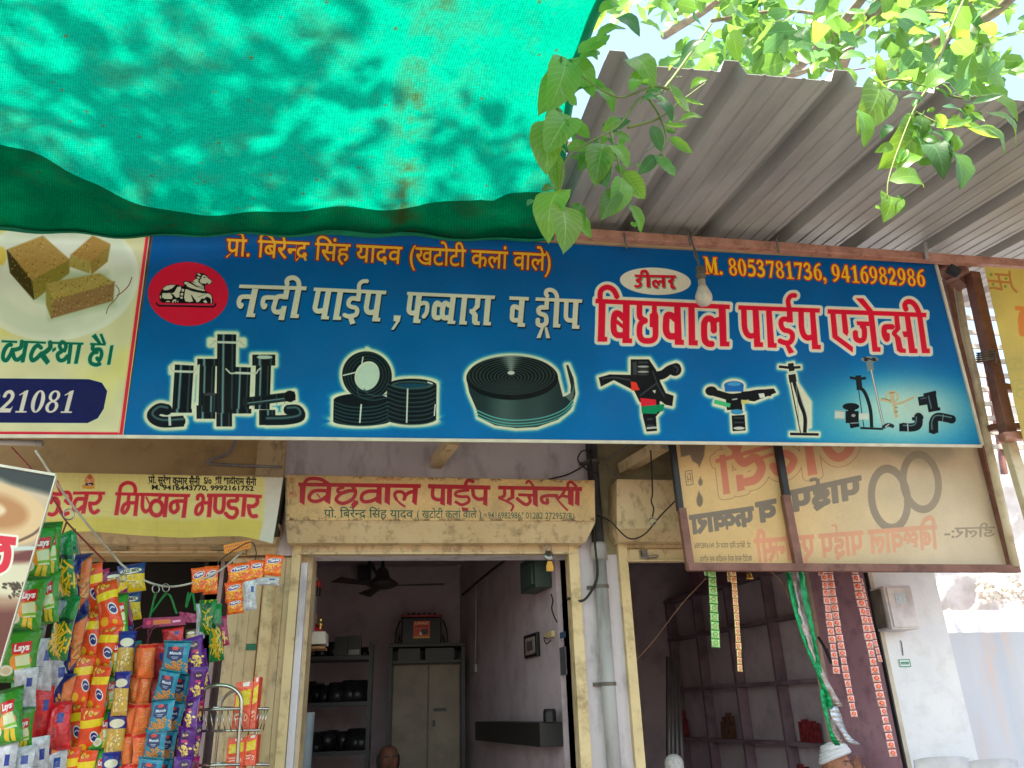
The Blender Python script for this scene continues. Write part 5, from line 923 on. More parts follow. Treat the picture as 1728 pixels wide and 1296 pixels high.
# ------------------------------------------------------------------ hanging bulb
bu = thing('light_bulb', 'unlit white bulb in a dusty holder hanging before the signboard', 'bulb', P(1189,505,4.62))
bp_ = lambda x, y: P(x, y, 4.62)
obj('flex', MB().tube([P(1165,392,4.66), P(1168,410,4.63), P(1174,425,4.62), P(1178,440,4.62), P(1181,456,4.62)], 0.007, 6).tube([P(1170,415,4.61), P(1172,432,4.61), P(1179,442,4.61)], 0.005, 6), wire_grey, bu, smooth=True)
ax = (bp_(1190,515)-bp_(1182,455)); ax = ax/np.linalg.norm(ax)
obj('holder', MB().lathe([(0.0,-0.03),(0.026,-0.028),(0.031,-0.01),(0.031,0.035),(0.036,0.04),(0.036,0.052),(0.030,0.055),(0.029,0.085)], bp_(1181.5,456), 18, ax), mat('dusty_holder', C(116,108,98), C(90,82,74), 20, 0.8, dirt=C(70,60,52), dirt_amt=0.6), bu, smooth=True)
obj('cap', MB().lathe([(0.027,0.085),(0.027,0.135),(0.032,0.14)], bp_(1181.5,456), 18, ax), mat('bulb_neck', C(196,184,168), C(170,158,144), 9, 0.5), bu, smooth=True)
obj('globe', MB().lathe([(0.034,0.14),(0.037,0.155),(0.050,0.185),(0.059,0.212),(0.061,0.235),(0.055,0.262),(0.040,0.282),(0.018,0.292),(0.0005,0.294)], bp_(1181.5,456), 24, ax), mat('milky_glass', C(214,202,190), C(200,190,178), 20, 0.35, bump=0.05, dirt=C(160,148,130), dirt_amt=0.4), bu, smooth=True)
# ------------------------------------------------------------------ green shade net
def net_mat():
    m = bpy.data.materials.new('green_net'); m.use_nodes = True; t = m.node_tree; N, L = t.nodes, t.links; N.remove(N['Principled BSDF'])
    uv = N.new('ShaderNodeTexCoord')
    def wave(sx, sy, sc):
        mp = N.new('ShaderNodeMapping'); L.new(uv.outputs['UV'], mp.inputs[0]); w_ = N.new('ShaderNodeTexWave'); w_.wave_type = 'BANDS'; w_.bands_direction = 'X' if sx else 'Y'; w_.inputs['Scale'].default_value = sc; w_.inputs['Distortion'].default_value = 0.6; w_.inputs['Detail'].default_value = 1.0; w_.inputs['Detail Scale'].default_value = 2.0; L.new(mp.outputs[0], w_.inputs[0]); return w_.outputs['Fac']
    a, b = wave(1, 0, 118), wave(0, 1, 92)
    mx = N.new('ShaderNodeMath'); mx.operation = 'MAXIMUM'; L.new(a, mx.inputs[0]); L.new(b, mx.inputs[1])
    hole = N.new('ShaderNodeMapRange'); hole.inputs[1].default_value = 0.25; hole.inputs[2].default_value = 0.55; hole.inputs[3].default_value = 0.03; hole.inputs[4].default_value = 0.0; L.new(mx.outputs[0], hole.inputs[0])
    # leaf debris and dust: brown patches and small dark specks
    n1 = N.new('ShaderNodeTexNoise'); n1.inputs['Scale'].default_value = 2.6; n1.inputs['Detail'].default_value = 8; n1.inputs['Roughness'].default_value = 0.7; L.new(uv.outputs['Object'], n1.inputs['Vector'])
    r1 = N.new('ShaderNodeMapRange'); r1.inputs[1].default_value = 0.50; r1.inputs[2].default_value = 0.66; r1.inputs[4].default_value = 0.3; L.new(n1.outputs[0], r1.inputs[0])
    sp = N.new('ShaderNodeSeparateXYZ'); L.new(uv.outputs['UV'], sp.inputs[0])
    st = N.new('ShaderNodeMath'); st.operation = 'SUBTRACT'; st.inputs[1].default_value = 0.845; L.new(sp.outputs[0], st.inputs[0])
    sa = N.new('ShaderNodeMath'); sa.operation = 'ABSOLUTE'; L.new(st.outputs[0], sa.inputs[0]); sr = N.new('ShaderNodeMapRange'); sr.inputs[1].default_value = 0.0; sr.inputs[2].default_value = 0.026; sr.inputs[3].default_value = 0.9; sr.inputs[4].default_value = 0.0; L.new(sa.outputs[0], sr.inputs[0])
    n3 = N.new('ShaderNodeTexNoise'); n3.inputs['Scale'].default_value = 7; n3.inputs['Detail'].default_value = 8; L.new(uv.outputs['Object'], n3.inputs['Vector']); r3 = N.new('ShaderNodeMapRange'); r3.inputs[1].default_value = 0.38; r3.inputs[2].default_value = 0.6; L.new(n3.outputs[0], r3.inputs[0])
    sm = N.new('ShaderNodeMath'); sm.operation = 'MULTIPLY'; L.new(sr.outputs[0], sm.inputs[0]); L.new(r3.outputs[0], sm.inputs[1])
    v = N.new('ShaderNodeTexVoronoi'); v.inputs['Scale'].default_value = 7.5; v.inputs['Randomness'].default_value = 1; L.new(uv.outputs['Object'], v.inputs['Vector']); r4 = N.new('ShaderNodeMapRange'); r4.inputs[1].default_value = 0.05; r4.inputs[2].default_value = 0.11; r4.inputs[3].default_value = 0.8; r4.inputs[4].default_value = 0; L.new(v.outputs['Distance'], r4.inputs[0])
    d1 = N.new('ShaderNodeMath'); d1.operation = 'MAXIMUM'; L.new(r1.outputs[0], d1.inputs[0]); L.new(sm.outputs[0], d1.inputs[1]); d2 = N.new('ShaderNodeMath'); d2.operation = 'MAXIMUM'; L.new(d1.outputs[0], d2.inputs[0]); L.new(r4.outputs[0], d2.inputs[1])
    # thread thickness varies: tone of the weave
    ct = N.new('ShaderNodeMix'); ct.data_type = 'RGBA'; ct.inputs['A'].default_value = C(0,134,104); ct.inputs['B'].default_value = C(50,74,38); L.new(d2.outputs[0], ct.inputs['Factor'])
    cd_ = N.new('ShaderNodeMix'); cd_.data_type = 'RGBA'; cd_.inputs['A'].default_value = C(0,112,84); cd_.inputs['B'].default_value = C(92,84,52); L.new(d2.outputs[0], cd_.inputs['Factor'])
    wv = N.new('ShaderNodeMapRange'); wv.inputs[1].default_value = 0.1; wv.inputs[2].default_value = 0.95; wv.inputs[3].default_value = 1.28; wv.inputs[4].default_value = 0.72; L.new(mx.outputs[0], wv.inputs[0])
    n5 = N.new('ShaderNodeTexNoise'); n5.inputs['Scale'].default_value = 55; n5.inputs['Detail'].default_value = 3; L.new(uv.outputs['Object'], n5.inputs['Vector']); r5 = N.new('ShaderNodeMapRange'); r5.inputs[1].default_value = 0.3; r5.inputs[2].default_value = 0.7; r5.inputs[3].default_value = 0.82; r5.inputs[4].default_value = 1.18; L.new(n5.outputs[0], r5.inputs[0])
    wm = N.new('ShaderNodeMath'); wm.operation = 'MULTIPLY'; L.new(wv.outputs[0], wm.inputs[0]); L.new(r5.outputs[0], wm.inputs[1]); vm = N.new('ShaderNodeVectorMath'); vm.operation = 'SCALE'; L.new(ct.outputs['Result'], vm.inputs[0]); L.new(wm.outputs[0], vm.inputs['Scale'])
    tr = N.new('ShaderNodeBsdfTranslucent'); L.new(vm.outputs[0], tr.inputs[0]); df = N.new('ShaderNodeBsdfDiffuse'); L.new(cd_.outputs['Result'], df.inputs[0])
    ms = N.new('ShaderNodeMixShader'); ms.inputs[0].default_value = 0.62; L.new(df.outputs[0], ms.inputs[1]); L.new(tr.outputs[0], ms.inputs[2])
    tp = N.new('ShaderNodeBsdfTransparent'); tp.inputs[0].default_value = (0.5,1,0.8,1)
    gm = N.new('ShaderNodeMath'); gm.operation = 'MULTIPLY'; inv = N.new('ShaderNodeMath'); inv.operation = 'SUBTRACT'; inv.inputs[0].default_value = 1; L.new(d2.outputs[0], inv.inputs[1]); L.new(hole.outputs[0], gm.inputs[0]); L.new(inv.outputs[0], gm.inputs[1])
    m2 = N.new('ShaderNodeMixShader'); L.new(gm.outputs[0], m2.inputs[0]); L.new(ms.outputs[0], m2.inputs[1]); L.new(tp.outputs[0], m2.inputs[2])
    L.new(m2.outputs[0], N['Material Output'].inputs[0]); return m
netm = net_mat()
nt_ = thing('shade_net', 'green shade net stretched overhead with leaf litter and dappled sunlight on it', 'net', (-1, 3, 4.7))
rows = [(399,4.66), (392,4.63), (376,4.52), (350,4.36), (325,4.18), (290,3.98), (245,3.76), (200,3.54), (150,3.32), (100,3.10), (50,2.90), (0,2.72), (-60,2.50), (-130,2.28), (-220,2.02), (-340,1.70), (-500,1.35)]
def xright(y):
    t = [(410,926), (330,934), (110,964), (0,1010), (-150,1080), (-500,1260)]
    for (y1, x1), (y0, x0) in zip(t, t[1:]):
        if y0 <= y <= y1: return x0+(x1-x0)*(y-y0)/(y1-y0)
    return t[0][1] if y > 410 else t[-1][1]
_ry = [r_[0] for r_ in rows][::-1]; _rY = [r_[1] for r_ in rows][::-1]
def netxy(x, py):
    Y = float(np.interp(py, _ry, _rY)); u = min(1, (x+700)/(xright(py)+700)); y = py
    if y > 376: y = y-(1-u)*18*(y-376)/23          # lower hem rises slightly to the left
    p = P(x, y, Y)
    def fold(c, wd): return math.exp(-(c/wd)**2)
    px = x; z = 0.0
    z -= 0.04*fold(py-(225+0.40*px if px < 260 else 330+0.02*(px-260)), 22)
    z += 0.035*math.sin(px*0.011+py*0.004)*fold(py-250, 180)
    z += 0.012*math.sin(px*0.045+py*0.02)+0.008*math.sin(py*0.07-px*0.02)
    z -= 0.03*fold(px-832, 14) if py < 330 else 0
    z -= 0.06*fold(py-120, 120)*math.sin(math.pi*min(1, max(0, (px+300)/1250)))
    return p+np.array([0, 0, z])
def netfn(u, v):
    f = v*(len(rows)-1); i = min(int(f), len(rows)-2); t = f-i; y = rows[i][0]*(1-t)+rows[i+1][0]*t; return netxy(-700+(xright(y)+700)*u, y)
obj('net_cloth', MB().grid(netfn, 150, 90), netm, nt_, smooth=True)
hem = mat('hem_green', C(12,146,110), C(8,124,92), 14, 0.8, bump=0.4, bscale=80, stretch=(1,1,3), trans=0.25, tcol=C(10,150,120))
obj('hem_cord', MB().tube([netfn(1.0, k/60)+np.array([0.012, -0.01, -0.012]) for k in range(61)], [0.018+0.014*(k/60) for k in range(61)], 8), hem, nt_, smooth=True)
obj('hem_band', MB().slab(lambda u, v: netfn(u, v*0.06)+np.array([0, -0.03, -0.045-0.008*math.sin(u*17+v*5)]), 150, 4, (0,0.001,0.002)), hem, nt_, smooth=True)

def flap(u, v):      # the net hangs double along its lower side
    x = -700+(xright(360)+700)*u; yc = float(np.interp(x, (-700,-150,0,100,200,300,450,550,700,780,850,930), (100,180,226,266,312,340,352,348,340,326,316,312))); y = 398+(yc-398)*v
    return netxy(min(x, xright(y)), y)+np.array([0, -0.02, -0.03-0.03*math.sin(math.pi*v)-0.004*math.sin(x*.04+v*7)])
obj('net_flap', MB().grid(flap, 150, 26), netm, nt_, smooth=True)

# ------------------------------------------------------------------ tree: limbs, traced near leaves, crown
def leaf_mesh(name, fold, curl, wd, m_):
    n = 9; vs = []; fs = []; uv = {}
    for i in range(n+1):
        t = i/n; w_ = wd*math.sin(math.pi*min(1, t**0.86))**0.62*(1-0.35*t**6); w_ = max(w_, 0.003); z = curl*math.sin(t*math.pi*0.9)-curl*0.9*t*t
        for s_ in (-1, -0.5, 0, 0.5, 1): vs.append((s_*w_, t, z+fold*abs(s_)*w_+0.02*math.sin(t*17+s_*3)*abs(s_)))
    for i in range(n):
        for k in range(4): a = i*5+k; uv[len(fs)] = [((k)/4, i/n), ((k+1)/4, i/n), ((k+1)/4, (i+1)/n), (k/4, (i+1)/n)]; fs.append((a, a+1, a+6, a+5))
    mb = MB(); mb.v = vs; mb.f = fs; mb.uv = uv; return mb.mesh(name, m_, True)
def leaf_mat(name, c, ct, rough=0.32):
    m = bpy.data.materials.new(name); m.use_nodes = True; t = m.node_tree; N, L = t.nodes, t.links; b = N['Principled BSDF']; b.inputs['Roughness'].default_value = rough; b.inputs['Specular IOR Level'].default_value = 0.5
    uv = N.new('ShaderNodeTexCoord'); sp = N.new('ShaderNodeSeparateXYZ'); L.new(uv.outputs['UV'], sp.inputs[0])
    a = N.new('ShaderNodeMath'); a.operation = 'SUBTRACT'; a.inputs[1].default_value = 0.5; L.new(sp.outputs[0], a.inputs[0]); ab = N.new('ShaderNodeMath'); ab.operation = 'ABSOLUTE'; L.new(a.outputs[0], ab.inputs[0])
    # side veins: stripes of v - |u|
    k = N.new('ShaderNodeMath'); k.operation = 'MULTIPLY_ADD'; k.inputs[1].default_value = -0.55; L.new(ab.outputs[0], k.inputs[0]); L.new(sp.outputs[1], k.inputs[2]); s_ = N.new('ShaderNodeMath'); s_.operation = 'MULTIPLY'; s_.inputs[1].default_value = 56; L.new(k.outputs[0], s_.inputs[0]); sn = N.new('ShaderNodeMath'); sn.operation = 'SINE'; L.new(s_.outputs[0], sn.inputs[0])
    r = N.new('ShaderNodeMapRange'); r.inputs[1].default_value = 0.86; r.inputs[2].default_value = 1.0; r.inputs[4].default_value = 0.5; L.new(sn.outputs[0], r.inputs[0]); r2 = N.new('ShaderNodeMapRange'); r2.inputs[1].default_value = 0.03; r2.inputs[2].default_value = 0.0; r2.inputs[4].default_value = 0.9; L.new(ab.outputs[0], r2.inputs[0]); mx = N.new('ShaderNodeMath'); mx.operation = 'MAXIMUM'; L.new(r.outputs[0], mx.inputs[0]); L.new(r2.outputs[0], mx.inputs[1])
    oi = N.new('ShaderNodeObjectInfo'); n1 = N.new('ShaderNodeTexNoise'); n1.inputs['Scale'].default_value = 2.5; L.new(uv.outputs['Object'], n1.inputs['Vector'])
    hv = N.new('ShaderNodeHueSaturation'); hv.inputs['Color'].default_value = c; vr = N.new('ShaderNodeMapRange'); vr.inputs[3].default_value = 0.7; vr.inputs[4].default_value = 1.3; L.new(oi.outputs['Random'], vr.inputs[0]); L.new(vr.outputs[0], hv.inputs['Value']); hr = N.new('ShaderNodeMapRange'); hr.inputs[3].default_value = 0.485; hr.inputs[4].default_value = 0.515; L.new(oi.outputs['Random'], hr.inputs[0]); L.new(hr.outputs[0], hv.inputs['Hue'])
    m1 = N.new('ShaderNodeMix'); m1.data_type = 'RGBA'; L.new(hv.outputs[0], m1.inputs['A']); m1.inputs['B'].default_value = tuple(min(1, x*1.9+0.03) for x in c[:3])+(1,); L.new(mx.outputs[0], m1.inputs['Factor']); L.new(m1.outputs['Result'], b.inputs['Base Color'])
    tr = N.new('ShaderNodeBsdfTranslucent'); m2 = N.new('ShaderNodeMix'); m2.data_type = 'RGBA'; m2.inputs['A'].default_value = ct; m2.inputs['B'].default_value = tuple(min(1, x*1.4) for x in ct[:3])+(1,); L.new(mx.outputs[0], m2.inputs['Factor']); L.new(m2.outputs['Result'], tr.inputs[0])
    ms = N.new('ShaderNodeMixShader'); ms.inputs[0].default_value = 0.5; L.new(b.outputs[0], ms.inputs[1]); L.new(tr.outputs[0], ms.inputs[2]); L.new(ms.outputs[0], N['Material Output'].inputs[0]); return m
lm = [leaf_mat('leaf_green', (0.07,0.17,0.035,1), (0.22,0.44,0.06,1)), leaf_mat('leaf_fresh', (0.12,0.26,0.04,1), (0.42,0.70,0.07,1)), leaf_mat('leaf_blue_green', (0.06,0.16,0.06,1), (0.16,0.36,0.10,1))]
lmesh = [leaf_mesh('leaf', f, c, w_, lm[k]) for k in range(3) for f, c, w_ in ((0.3,0.12,0.25), (0.6,-0.08,0.20), (0.15,0.22,0.27))]
bark = mat('grey_bark', C(150,136,118), C(116,104,90), 8, 0.85, bump=0.6, bscale=30, stretch=(1,1,0.3))
twig = mat('green_twig', C(120,130,70), C(96,110,56), 8, 0.6)
tree = thing('tree', 'leafy tree reaching over the sheet roof and net with broad bright green leaves', 'tree', (3.2, 0.6, 0))
def put_leaf(p, d, L_, up, mesh, par=tree):
    d = Vector(d).normalized(); up = Vector(up); x = d.cross(up); x = x.normalized() if x.length > 1e-4 else d.orthogonal().normalized(); z = x.cross(d)
    o = bpy.data.objects.new('leaf', mesh); col.objects.link(o); o.parent = par
    Mx = Matrix([[x[0]*L_, d[0]*L_, z[0]*L_, 0], [x[1]*L_, d[1]*L_, z[1]*L_, 0], [x[2]*L_, d[2]*L_, z[2]*L_, 0], [0,0,0,1]]); o.matrix_local = Matrix.Translation(Vector(p)-wpos(par))@Mx; return o
rr = random.Random(11)
# traced leaves: stalk x, y, tip x, y, width class, tone (0 green, 1 fresh, 2 blue green)
LV = [(955,98,925,196,0), (962,130,905,192,1), (958,100,1008,165,2), (1005,150,1042,190,2), (948,148,975,185,1), (962,196,918,262,0), (958,200,1000,240,0), (938,200,918,300,1), (935,255,942,335,0), (950,320,918,410,1), (945,345,955,432,1), (955,358,1004,405,1), (930,330,912,395,1),
      (1000,250,975,292,0), (1018,242,1003,318,0), (1028,245,1065,285,1), (1005,262,1025,320,2), (1042,320,1012,376,0), (1052,290,1094,345,1), (1062,345,1086,397,1), (1050,300,1030,370,0), (1060,100,1110,145,1), (1088,142,1062,150,0), (1112,112,1150,98,1), (1150,100,1195,60,2), (1128,140,1165,200,1), (1150,165,1190,180,1), (1108,172,1140,205,2), (1120,210,1165,215,2), (1130,232,1172,262,0), (1100,212,1118,260,2), (1108,262,1140,306,0), (1145,205,1190,195,2), (1030,220,1068,200,2), (1038,226,1070,245,1), (1068,150,1105,108,1), (1165,150,1195,130,1), (975,90,1035,60,1), (1005,70,1060,40,0), (1040,30,1085,58,2), (1010,20,1050,5,1),
      (1484,140,1448,232,1), (1448,185,1462,255,0), (1563,150,1610,120,1), (1600,165,1655,150,2), (1590,180,1640,215,2), (1538,205,1520,232,2), (1545,215,1490,285,0), (1520,215,1570,250,2), (1555,195,1545,245,0), (1580,215,1645,205,1), (1570,220,1612,278,2), (1550,262,1510,290,0), (1595,250,1630,322,0), (1620,205,1690,240,1), (1640,215,1710,258,0), (1655,160,1728,205,1), (1640,175,1700,160,2), (1500,305,1572,310,1), (1498,332,1496,372,1), (1560,240,1600,300,2), (1605,160,1580,135,0), (1490,140,1478,85,1), (1560,175,1520,160,2), (1665,190,1728,250,0), (1620,232,1585,262,1), (1528,250,1512,280,1)]
for i, (x0, y0, x1, y1, tn) in enumerate(LV):
    Y = (2.45 if x0 < 1300 else 2.55)+rr.uniform(-0.12, 0.12); a = P(x0, y0, Y); b = P(x1, y1, Y+rr.uniform(-0.09, 0.05)); L_ = float(np.linalg.norm(b-a))
    put_leaf(a, b-a, L_*0.9, (rr.uniform(-.45,.45), -0.85+rr.uniform(-.3,.3), 0.25+rr.uniform(-.3,.3)), lmesh[(tn if rr.random() < .5 else 1)*3+rr.randrange(3)])
for _ in range(85):
    x0, y0, x1, y1, tn = LV[rr.randrange(len(LV))]; x, y = x0+rr.uniform(-26,26), y0+rr.uniform(-20,30); a = P(x, y, 2.55+rr.uniform(-.12,.16)); d = np.array([rr.uniform(-1,1), rr.uniform(-.6,.6), rr.uniform(-1.2,.2)])
    put_leaf(a, d, rr.uniform(.055,.115), (rr.uniform(-.8,.8), -.8+rr.uniform(-.5,.6), rr.uniform(-.6,.6)), lmesh[rr.randrange(9)])
def limb(pts, r0, r1, m_=bark, nm='branch', n=8):
    ps = smooth(pts, 5); k = len(ps); obj(nm, MB().tube(ps, [r0+(r1-r0)*i/(k-1) for i in range(k)], n), m_, tree, smooth=True)
q = lambda x, y, Y: P(x, y, Y)
for pts in ([(1200,40,2.9),(1120,150,2.6),(1080,165,2.5),(1040,215,2.45),(960,262,2.42),(945,330,2.42),(945,400,2.44)], [(1128,150,2.55),(1100,145,2.5),(1065,160,2.45),(1030,160,2.42),(955,110,2.42)], [(1060,215,2.45),(1110,200,2.5),(1150,170,2.5),(1190,140,2.55)], [(1030,220,2.45),(1045,280,2.42),(1058,345,2.42)], [(1090,160,2.5),(1110,190,2.5),(1125,235,2.5),(1112,262,2.5)],
            [(1630,-10,2.9),(1600,60,2.7),(1575,130,2.6),(1545,180,2.55),(1520,240,2.52),(1500,300,2.5),(1497,335,2.5)], [(1580,150,2.6),(1620,165,2.55),(1680,160,2.55)], [(1545,190,2.55),(1590,210,2.52),(1640,215,2.5)], [(1485,140,2.55),(1520,135,2.6),(1575,150,2.6)]):
    limb([q(*p) for p in pts], 0.007, 0.0025, twig, 'twig', 6)
LB = [[(1400,180,6.0),(1440,60,4.9),(1495,0,4.2),(1560,-120,3.3)], [(1340,120,5.6),(1420,40,4.6),(1500,-60,3.8)], [(1480,150,5.4),(1540,95,4.9),(1600,60,4.4),(1680,20,3.8),(1760,-60,3.2)], [(1330,130,5.5),(1400,105,5.0),(1440,90,4.8)], [(1120,60,5.2),(1200,10,4.6),(1280,-60,4.0)], [(1200,35,4.6),(1330,18,4.6),(1450,35,4.5),(1560,20,4.3),(1640,30,4.2)], [(1390,60,5),(1385,130,5.3)], [(1640,0,4),(1590,90,4.4),(1570,140,4.8)], [(1340,90,5),(1400,120,5.2),(1460,115,5.3)]]
for k, pts in enumerate(LB):
    limb([q(*p) for p in pts], (0.055,0.05,0.06,0.03,0.04,0.018,0.014,0.014,0.016)[k], (0.085,0.03,0.03,0.015,0.02,0.008,0.006,0.006,0.007)[k])
limb([(3.3,0.5,0), (3.25,0.55,1.6), (3.1,0.9,3.0), (2.7,1.5,4.6), (2.4,2.3,6.2), (2.0,2.8,8.0)], 0.24, 0.07, bark, 'trunk', 14)
limb([(3.1,0.9,3.0), (4.0,1.2,4.6), (4.2,2.2,6.0), (4.0,3.6,7.2)], 0.12, 0.05)
limb([(2.7,1.5,4.6), (1.7,-1.6,6.6), (-1.2,-3.6,10.0), (-3.5,-4.0,12.6), (-5.5,-3.4,14.8)], 0.14, 0.05); limb([(3.1,0.9,3.0), (3.2,-1.5,6), (2.0,-4.5,8.5), (-1.5,-6.5,9.6)], 0.13, 0.05)
# crown leaves in view above the roof: single leaves, then a mass
cnt = 0
while cnt < 145:
    x = rr.uniform(985, 1740); lim = 62+(x-990)*0.11; y = rr.triangular(-40, lim+25, 10); Y = rr.uniform(3.3, 5.6)
    if 1000 < x < 1110 and 30 < y < 80 and rr.random() < 0.8: continue
    p = P(x, y, Y)
    if p[2] < zroof(min(max(Y, 2.9), 6))+0.16 and Y > 2.85: continue
    L_ = rr.uniform(0.16, 0.27); d = (rr.uniform(-1,1), rr.uniform(-.6,.6), rr.uniform(-1,.3)); put_leaf(p, d, L_, (rr.uniform(-.8,.8), rr.uniform(-1,-.1), rr.uniform(-.2,1)), lmesh[rr.choice((0,0,1,1,2))*3+rr.randrange(3)]); cnt += 1
def leaf_mass(n, f, smin, smax, seed, m_, nm='crown'):
    r_ = np.random.RandomState(seed); V, Fc, UV = [], [], []
    base = np.array([(0,0,0), (-.3,.35,.06), (0,.4,0), (.3,.35,.06), (-.24,.75,.02), (0,.75,-.03), (.24,.75,.02), (0,1,-.1)]); bf = [(0,2,1), (0,3,2), (1,2,5,4), (2,3,6,5), (4,5,7), (5,6,7)]; bu_ = [(.5,0),(.05,.35),(.5,.4),(.95,.35),(.1,.75),(.5,.75),(.9,.75),(.5,1)]
    mb = MB(); mb.uv = {}
    for _ in range(n):
        p = f(r_)
        if p is None: continue
        a = r_.normal(size=3); a[2] -= 0.3; a /= np.linalg.norm(a); b = np.cross(a, r_.normal(size=3)); b /= np.linalg.norm(b); c_ = np.cross(b, a); L_ = r_.uniform(smin, smax); v = p+L_*(base[:, :1]*b+base[:, 1:2]*a+base[:, 2:]*c_); n0 = len(mb.v); mb.v += [tuple(q_) for q_ in v]
        for t in bf: mb.uv[len(mb.f)] = [bu_[i] for i in t]; mb.f.append(tuple(i+n0 for i in t))
    o = obj(nm, mb, m_, tree, smooth=True); o['kind'] = 'stuff'; return o
cl = [(rr.uniform(-5.6,-0.8), rr.triangular(-1.7,1.15,0.75), rr.uniform(12.2,14.4), rr.uniform(0.16,0.36)) for _ in range(36)]
cl += [(rr.uniform(-7,6.5), rr.uniform(-9.5,-3.4), rr.uniform(7.5,10.5), rr.uniform(0.6,1.1)) for _ in range(26)]
def over_net(r_):
    x, y, z, s_ = cl[r_.randint(36) if r_.rand() < 0.085 else r_.randint(36, len(cl))]; return np.array([x+r_.normal()*s_, y+r_.normal()*s_, z+r_.normal()*s_*0.45])
NLEAF = 15000
leaf_mass(NLEAF, over_net, 0.14, 0.26, 3, lm[0])
def behind(r_):
    x = r_.uniform(1110, 1800); y = r_.uniform(-130, 150); Y = r_.uniform(3.6, 7.5)
    if (math.sin(x*0.021)+math.sin(y*0.043+x*0.013)+math.sin(x*0.05+1)) < -0.25: return None
    p = P(x, y, Y); return p if p[2] > zroof(min(Y, 6.2))+0.3 else None
leaf_mass(1900, behind, 0.16, 0.26, 5, lm[0]); leaf_mass(1000, behind, 0.15, 0.24, 6, lm[2])
# ------------------------------------------------------------------ inside the middle shop
bY = BACK_Y-0.02
def tube_px(nm, pts, r, m_, par, n=8, **k): return obj(nm, MB().tube([P(*p) for p in pts], r, n), m_, par, smooth=True, **k)
fan = thing('ceiling_fan', 'dark ceiling fan hanging in the pipe shop', 'fan', P(645,985,7.9))
fc = P(645,985,7.9)
obj('rod', MB().tube([fc+[0,0,.12], (fc[0], fc[1], ceil_z)], 0.016, 8).lathe([(0.03,0),(0.07,0.05),(0.06,0.09)], (fc[0], fc[1], ceil_z-0.1), 14), black, fan)
obj('motor', MB().lathe([(0.02,-0.05),(0.09,-0.045),(0.15,-0.02),(0.16,0.0),(0.12,0.03),(0.075,0.06),(0.055,0.13),(0.03,0.16)], fc, 22), mat('fan_brown', C(58,46,44), C(44,36,36), 6, 0.5), fan, smooth=True)
for k in range(3):
    a = math.radians(-12+120*k); u = np.array([math.cos(a), math.sin(a), 0]); n_ = np.array([-u[1], u[0], 0]); m = MB()
    pt = lambda r_, s_: fc+u*r_+n_*s_+np.array([0, 0, -0.02+0.25*s_-0.02*r_])
    m.hexa([pt(.14,-.03), pt(.14,.03), pt(.62,.07), pt(.62,-.06)], [pt(.14,-.03)+[0,0,.006], pt(.14,.03)+[0,0,.006], pt(.62,.07)+[0,0,.006], pt(.62,-.06)+[0,0,.006]]); obj('blade', m, bpy.data.materials['fan_brown'], fan)
def rack(label, xl, xr, Y, ys, dep=0.45):
    a, b = P(xl,1200,Y)[0], P(xr,1200,Y)[0]; r_ = thing('shelf_rack', label, 'rack', ((a+b)/2, Y, 0.32)); top = P(560,1088,Y)[2]
    for x in (a, b):
        for yy in (Y, Y+dep): obj('upright', MB().box(x-0.02, x+0.02, yy, yy+0.035, 0.33, top+0.03), dark_steel, r_)
    for y in ys: z = P(560,y,Y)[2]; obj('shelf', MB().box(a+.02, b-.02, Y+0.002, Y+dep, z-0.04, z), dark_steel, r_)
    return a, b
Yr = 8.6; ra, rb = rack('dark steel rack of black pipe fittings at the left of the pipe shop', 495, 622, Yr, (1107, 1185, 1268))
fit_m = mat('fitting_black', C(34,32,34), C(24,22,24), 6, 0.35)
for sh, zpx, n, ss_ in ((0,1107,9,0.06), (1,1185,15,0.085), (2,1268,13,0.08)):
    z = P(560,zpx,Yr)[2]
    for k in range(n):
        x = ra+0.08+(rb-ra-0.16)*(k+rr.uniform(-.3,.3))/max(1, n-1); y = Yr+rr.uniform(0.05,0.3); s_ = ss_*rr.uniform(0.7,1.3); lay = bool(rr.random() < 0.5 and sh)
        m = MB(); prof = [(s_*0.75,0),(s_,0.01),(s_,s_*1.1),(s_*0.8,s_*1.2),(s_*0.8,s_*1.9),(s_*0.55,s_*1.95)]
        if lay: m.lathe(prof, (x-s_, y, z+s_), 12, (1, 0.3, 0))
        else: m.lathe(prof, (x, y, z), 12)
        tag(obj('pipe_fitting', m, fit_m, None, True), ('black pipe fitting standing on the %s shelf of the dark rack', 'black pipe fitting lying on the %s shelf of the dark rack')[lay] % (('top','middle','lower')[sh]), 'fitting', 'black pipe fittings on the rack')
for k, x in enumerate((573, 596)):
    p = P(x, 1106, Yr); o = obj('cardboard_box', MB().box(p[0]-.06, p[0]+.075, Yr+.04, Yr+.2, p[2], p[2]+(.19,.2)[k]), black, None); tag(o, ('small black box left of another on top of the rack', 'small black box with grey label at the right end of the rack top')[k], 'box')
    if k: obj('label_strip', MB().box(p[0]-.05, p[0]+.06, Yr+.034, Yr+.038, p[2]+.01, p[2]+.06), grey_pvc, o)
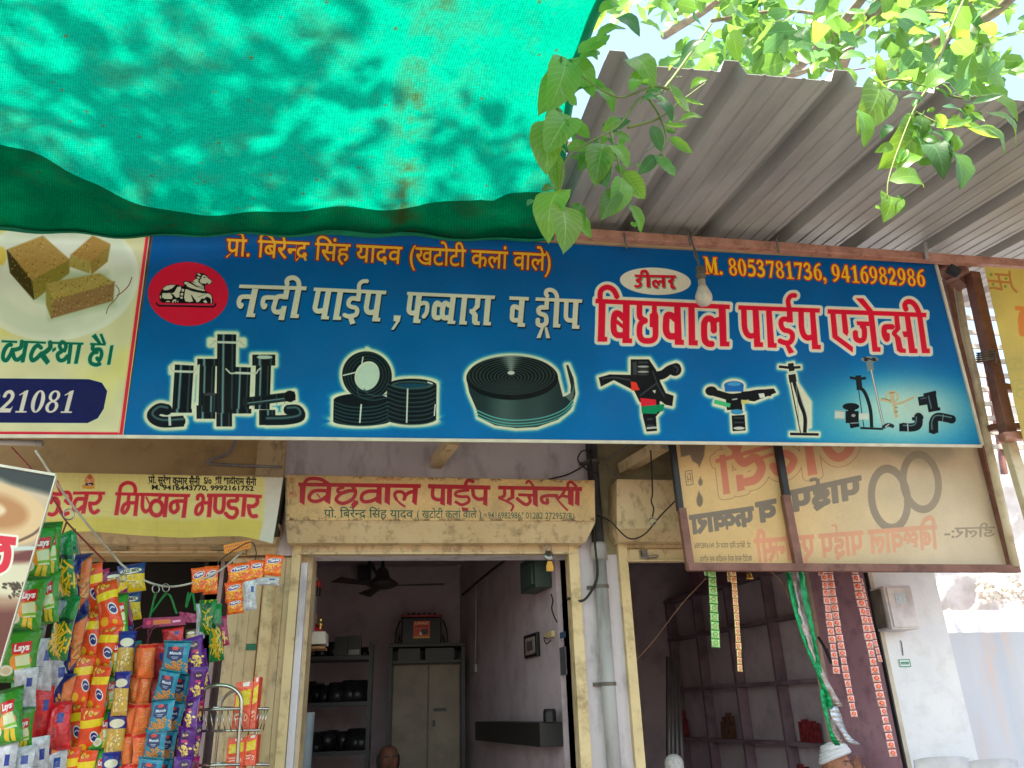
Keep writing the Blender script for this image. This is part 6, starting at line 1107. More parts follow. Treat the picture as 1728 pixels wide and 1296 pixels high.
# wardrobe on the back wall, frame on it, battery
wd = thing('steel_cupboard', 'pale two-door steel cupboard against the back wall of the pipe shop', 'cupboard', (P(718,1200,9.2)[0], 9.2, 0.32))
ca, cb = P(660,1200,9.15)[0], P(777,1200,9.15)[0]; zt = P(718,1117,9.15)[2]; cm = mat('cupboard_beige', C(140,126,108), C(120,108,92), 4, 0.5, dirt=C(70,60,54), dirt_amt=0.5)
obj('cabinet', MB().box(ca, cb, 9.16, 9.62, 0.34, zt), cm, wd)
mid = (ca+cb)/2+0.02
for a, b in ((ca+.01, mid-.005), (mid+.005, cb-.01)): d_ = obj('door', MB().box(a, b, 9.135, 9.158, 0.4, zt-.03), cm, wd); bevel(d_, 0.005)
obj('handle', MB().box(mid+.06, mid+.2, 9.11, 9.133, 1.62, 1.65).box(mid+.05, mid+.08, 9.11, 9.133, 1.47, 1.53), dark_steel, wd)
st_ = thing('steel_stand', 'dark open steel stand over the pale cupboard', 'stand', (P(714,1100,9.0)[0], 9.0, 0.32)); sa, sb_ = P(656,1200,9.0)[0], P(782,1200,9.0)[0]; z1, z0 = P(716,1091,9.0)[2], P(716,1118,9.0)[2]
for x in (sa, sb_): 
    for yy in (9.02, 9.6): obj('leg', MB().box(x-.02, x+.02, yy, yy+.04, 0.33, z1-.005), dark_steel, st_)
obj('top_shelf', MB().box(sa-.02, sb_+.02, 9.0, 9.65, z1, z1+.035), dark_steel, st_); obj('lower_shelf', MB().box(sa+.025, sb_-.025, 9.01, 9.64, z0-.005, z0+.025), dark_steel, st_)
for k, (x, w_) in enumerate(((690,.12),(742,.16))): p = P(x,1117,9.1); tag(obj('parcel', MB().box(p[0]-w_, p[0]+w_, 9.1, 9.4, z0+.026, z0+.026+.13), black, None), ('wide dark parcel on the left of the stand shelf', 'dark parcel at the right of the stand shelf')[k], 'parcel')
bt = thing('battery', 'large black inverter battery with orange label and red lid on the steel stand', 'battery', P(712,1088,9.15)); ba, bb = P(678,1060,9.1)[0], P(745,1060,9.1)[0]; zb0, zb1 = z1+.036, P(712,1037,9.1)[2]
o = obj('case', MB().box(ba, bb, 9.1, 9.4, zb0, zb1-.03), black, bt); bevel(o, 0.012)
o = obj('lid', MB().box(ba-.01, bb+.01, 9.09, 9.41, zb1-.028, zb1), mat('dark_red', C(150,40,36), C(120,30,30), 5, 0.4), bt); bevel(o, 0.006)
la = Art([(0,0),(100,0),(100,120),(0,120)], 120, 144, (214,84,46)); la.text('LIVFAST', (8,24), (92,24), 22, (250,210,180), bold=0.03); la.fill(la.sdf([('l',8,[(10,38),(90,38)])]), (150,30,30)); la.fill(la.sdf([('e',(66,76),(24,20)), ('l',6,[(40,92),(90,50)])]), (60,40,60)); la.fill(la.sdf([('l',10,[(0,114),(100,114)])]), (240,190,60)); la.fill(la.sdf([('p',[(34,96),(44,70),(56,100)])]), (240,230,210))
obj('label', MB().add([(ba+.13,9.096,zb0+.06),(bb-.13,9.096,zb0+.06),(bb-.13,9.096,zb1-.07),(ba+.13,9.096,zb1-.07)], [(0,1,2,3)]).grid(lambda u, v: (ba+.13+(bb-ba-.26)*u, 9.093, zb1-.07+(zb0+.06-zb1+.07)*v), 1, 1), img_mat('battery_label', la.image('battery_label'), 0.4, dirt=0.02, bump=0), bt)
for k in range(6): obj('vent_cap', MB().lathe([(0.014,0),(0.014,0.03)], (ba+.07+k*(bb-ba-.14)/5, 9.2, zb1), 8), dark_steel, bt)
for x, s_ in ((ba-.02,-1),(bb+.02,1)): obj('carry_rope', MB().tube([(x,9.15,zb1-.06),(x+s_*.04,9.15,zb1-.16),(x+s_*.05,9.15,zb1-.28),(x+s_*.02,9.15,zb1-.34),(x+s_*.0,9.15,zb1-.22)], 0.009, 6), black, bt, smooth=True)
sp_ = thing('wall_speaker', 'dark wall bracket box near the ceiling at the back of the pipe shop', 'bracket', P(612,960,9.4)); a = P(612,955,9.45)
obj('plate', MB().box(a[0]-.06, a[0]+.10, 9.5, 9.62, a[2]-.16, ceil_z-.01), dark_steel, sp_); obj('arm', MB().beam(P(622,945,9.3), P(640,975,9.3), .04, .04), dark_steel, sp_)
# niche shrine on the left: white shelf box with red cloth and bell-shaped lamp
sx = 6.75; nh = thing('wall_shrine', 'small white wall shelf with a red cloth and brass lamp just inside the pipe shop', 'shrine', P(530,1080,sx))
o = obj('shelf_box', MB().hexa([P(505,1088,sx), P(549,1086,sx), P(549,1065,sx), P(505,1066,sx)], [P(505,1088,sx)+[0,.3,0], P(549,1086,sx)+[0,.3,0], P(549,1065,sx)+[0,.3,0], P(505,1066,sx)+[0,.3,0]]), mat('shrine_white', C(232,222,206), C(214,204,190), 5, 0.6), nh); bevel(o, 0.004)
obj('base_board', MB().hexa([P(500,1095,sx), P(547,1094,sx), P(547,1090,sx), P(500,1091,sx)], [P(500,1095,sx)+[0,.3,0], P(547,1094,sx)+[0,.3,0], P(547,1090,sx)+[0,.3,0], P(500,1091,sx)+[0,.3,0]]), mat('wood_shelf', C(190,140,100), C(160,116,80), 5, 0.6), nh)
obj('red_cloth', MB().add([P(522,1065,sx+.02), P(545,1064,sx+.02), P(540,1056,sx+.05), P(528,1050,sx+.08), P(521,1052,sx+.06)]+[P(522,1065,sx+.12), P(545,1064,sx+.12), P(540,1056,sx+.12), P(528,1050,sx+.12), P(521,1052,sx+.12)], [(0,1,2,3,4),(9,8,7,6,5)]+[(i,5+i,5+(i+1)%5,(i+1)%5) for i in range(5)]), mat('red_cloth', C(206,30,50), C(170,20,40), 20, 0.8), nh)
obj('lamp', MB().lathe([(0.025,0),(0.01,0.015),(0.026,0.03),(0.026,0.05),(0.008,0.06),(0.02,0.075),(0.004,0.10)], P(540,1062,sx+.03), 12), mat('brass', C(214,180,110), C(190,150,80), 5, 0.3, metal=1.0), nh, smooth=True)
obj('picture', MB().hexa([P(525,1056,sx+.14), P(535,1055,sx+.14), P(535,1036,sx+.14), P(526,1036,sx+.14)], [P(525,1056,sx+.16), P(535,1055,sx+.16), P(535,1036,sx+.16), P(526,1036,sx+.16)]), mat('gold_card', C(196,160,90), C(150,110,60), 30, 0.5), nh)
bc = thing('spray_can', 'red and black can standing high on the pale inner post of the pipe shop', 'can', P(537,990,6.7)); obj('can_body', MB().tube([P(536,1005,6.7), P(537,992,6.7)], 0.022, 12), black, bc); obj('can_top', MB().tube([P(537,991,6.7), P(537,981,6.7)], 0.024, 12), mat('can_red', C(200,40,50), C(180,30,40), 5, 0.4), bc); obj('spout', MB().lathe([(0.03,0),(0.045,0.012),(0.05,0.03),(0.03,0.04)], P(526,981,6.7), 12), grey_pvc, bc, smooth=True)
obj('support', MB().box(P(522,985,6.7)[0], P(535,985,6.7)[0], 6.66, 6.76, P(530,1065,6.7)[2], P(530,984,6.7)[2]), grey_pvc, bc)
pv = thing('pipe_stock', 'pale grey plastic pipe standing inside the pipe shop door', 'pipe', P(522,1296,6.9)); a = P(519,1203,6.9); obj('pipe_wall', MB().tube([(a[0]-.01,6.9,0.33),(a[0],6.9,a[2])], 0.058, 18, caps=False), mat('pvc_steel_grey', C(150,160,170), C(120,130,142), 4, 0.35), pv, smooth=True); obj('pipe_rim', MB().lathe([(0.050,-0.01),(0.0585,-0.01),(0.0585,0.003),(0.050,0.003)], a, 18), grey_pvc, pv)
# things on the right wall
def wbox(nm, label, cat, x0, y0, x1, y1, dep, m_, par=None, lean=0):
    a, b, c, d_ = [onwall(x, y, W2A, 0.004) for x, y in ((x0,y1),(x1,y1),(x1,y0),(x0,y0))]; b[2] = a[2]; d_[2] = c[2]; d_[0], d_[1] = a[0], a[1]; c[0], c[1] = b[0], b[1]; o_ = SWN*dep
    t = obj(nm, MB().hexa([a+o_, b+o_, c+o_, d_+o_], [a, b, c, d_]), m_, par); bevel(t, 0.004)
    return tag(t, label, cat) if par is None else t
gm = mat('meter_green', C(52,70,64), C(40,56,52), 5, 0.4)
mt = wbox('fuse_box', 'dark green fuse box high on the right wall of the pipe shop', 'fuse box', 905, 935, 932, 1003, 0.14, gm); bxm = wbox('box_cover', '', '', 909, 950, 928, 995, 0.155, mat('meter_green2', C(60,82,76), C(50,66,62), 5, 0.3), mt)
pf = wbox('picture_frame', 'dark framed picture on the right wall of the pipe shop', 'picture', 890, 1066, 912, 1112, 0.03, black); wbox('mount', '', '', 893, 1073, 909, 1106, 0.034, mat('mount_card', C(150,130,126), C(120,100,96), 10, 0.6), pf); wbox('photo', '', '', 896, 1080, 906, 1099, 0.038, mat('photo_dark', C(50,46,52), C(90,80,84), 30, 0.4), pf)
sw = wbox('switch_board', 'small cream switch board with loose wires on the right wall of the pipe shop', 'switch', 925, 1064, 937, 1078, 0.03, cream_lt); wire('', [onwall(924,1078,W2A,.05), onwall(918,1076,W2A,.08), onwall(922,1086,W2A,.08), onwall(930,1080,W2A,.05)], 0.005, rubber, 'loose_wire', '', sw)
cl_ = wbox('wall_calendar', 'narrow dark calendar strip on the right wall beside the shutter channel', 'calendar', 948, 1090, 958, 1140, 0.01, mat('calendar', C(90,84,90), C(60,54,60), 60, 0.6)); st2 = wbox('blue_sticker', 'small blue sticker on the right wall above the calendar strip', 'sticker', 946, 1065, 955, 1078, 0.006, mat('blue_sticker', C(60,80,110), C(40,60,90), 60, 0.5))
lw = wbox('wall_shelf', 'long dark shelf low on the right wall of the pipe shop', 'shelf', 832, 1218, 950, 1248, 0.18, mat('dark_board', C(38,34,34), C(28,26,26), 5, 0.5)); a = onwall(928,1216,W2A,.1); tag(obj('small_tin', MB().lathe([(0.05,0),(0.05,0.07),(0.04,0.09)], (a[0], a[1], onwall(928,1218,W2A,.1)[2]), 12), black), 'small dark tin standing on the long wall shelf', 'tin')
wire('grey conduit slanting down the right wall to the corner', [onwall(860,940,W2A,.03), onwall(822,968,W2A,.03), onwall(780,1004,W2A,.03)], 0.012, dark_steel, 'conduit', 'conduit')
wire('thin pale conduit dropping down the right wall', [onwall(803,985,W2A,.03), onwall(803,1060,W2A,.03), onwall(802,1118,W2A,.03)], 0.008, grey_pvc, 'conduit', 'conduit'); wbox('socket', 'pale socket at the foot of the thin wall conduit', 'socket', 797, 1120, 806, 1136, 0.03, grey_pvc)
wire('black wires dangling below the fuse box', [onwall(930,1003,W2A,.06), onwall(933,1014,W2A,.07), onwall(931,1026,W2A,.07), onwall(935,1040,W2A,.06), onwall(940,1050,W2A,.05)], 0.006)

# ------------------------------------------------------------------ right shop: shelves on its slanting right wall
W3 = W3A; zsl = [onwall(1250,y,W3)[2] for y in (965, 1066, 1160, 1255)]
def s3(x, y, o=0.0): return onwall(x, y, W3, o)
dep = -0.12; sh3 = thing('wall_shelves', 'grid of lilac masonry pigeonhole shelves along the right shop wall', 'shelves', s3(1250,1255))
W3n = np.array(W3); tx = [(s3(x,1165)-W3n)@SW for x in (1385, 1311, 1242, 1185, 1137, 1098)]; t0, t1_ = tx[0], tx[-1]; nd = 6
def sp3(t, o, z): p = W3n+SW*t+SWN*o; return np.array([p[0], p[1], z])
zs = [onwall(1311,y,W3)[2] for y in (1254, 1152, 1044, 961)]; zs = [0.42, zs[0]-.42]+zs; shelf_m = mat('shelf_lilac', C(140,116,126), C(120,98,108), 3, 0.8, bump=0.2, dirt=C(70,54,64), dirt_amt=0.5)
obj('wall', MB().hexa([sp3(-.02,0,.33), sp3(t0-.12,0,.33), sp3(t0-.12,0,ceil_z-.005), sp3(-.02,0,ceil_z-.005)][::-1], [sp3(-.02,-.36,.33), sp3(t0-.12,-.36,.33), sp3(t0-.12,-.36,ceil_z-.005), sp3(-.02,-.36,ceil_z-.005)][::-1]), mauve, bld)
obj('back_panel', MB().hexa([sp3(t0-.02,dep-.01,.33), sp3(t1_+.3,dep-.01,.33), sp3(t1_+.3,dep-.01,zs[-1]+.05), sp3(t0-.02,dep-.01,zs[-1]+.05)], [sp3(t0-.02,dep-.05,.33), sp3(t1_+.3,dep-.05,.33), sp3(t1_+.3,dep-.05,zs[-1]+.05), sp3(t0-.02,dep-.05,zs[-1]+.05)]), mat('panel_grey_lilac', C(208,192,198), C(190,174,182), 2, 0.8, bump=.2, dirt=C(100,84,92), dirt_amt=.4), sh3)
for z in zs: obj('shelf_board', MB().hexa([sp3(t0,-.005,z-.02), sp3(t1_,-.005,z-.02), sp3(t1_,-.005,z+.015), sp3(t0,-.005,z+.015)], [sp3(t0,dep,z-.02), sp3(t1_,dep,z-.02), sp3(t1_,dep,z+.015), sp3(t0,dep,z+.015)]), shelf_m, sh3)
for k in range(nd):
    t = tx[k]; obj('upright', MB().hexa([sp3(t-.02,-.008,zs[0]), sp3(t+.02,-.008,zs[0]), sp3(t+.02,-.008,zs[-1]-.021), sp3(t-.02,-.008,zs[-1]-.021)], [sp3(t-.02,dep+.004,zs[0]), sp3(t+.02,dep+.004,zs[0]), sp3(t+.02,dep+.004,zs[-1]-.021), sp3(t-.02,dep+.004,zs[-1]-.021)]), shelf_m, sh3)
pil3 = obj('pillar', MB().hexa([sp3(t0-.118,-.3,0.33), sp3(t0-.022,-.3,.33), sp3(t0-.022,-.3,ceil_z-.01), sp3(t0-.118,-.3,ceil_z-.01)], [sp3(t0-.118,.03,0.33), sp3(t0-.022,.03,.33), sp3(t0-.022,.03,ceil_z-.01), sp3(t0-.118,.03,ceil_z-.01)]), beige_wall, sh3)
cm_ = [mat('goods_%s' % n, C(*c), C(*[int(q_*.6) for q_ in c]), 28, 0.5) for n, c in (('red',(150,50,56)), ('brown',(120,80,64)), ('green',(60,96,70)), ('grey',(96,104,110)), ('tan',(150,120,80)))]
gl = ['red', 'brown', 'green', 'grey', 'tan']; n_ = 0
def goods(t, z, w_, h, mi, label, nm='goods_bundle'):
    m = MB(); r_ = random.Random(int(t*100)+mi)
    for k in range(5):
        tc_ = t+w_*(k/4-.5)*1.1; hh = h*r_.uniform(.55,1.0); ww = w_*.13; ln = r_.uniform(-.02,.02)
        m.hexa([sp3(tc_-ww,-.02,z+.017), sp3(tc_+ww,-.02,z+.017), sp3(tc_+ww+ln,-.03,z+.017+hh), sp3(tc_-ww+ln,-.03,z+.017+hh)], [sp3(tc_-ww,-.09,z+.017), sp3(tc_+ww,-.09,z+.017), sp3(tc_+ww+ln,-.08,z+.017+hh), sp3(tc_-ww+ln,-.08,z+.017+hh)])
    tag(obj(nm, m, cm_[mi], None), label, 'goods')
tt = lambda k: float(np.interp(k+.5, range(6), tx))
goods(tt(0), zs[2], .16, .24, 0, 'reddish bundle in the pigeonhole nearest the pillar, second row from the bottom'); goods(tt(0)-.1, zs[1], .17, .26, 3, 'grey plastic packs in the lower pigeonhole nearest the pillar'); goods(tt(0)+.16, zs[1], .1, .24, 0, 'small red pack beside grey packs on the lower shelf')
goods(tt(2), zs[2], .15, .26, 1, 'brown sacks in the middle pigeonhole of the second row'); goods(tt(0), zs[0], .16, .22, 4, 'tan cartons in the lowest pigeonhole by the pillar'); goods(tt(3.6), zs[2], .1, .3, 2, 'green and dark packs at the deep end of the shelves'); goods(tt(3.4), zs[2]+.0, .06, .32, 0, 'red pack standing beside the green packs at the deep end')
lk = obj('door_bolt', MB().tube([s3(1381,1075,.36), s3(1390,1090,.36), s3(1402,1118,.36), s3(1395,1095,.40)], 0.012, 6), dark_steel); tag(lk, 'dark metal bar leaning on the beige pillar behind the foil ribbons', 'bar')
# wrapped plastic rolls at the back left
pr = thing('pipe_bundle', 'tall bundle of clear wrapped pipes standing deep in the right shop', 'bundle', P(1135,1280,7.2))
for k, (x0, x1) in enumerate(((1112,1128),(1122,1132),(1132,1137),(1143,1142))): a, b = P(x0,1290,7.2+k*.03), P(x1,1108+k*4,7.2+k*.03); obj('pipe_length', MB().tube([(a[0],a[1],.33),b], 0.025, 8), mat('clear_wrap', C(74,64,64), C(54,48,48), 4, 0.3) if k == 0 else bpy.data.materials['clear_wrap'], pr, smooth=True)
# mauve return wall at the front right, with a dark edge strip
ed = obj('edge_strip', MB().box(3.785, 3.798, FY-.012, FY+.03, .32, 2.72), dark_steel, bld)
wire('brown cord strung across the dark right shop', [P(1058,1130,6.3), P(1100,1085,6.3), P(1150,1020,6.2), P(1192,975,6.0)], 0.004, mat('jute', C(150,116,90), C(120,90,70), 9, .8), 'cord', 'cord')
wire('tan cords hanging beside the foil ribbons', [P(1298,962,5.6), P(1320,985,5.6), P(1336,1020,5.6), P(1345,1030,5.6)], 0.006, bpy.data.materials['jute'], 'cord', 'cord')

# ------------------------------------------------------------------ right side beyond the pier
mb_ = thing('meter_box', 'grey steel meter box with a pale label on the whitewashed pier', 'meter box', P(1512,1020,FY-.1))
gmx = mat('meter_box_grey', C(226,218,220), C(208,200,204), 5, 0.5, dirt=C(120,104,104), dirt_amt=0.5)
f = [P(1497,1062,FY-.20), P(1548,1062,FY-.20), P(1539,996,FY-.20), P(1487,994,FY-.20)]
mx0, mx1, mz0, mz1 = P(1499,1030,FY-.2)[0], P(1546,1030,FY-.2)[0], P(1520,1062,FY-.2)[2], P(1520,988,FY-.2)[2]; f = [np.array([x_, FY-.2, z_]) for x_, z_ in ((mx0,mz0),(mx1,mz0),(mx1,mz1),(mx0,mz1))]
o = obj('box_body', MB().hexa(f, [q_+[0,.196,0] for q_ in f]), gmx, mb_); bevel(o, 0.008)
w0, w1, h0, h1 = f[0][0], f[1][0], f[0][2], f[2][2]
o = obj('box_door', MB().box(w0+.015, w1-.015, FY-.215, FY-.202, h0+.015, h1-.015), gmx, mb_); bevel(o, 0.004)
obj('label', MB().box(w0+.07, w0+.16, FY-.219, FY-.216, h1-.14, h1-.06), mat('label_pale', C(206,214,222), C(170,182,196), 60, 0.4), mb_); obj('hasp', MB().box(w0-.02, w0-.002, FY-.13, FY-.07, h0+.12, h0+.2).box(w0-.012, w0-.002, FY-.16, FY-.02, h0+.02, h1-.02), wire_grey, mb_)
gs = thing('green_sticker', 'small green and white sticker on the whitewashed pier', 'sticker', P(1527,1119,FY)); 
ga = Art([(0,0),(60,0),(60,36),(0,36)], 90, 54, (236,240,238)); ga.fill(ga.sdf([('l',4,[(2,3),(58,3)]), ('l',4,[(2,33),(58,33)]), ('l',4,[(3,2),(3,34)]), ('l',4,[(57,2),(57,34)])]), (40,140,110)); ga.fill(ga.sdf([('p',[(8,12),(52,12),(52,24),(8,24)])]), (30,120,96)); ga.fill(ga.sdf([('l',3,[(12+k*7,18),(16+k*7,18)]) for k in range(6)]), (240,245,240)); ga = ga.image('sticker_print'); sm_ = img_mat('sticker_print', ga, .5, dirt=.02, bump=0)
def stick(x, y, par, yy, w_=.085, h=.055): p = P(x, y, yy); obj('print', MB().slab(lambda u, v: (p[0]-w_/2+w_*u, yy, p[2]+h/2-h*v), 1, 1, (0,.002,0)), sm_, par)
stick(1527,1119,gs,FY-.006,.10,.06)
hm = obj('hook_mark', MB().tube([P(1519,1081,FY-.006), P(1521,1083,FY-.006), P(1524,1106,FY-.006)], .004, 6), wire_grey); tag(hm, 'thin grey wire hook on the whitewashed pier', 'hook')
# streaked sheet gate to the right, rough white wall and stone behind
gt = thing('sheet_gate', 'tall pale sheet-metal gate streaked with orange rust at the right edge', 'gate', P(1650,1200,6.6)); gxa = P(1557,1070,6.6)[0]; gz = P(1640,1067,6.6)[2]
gmat = mat('gate_paint', C(214,214,220), C(198,204,214), 1.5, 0.6, bump=.1, dirt=C(236,196,170), dirt_amt=0.6, dscale=2.4, stretch=(3,1,0.35))
for k in range(2): o = obj('panel', MB().box(gxa+k*1.5, gxa+k*1.5+1.492, 6.6, 6.64, 0.05, gz-(.0,.0,.006,.0)[k]), gmat, gt); bevel(o, .004)
obj('top_rail', MB().box(gxa-.02, gxa+2.5, 6.642, 6.70, gz-.08, gz-.01), beige_wall, gt)
rw = thing('white_wall', 'sunlit rough white rendered wall rising behind the sheet gate', 'wall', P(1600,1000,9))
def rwf(u, v): x = P(1400,1000,9.0)[0]+u*6.0; z = 5.6-v*5.5; return (x, 9.0-.12*math.sin(x*1.7+z)*math.sin(z*2.3)-.05*math.sin(x*7+z*5)-.03*math.sin(z*13-x*9)-.02*math.sin(x*23)*math.sin(z*19), z)
obj('render', MB().slab(rwf, 90, 80, (0,.3,0)), rough_wall, rw, smooth=True)
st3 = P(1690,1005,8.7); m = MB()
for k in range(170):
    a = P(1652+rr.uniform(0,85), 976+rr.triangular(0,42,24), 8.78+rr.uniform(-.05,.05)); s_ = rr.uniform(.02,.05); m.lathe([(s_*.4,-s_*.7),(s_,-s_*.2),(s_*rr.uniform(.7,1.1),s_*.4),(s_*.3,s_*.8)], a, 5, (rr.uniform(-1,1),rr.uniform(-1,1),rr.uniform(.2,1)))
sr_ = obj('stone_rubble', m, mat('rubble', C(236,230,220), C(214,204,188), 8, .9, bump=.6), rw); sr_['kind'] = 'stuff'
tw_ = thing('inner_wall', 'smooth white low wall between the gate and the rough wall', 'wall', P(1620,1050,7.8)); a, b = P(1540,1040,7.8), P(1760,1020,7.8); obj('render', MB().box(a[0], b[0]+2, 7.8, 7.95, 0, P(1620,1030,7.8)[2]), white_wall, tw_)
fc_ = [P(x, y, 8.5) for x, y in ((1712,742),(1775,742))]
# pale chairs stacked at the bottom right
def chair(x, y, Y, label):
    p = P(x, y, Y); t = thing('plastic_chair', label, 'chair', (p[0], Y, 0)); w_ = .21; z = p[2]; cmx = bpy.data.materials.get('chair_plastic') or mat('chair_plastic', C(206,204,204), C(186,184,186), 5, .4, dirt=C(130,120,116), dirt_amt=.4)
    def bk(u, v): return (p[0]-w_+2*w_*u, Y-.04*math.sin(math.pi*u)+.06*(v), z-.42*v-.02*abs(2*u-1)**3)
    obj('backrest', MB().slab(bk, 8, 4, (0,.012,0)), cmx, t, smooth=True); zs_ = z-.42
    obj('seat', MB().slab(lambda u, v: (p[0]-w_+2*w_*u, Y+.06-.42*v, zs_-.01*math.sin(math.pi*u)), 4, 4, (0,0,-.02)), cmx, t, smooth=True)
    for sx_, sy_ in ((-1,0),(1,0),(-1,1),(1,1)): obj('leg', MB().tube([(p[0]+sx_*(w_-.02), Y+.03-.38*sy_, zs_-.02), (p[0]+sx_*(w_+.03), Y+.08-.46*sy_, 0.0 if True else 0)], .018, 6), cmx, t)
    return t
chair(1588,1276,5.6,'pale plastic chair whose backrest shows at the bottom right before the pier'); chair(1672,1280,5.7,'pale plastic chair at the bottom right corner before the sheet gate'); 
# white net bag top at the bottom
nb = obj('fan_guard', MB().lathe([(0.0,0.085),(0.03,0.08),(0.052,0.065),(0.066,0.04),(0.07,0.0),(0.06,-0.06),(0.03,-0.1),(0,-0.11)], P(1138,1294,6.0), 20), mat('wire_white', C(200,196,194), C(120,112,112), 70, .5, stretch=(4,4,.4)), None, True); tag(nb, 'round pale wire-meshed fan top at the bottom of the right shop opening', 'fan'); obj('stand', MB().tube([P(1138,1305,6.0)-[0,0,.2], (P(1138,1296,6.0)[0], 6.0, .33)], .03, 8), grey_pvc, nb)
# ------------------------------------------------------------------ people (only their heads reach into the picture; the bodies sit on stools)
def skinmesh(name, verts, edges, radii, m_, root=0, sub=2):
    me = bpy.data.meshes.new(name); me.from_pydata([tuple(v) for v in verts], edges, []); o = bpy.data.objects.new(name, me); col.objects.link(o)
    sk = o.modifiers.new('skin', 'SKIN'); sk.use_smooth_shade = True; sb = o.modifiers.new('sub', 'SUBSURF'); sb.levels = sub; sb.render_levels = sub
    for i, r_ in enumerate(radii): me.skin_vertices[0].data[i].radius = (r_, r_) if not isinstance(r_, tuple) else r_
    me.skin_vertices[0].data[root].use_root = True; me.materials.append(m_); return o
def head(par, c, yaw, pitch, s, kind):
    """head built from rings; local +y is the face direction"""
    cy, sy, cp, sp = math.cos(yaw), math.sin(yaw), math.cos(pitch), math.sin(pitch)
    def w(x, y, z): x, y, z = x*s, y*s, z*s; y, z = y*cp-z*sp, y*sp+z*cp; return (c[0]+x*cy-y*sy, c[1]+x*sy+y*cy, c[2]+z)
    nu, nv = 28, 22; m = MB()
    def fn(u, v):
        th = 2*math.pi*u; ph = math.pi*v; z = math.cos(ph); r_ = max(0.0, math.sin(ph))**(0.62 if z > 0 else 0.82); x = r_*math.sin(th)*0.078; y = r_*math.cos(th)*0.098; zz = z*(0.106 if z > 0 else 0.118)
        if z < 0: k = 1-0.28*(-z)**1.4; x *= k; y *= (1-0.12*(-z)); 
        if y > 0:
            g = lambda x0, z0, wx, wz: math.exp(-((x-x0)/wx)**2-((zz-z0)/wz)**2)
            y += 0.026*g(0,-.022,.011,.017)+0.012*g(0,.0,.009,.02)-0.010*g(.031,.008,.016,.011)-0.010*g(-.031,.008,.016,.011)+0.007*g(.03,.026,.022,.008)+0.007*g(-.03,.026,.022,.008)+0.008*g(0,-.056,.024,.006)+0.007*g(0,-.067,.02,.006)-0.005*g(0,-.061,.026,.003)+0.012*g(0,-.095,.024,.018)+0.004*g(.045,-.02,.02,.02)+.004*g(-.045,-.02,.02,.02)
        return w(x, y, zz)
    m.grid(fn, nu, nv, False)
    sk_ = skin if kind == 'bald' else skin2; hd = obj('head', m, sk_, par, True)
    for sx in (-1, 1):
        ea = MB().lathe([(0.002,-0.004),(0.016,-0.003),(0.020,0.002),(0.016,0.006),(0.006,0.003)], (0,0,0), 12, (sx,0,0)); ea.v = [w(q_[0]+sx*.078, q_[1]*1.0-.004, q_[2]*1.6) for q_ in ea.v]; obj('ear', ea, sk_, par, True)
        ey = MB().lathe([(0.0,-.011),(.008,-.008),(.011,0),(.008,.008),(0,.011)], (0,0,0), 10); ey.v = [w(q_[0]+sx*.031, q_[1]+.0790, q_[2]+.008) for q_ in ey.v]; e = obj('eye', ey, bpy.data.materials.get('eye_white') or mat('eye_white', C(150,136,126), None, 5, .5), par, True)
        pu = MB().lathe([(0.0,-.001),(.0055,0),(.0,.002)], (0,0,0), 10, (0,1,0)); pu.v = [w(q_[0]+sx*.031, q_[1]+.0905, q_[2]+.008) for q_ in pu.v]; obj('pupil', pu, black, par, True)
    if kind == 'bald':
        hm_ = bpy.data.materials.get('grey_hair') or mat('grey_hair', C(74,68,66), C(44,40,38), 60, .9, bump=.6, bscale=120)
        def hf(u, v): th = math.pi*(0.30+1.4*u); ph = math.pi*(0.38+.26*v); return w(math.sin(ph)*math.sin(th)*.089, math.sin(ph)*math.cos(th)*.110, math.cos(ph)*.122)
        obj('hair', MB().grid(hf, 20, 5, False), hm_, par, True); mo = MB().tube([w(-.024,.100,-.050), w(-.01,.108,-.047), w(.01,.108,-.047), w(.024,.100,-.050)], [.003*s,.005*s,.005*s,.003*s], 6); obj('moustache', mo, hm_, par, True)
        for sx in (-1,1): obj('eyebrow', MB().tube([w(sx*.014,.103,.028), w(sx*.032,.102,.033), w(sx*.050,.091,.028)], .006*s, 6), hm_, par, True)
    else:
        for k in range(6):
            tl = (-.35,.3,-.15,.4,-.05,.2)[k]; zc = .052+.013*k; r_ = .086-.0045*k
            ring = [w(r_*1.02*math.sin(a), (r_*1.18)*math.cos(a), zc+tl*.03*math.sin(a+k)+.036*math.cos(a)*(1-.12*k)) for a in np.linspace(0, 2*math.pi, 26, endpoint=False)]
            obj('turban_fold', MB().tube(ring, .0175*s, 8, closed=True), turb, par, True)
        tp = MB().grid(lambda u, v: w(.082*math.sin(2*math.pi*u)*math.sin(math.pi/2*v), .096*math.cos(2*math.pi*u)*math.sin(math.pi/2*v), .085+.062*math.cos(math.pi/2*v)+.006*math.sin(u*25)*math.sin(3*v)), 26, 6, False); obj('turban_top', tp, turb, par, True)
        for sx in (-1,1): obj('eyebrow', MB().tube([w(sx*.014,.104,.028), w(sx*.032,.103,.032), w(sx*.050,.092,.028)], .0035*s, 6), bpy.data.materials.get('grey_hair') or turb, par, True)
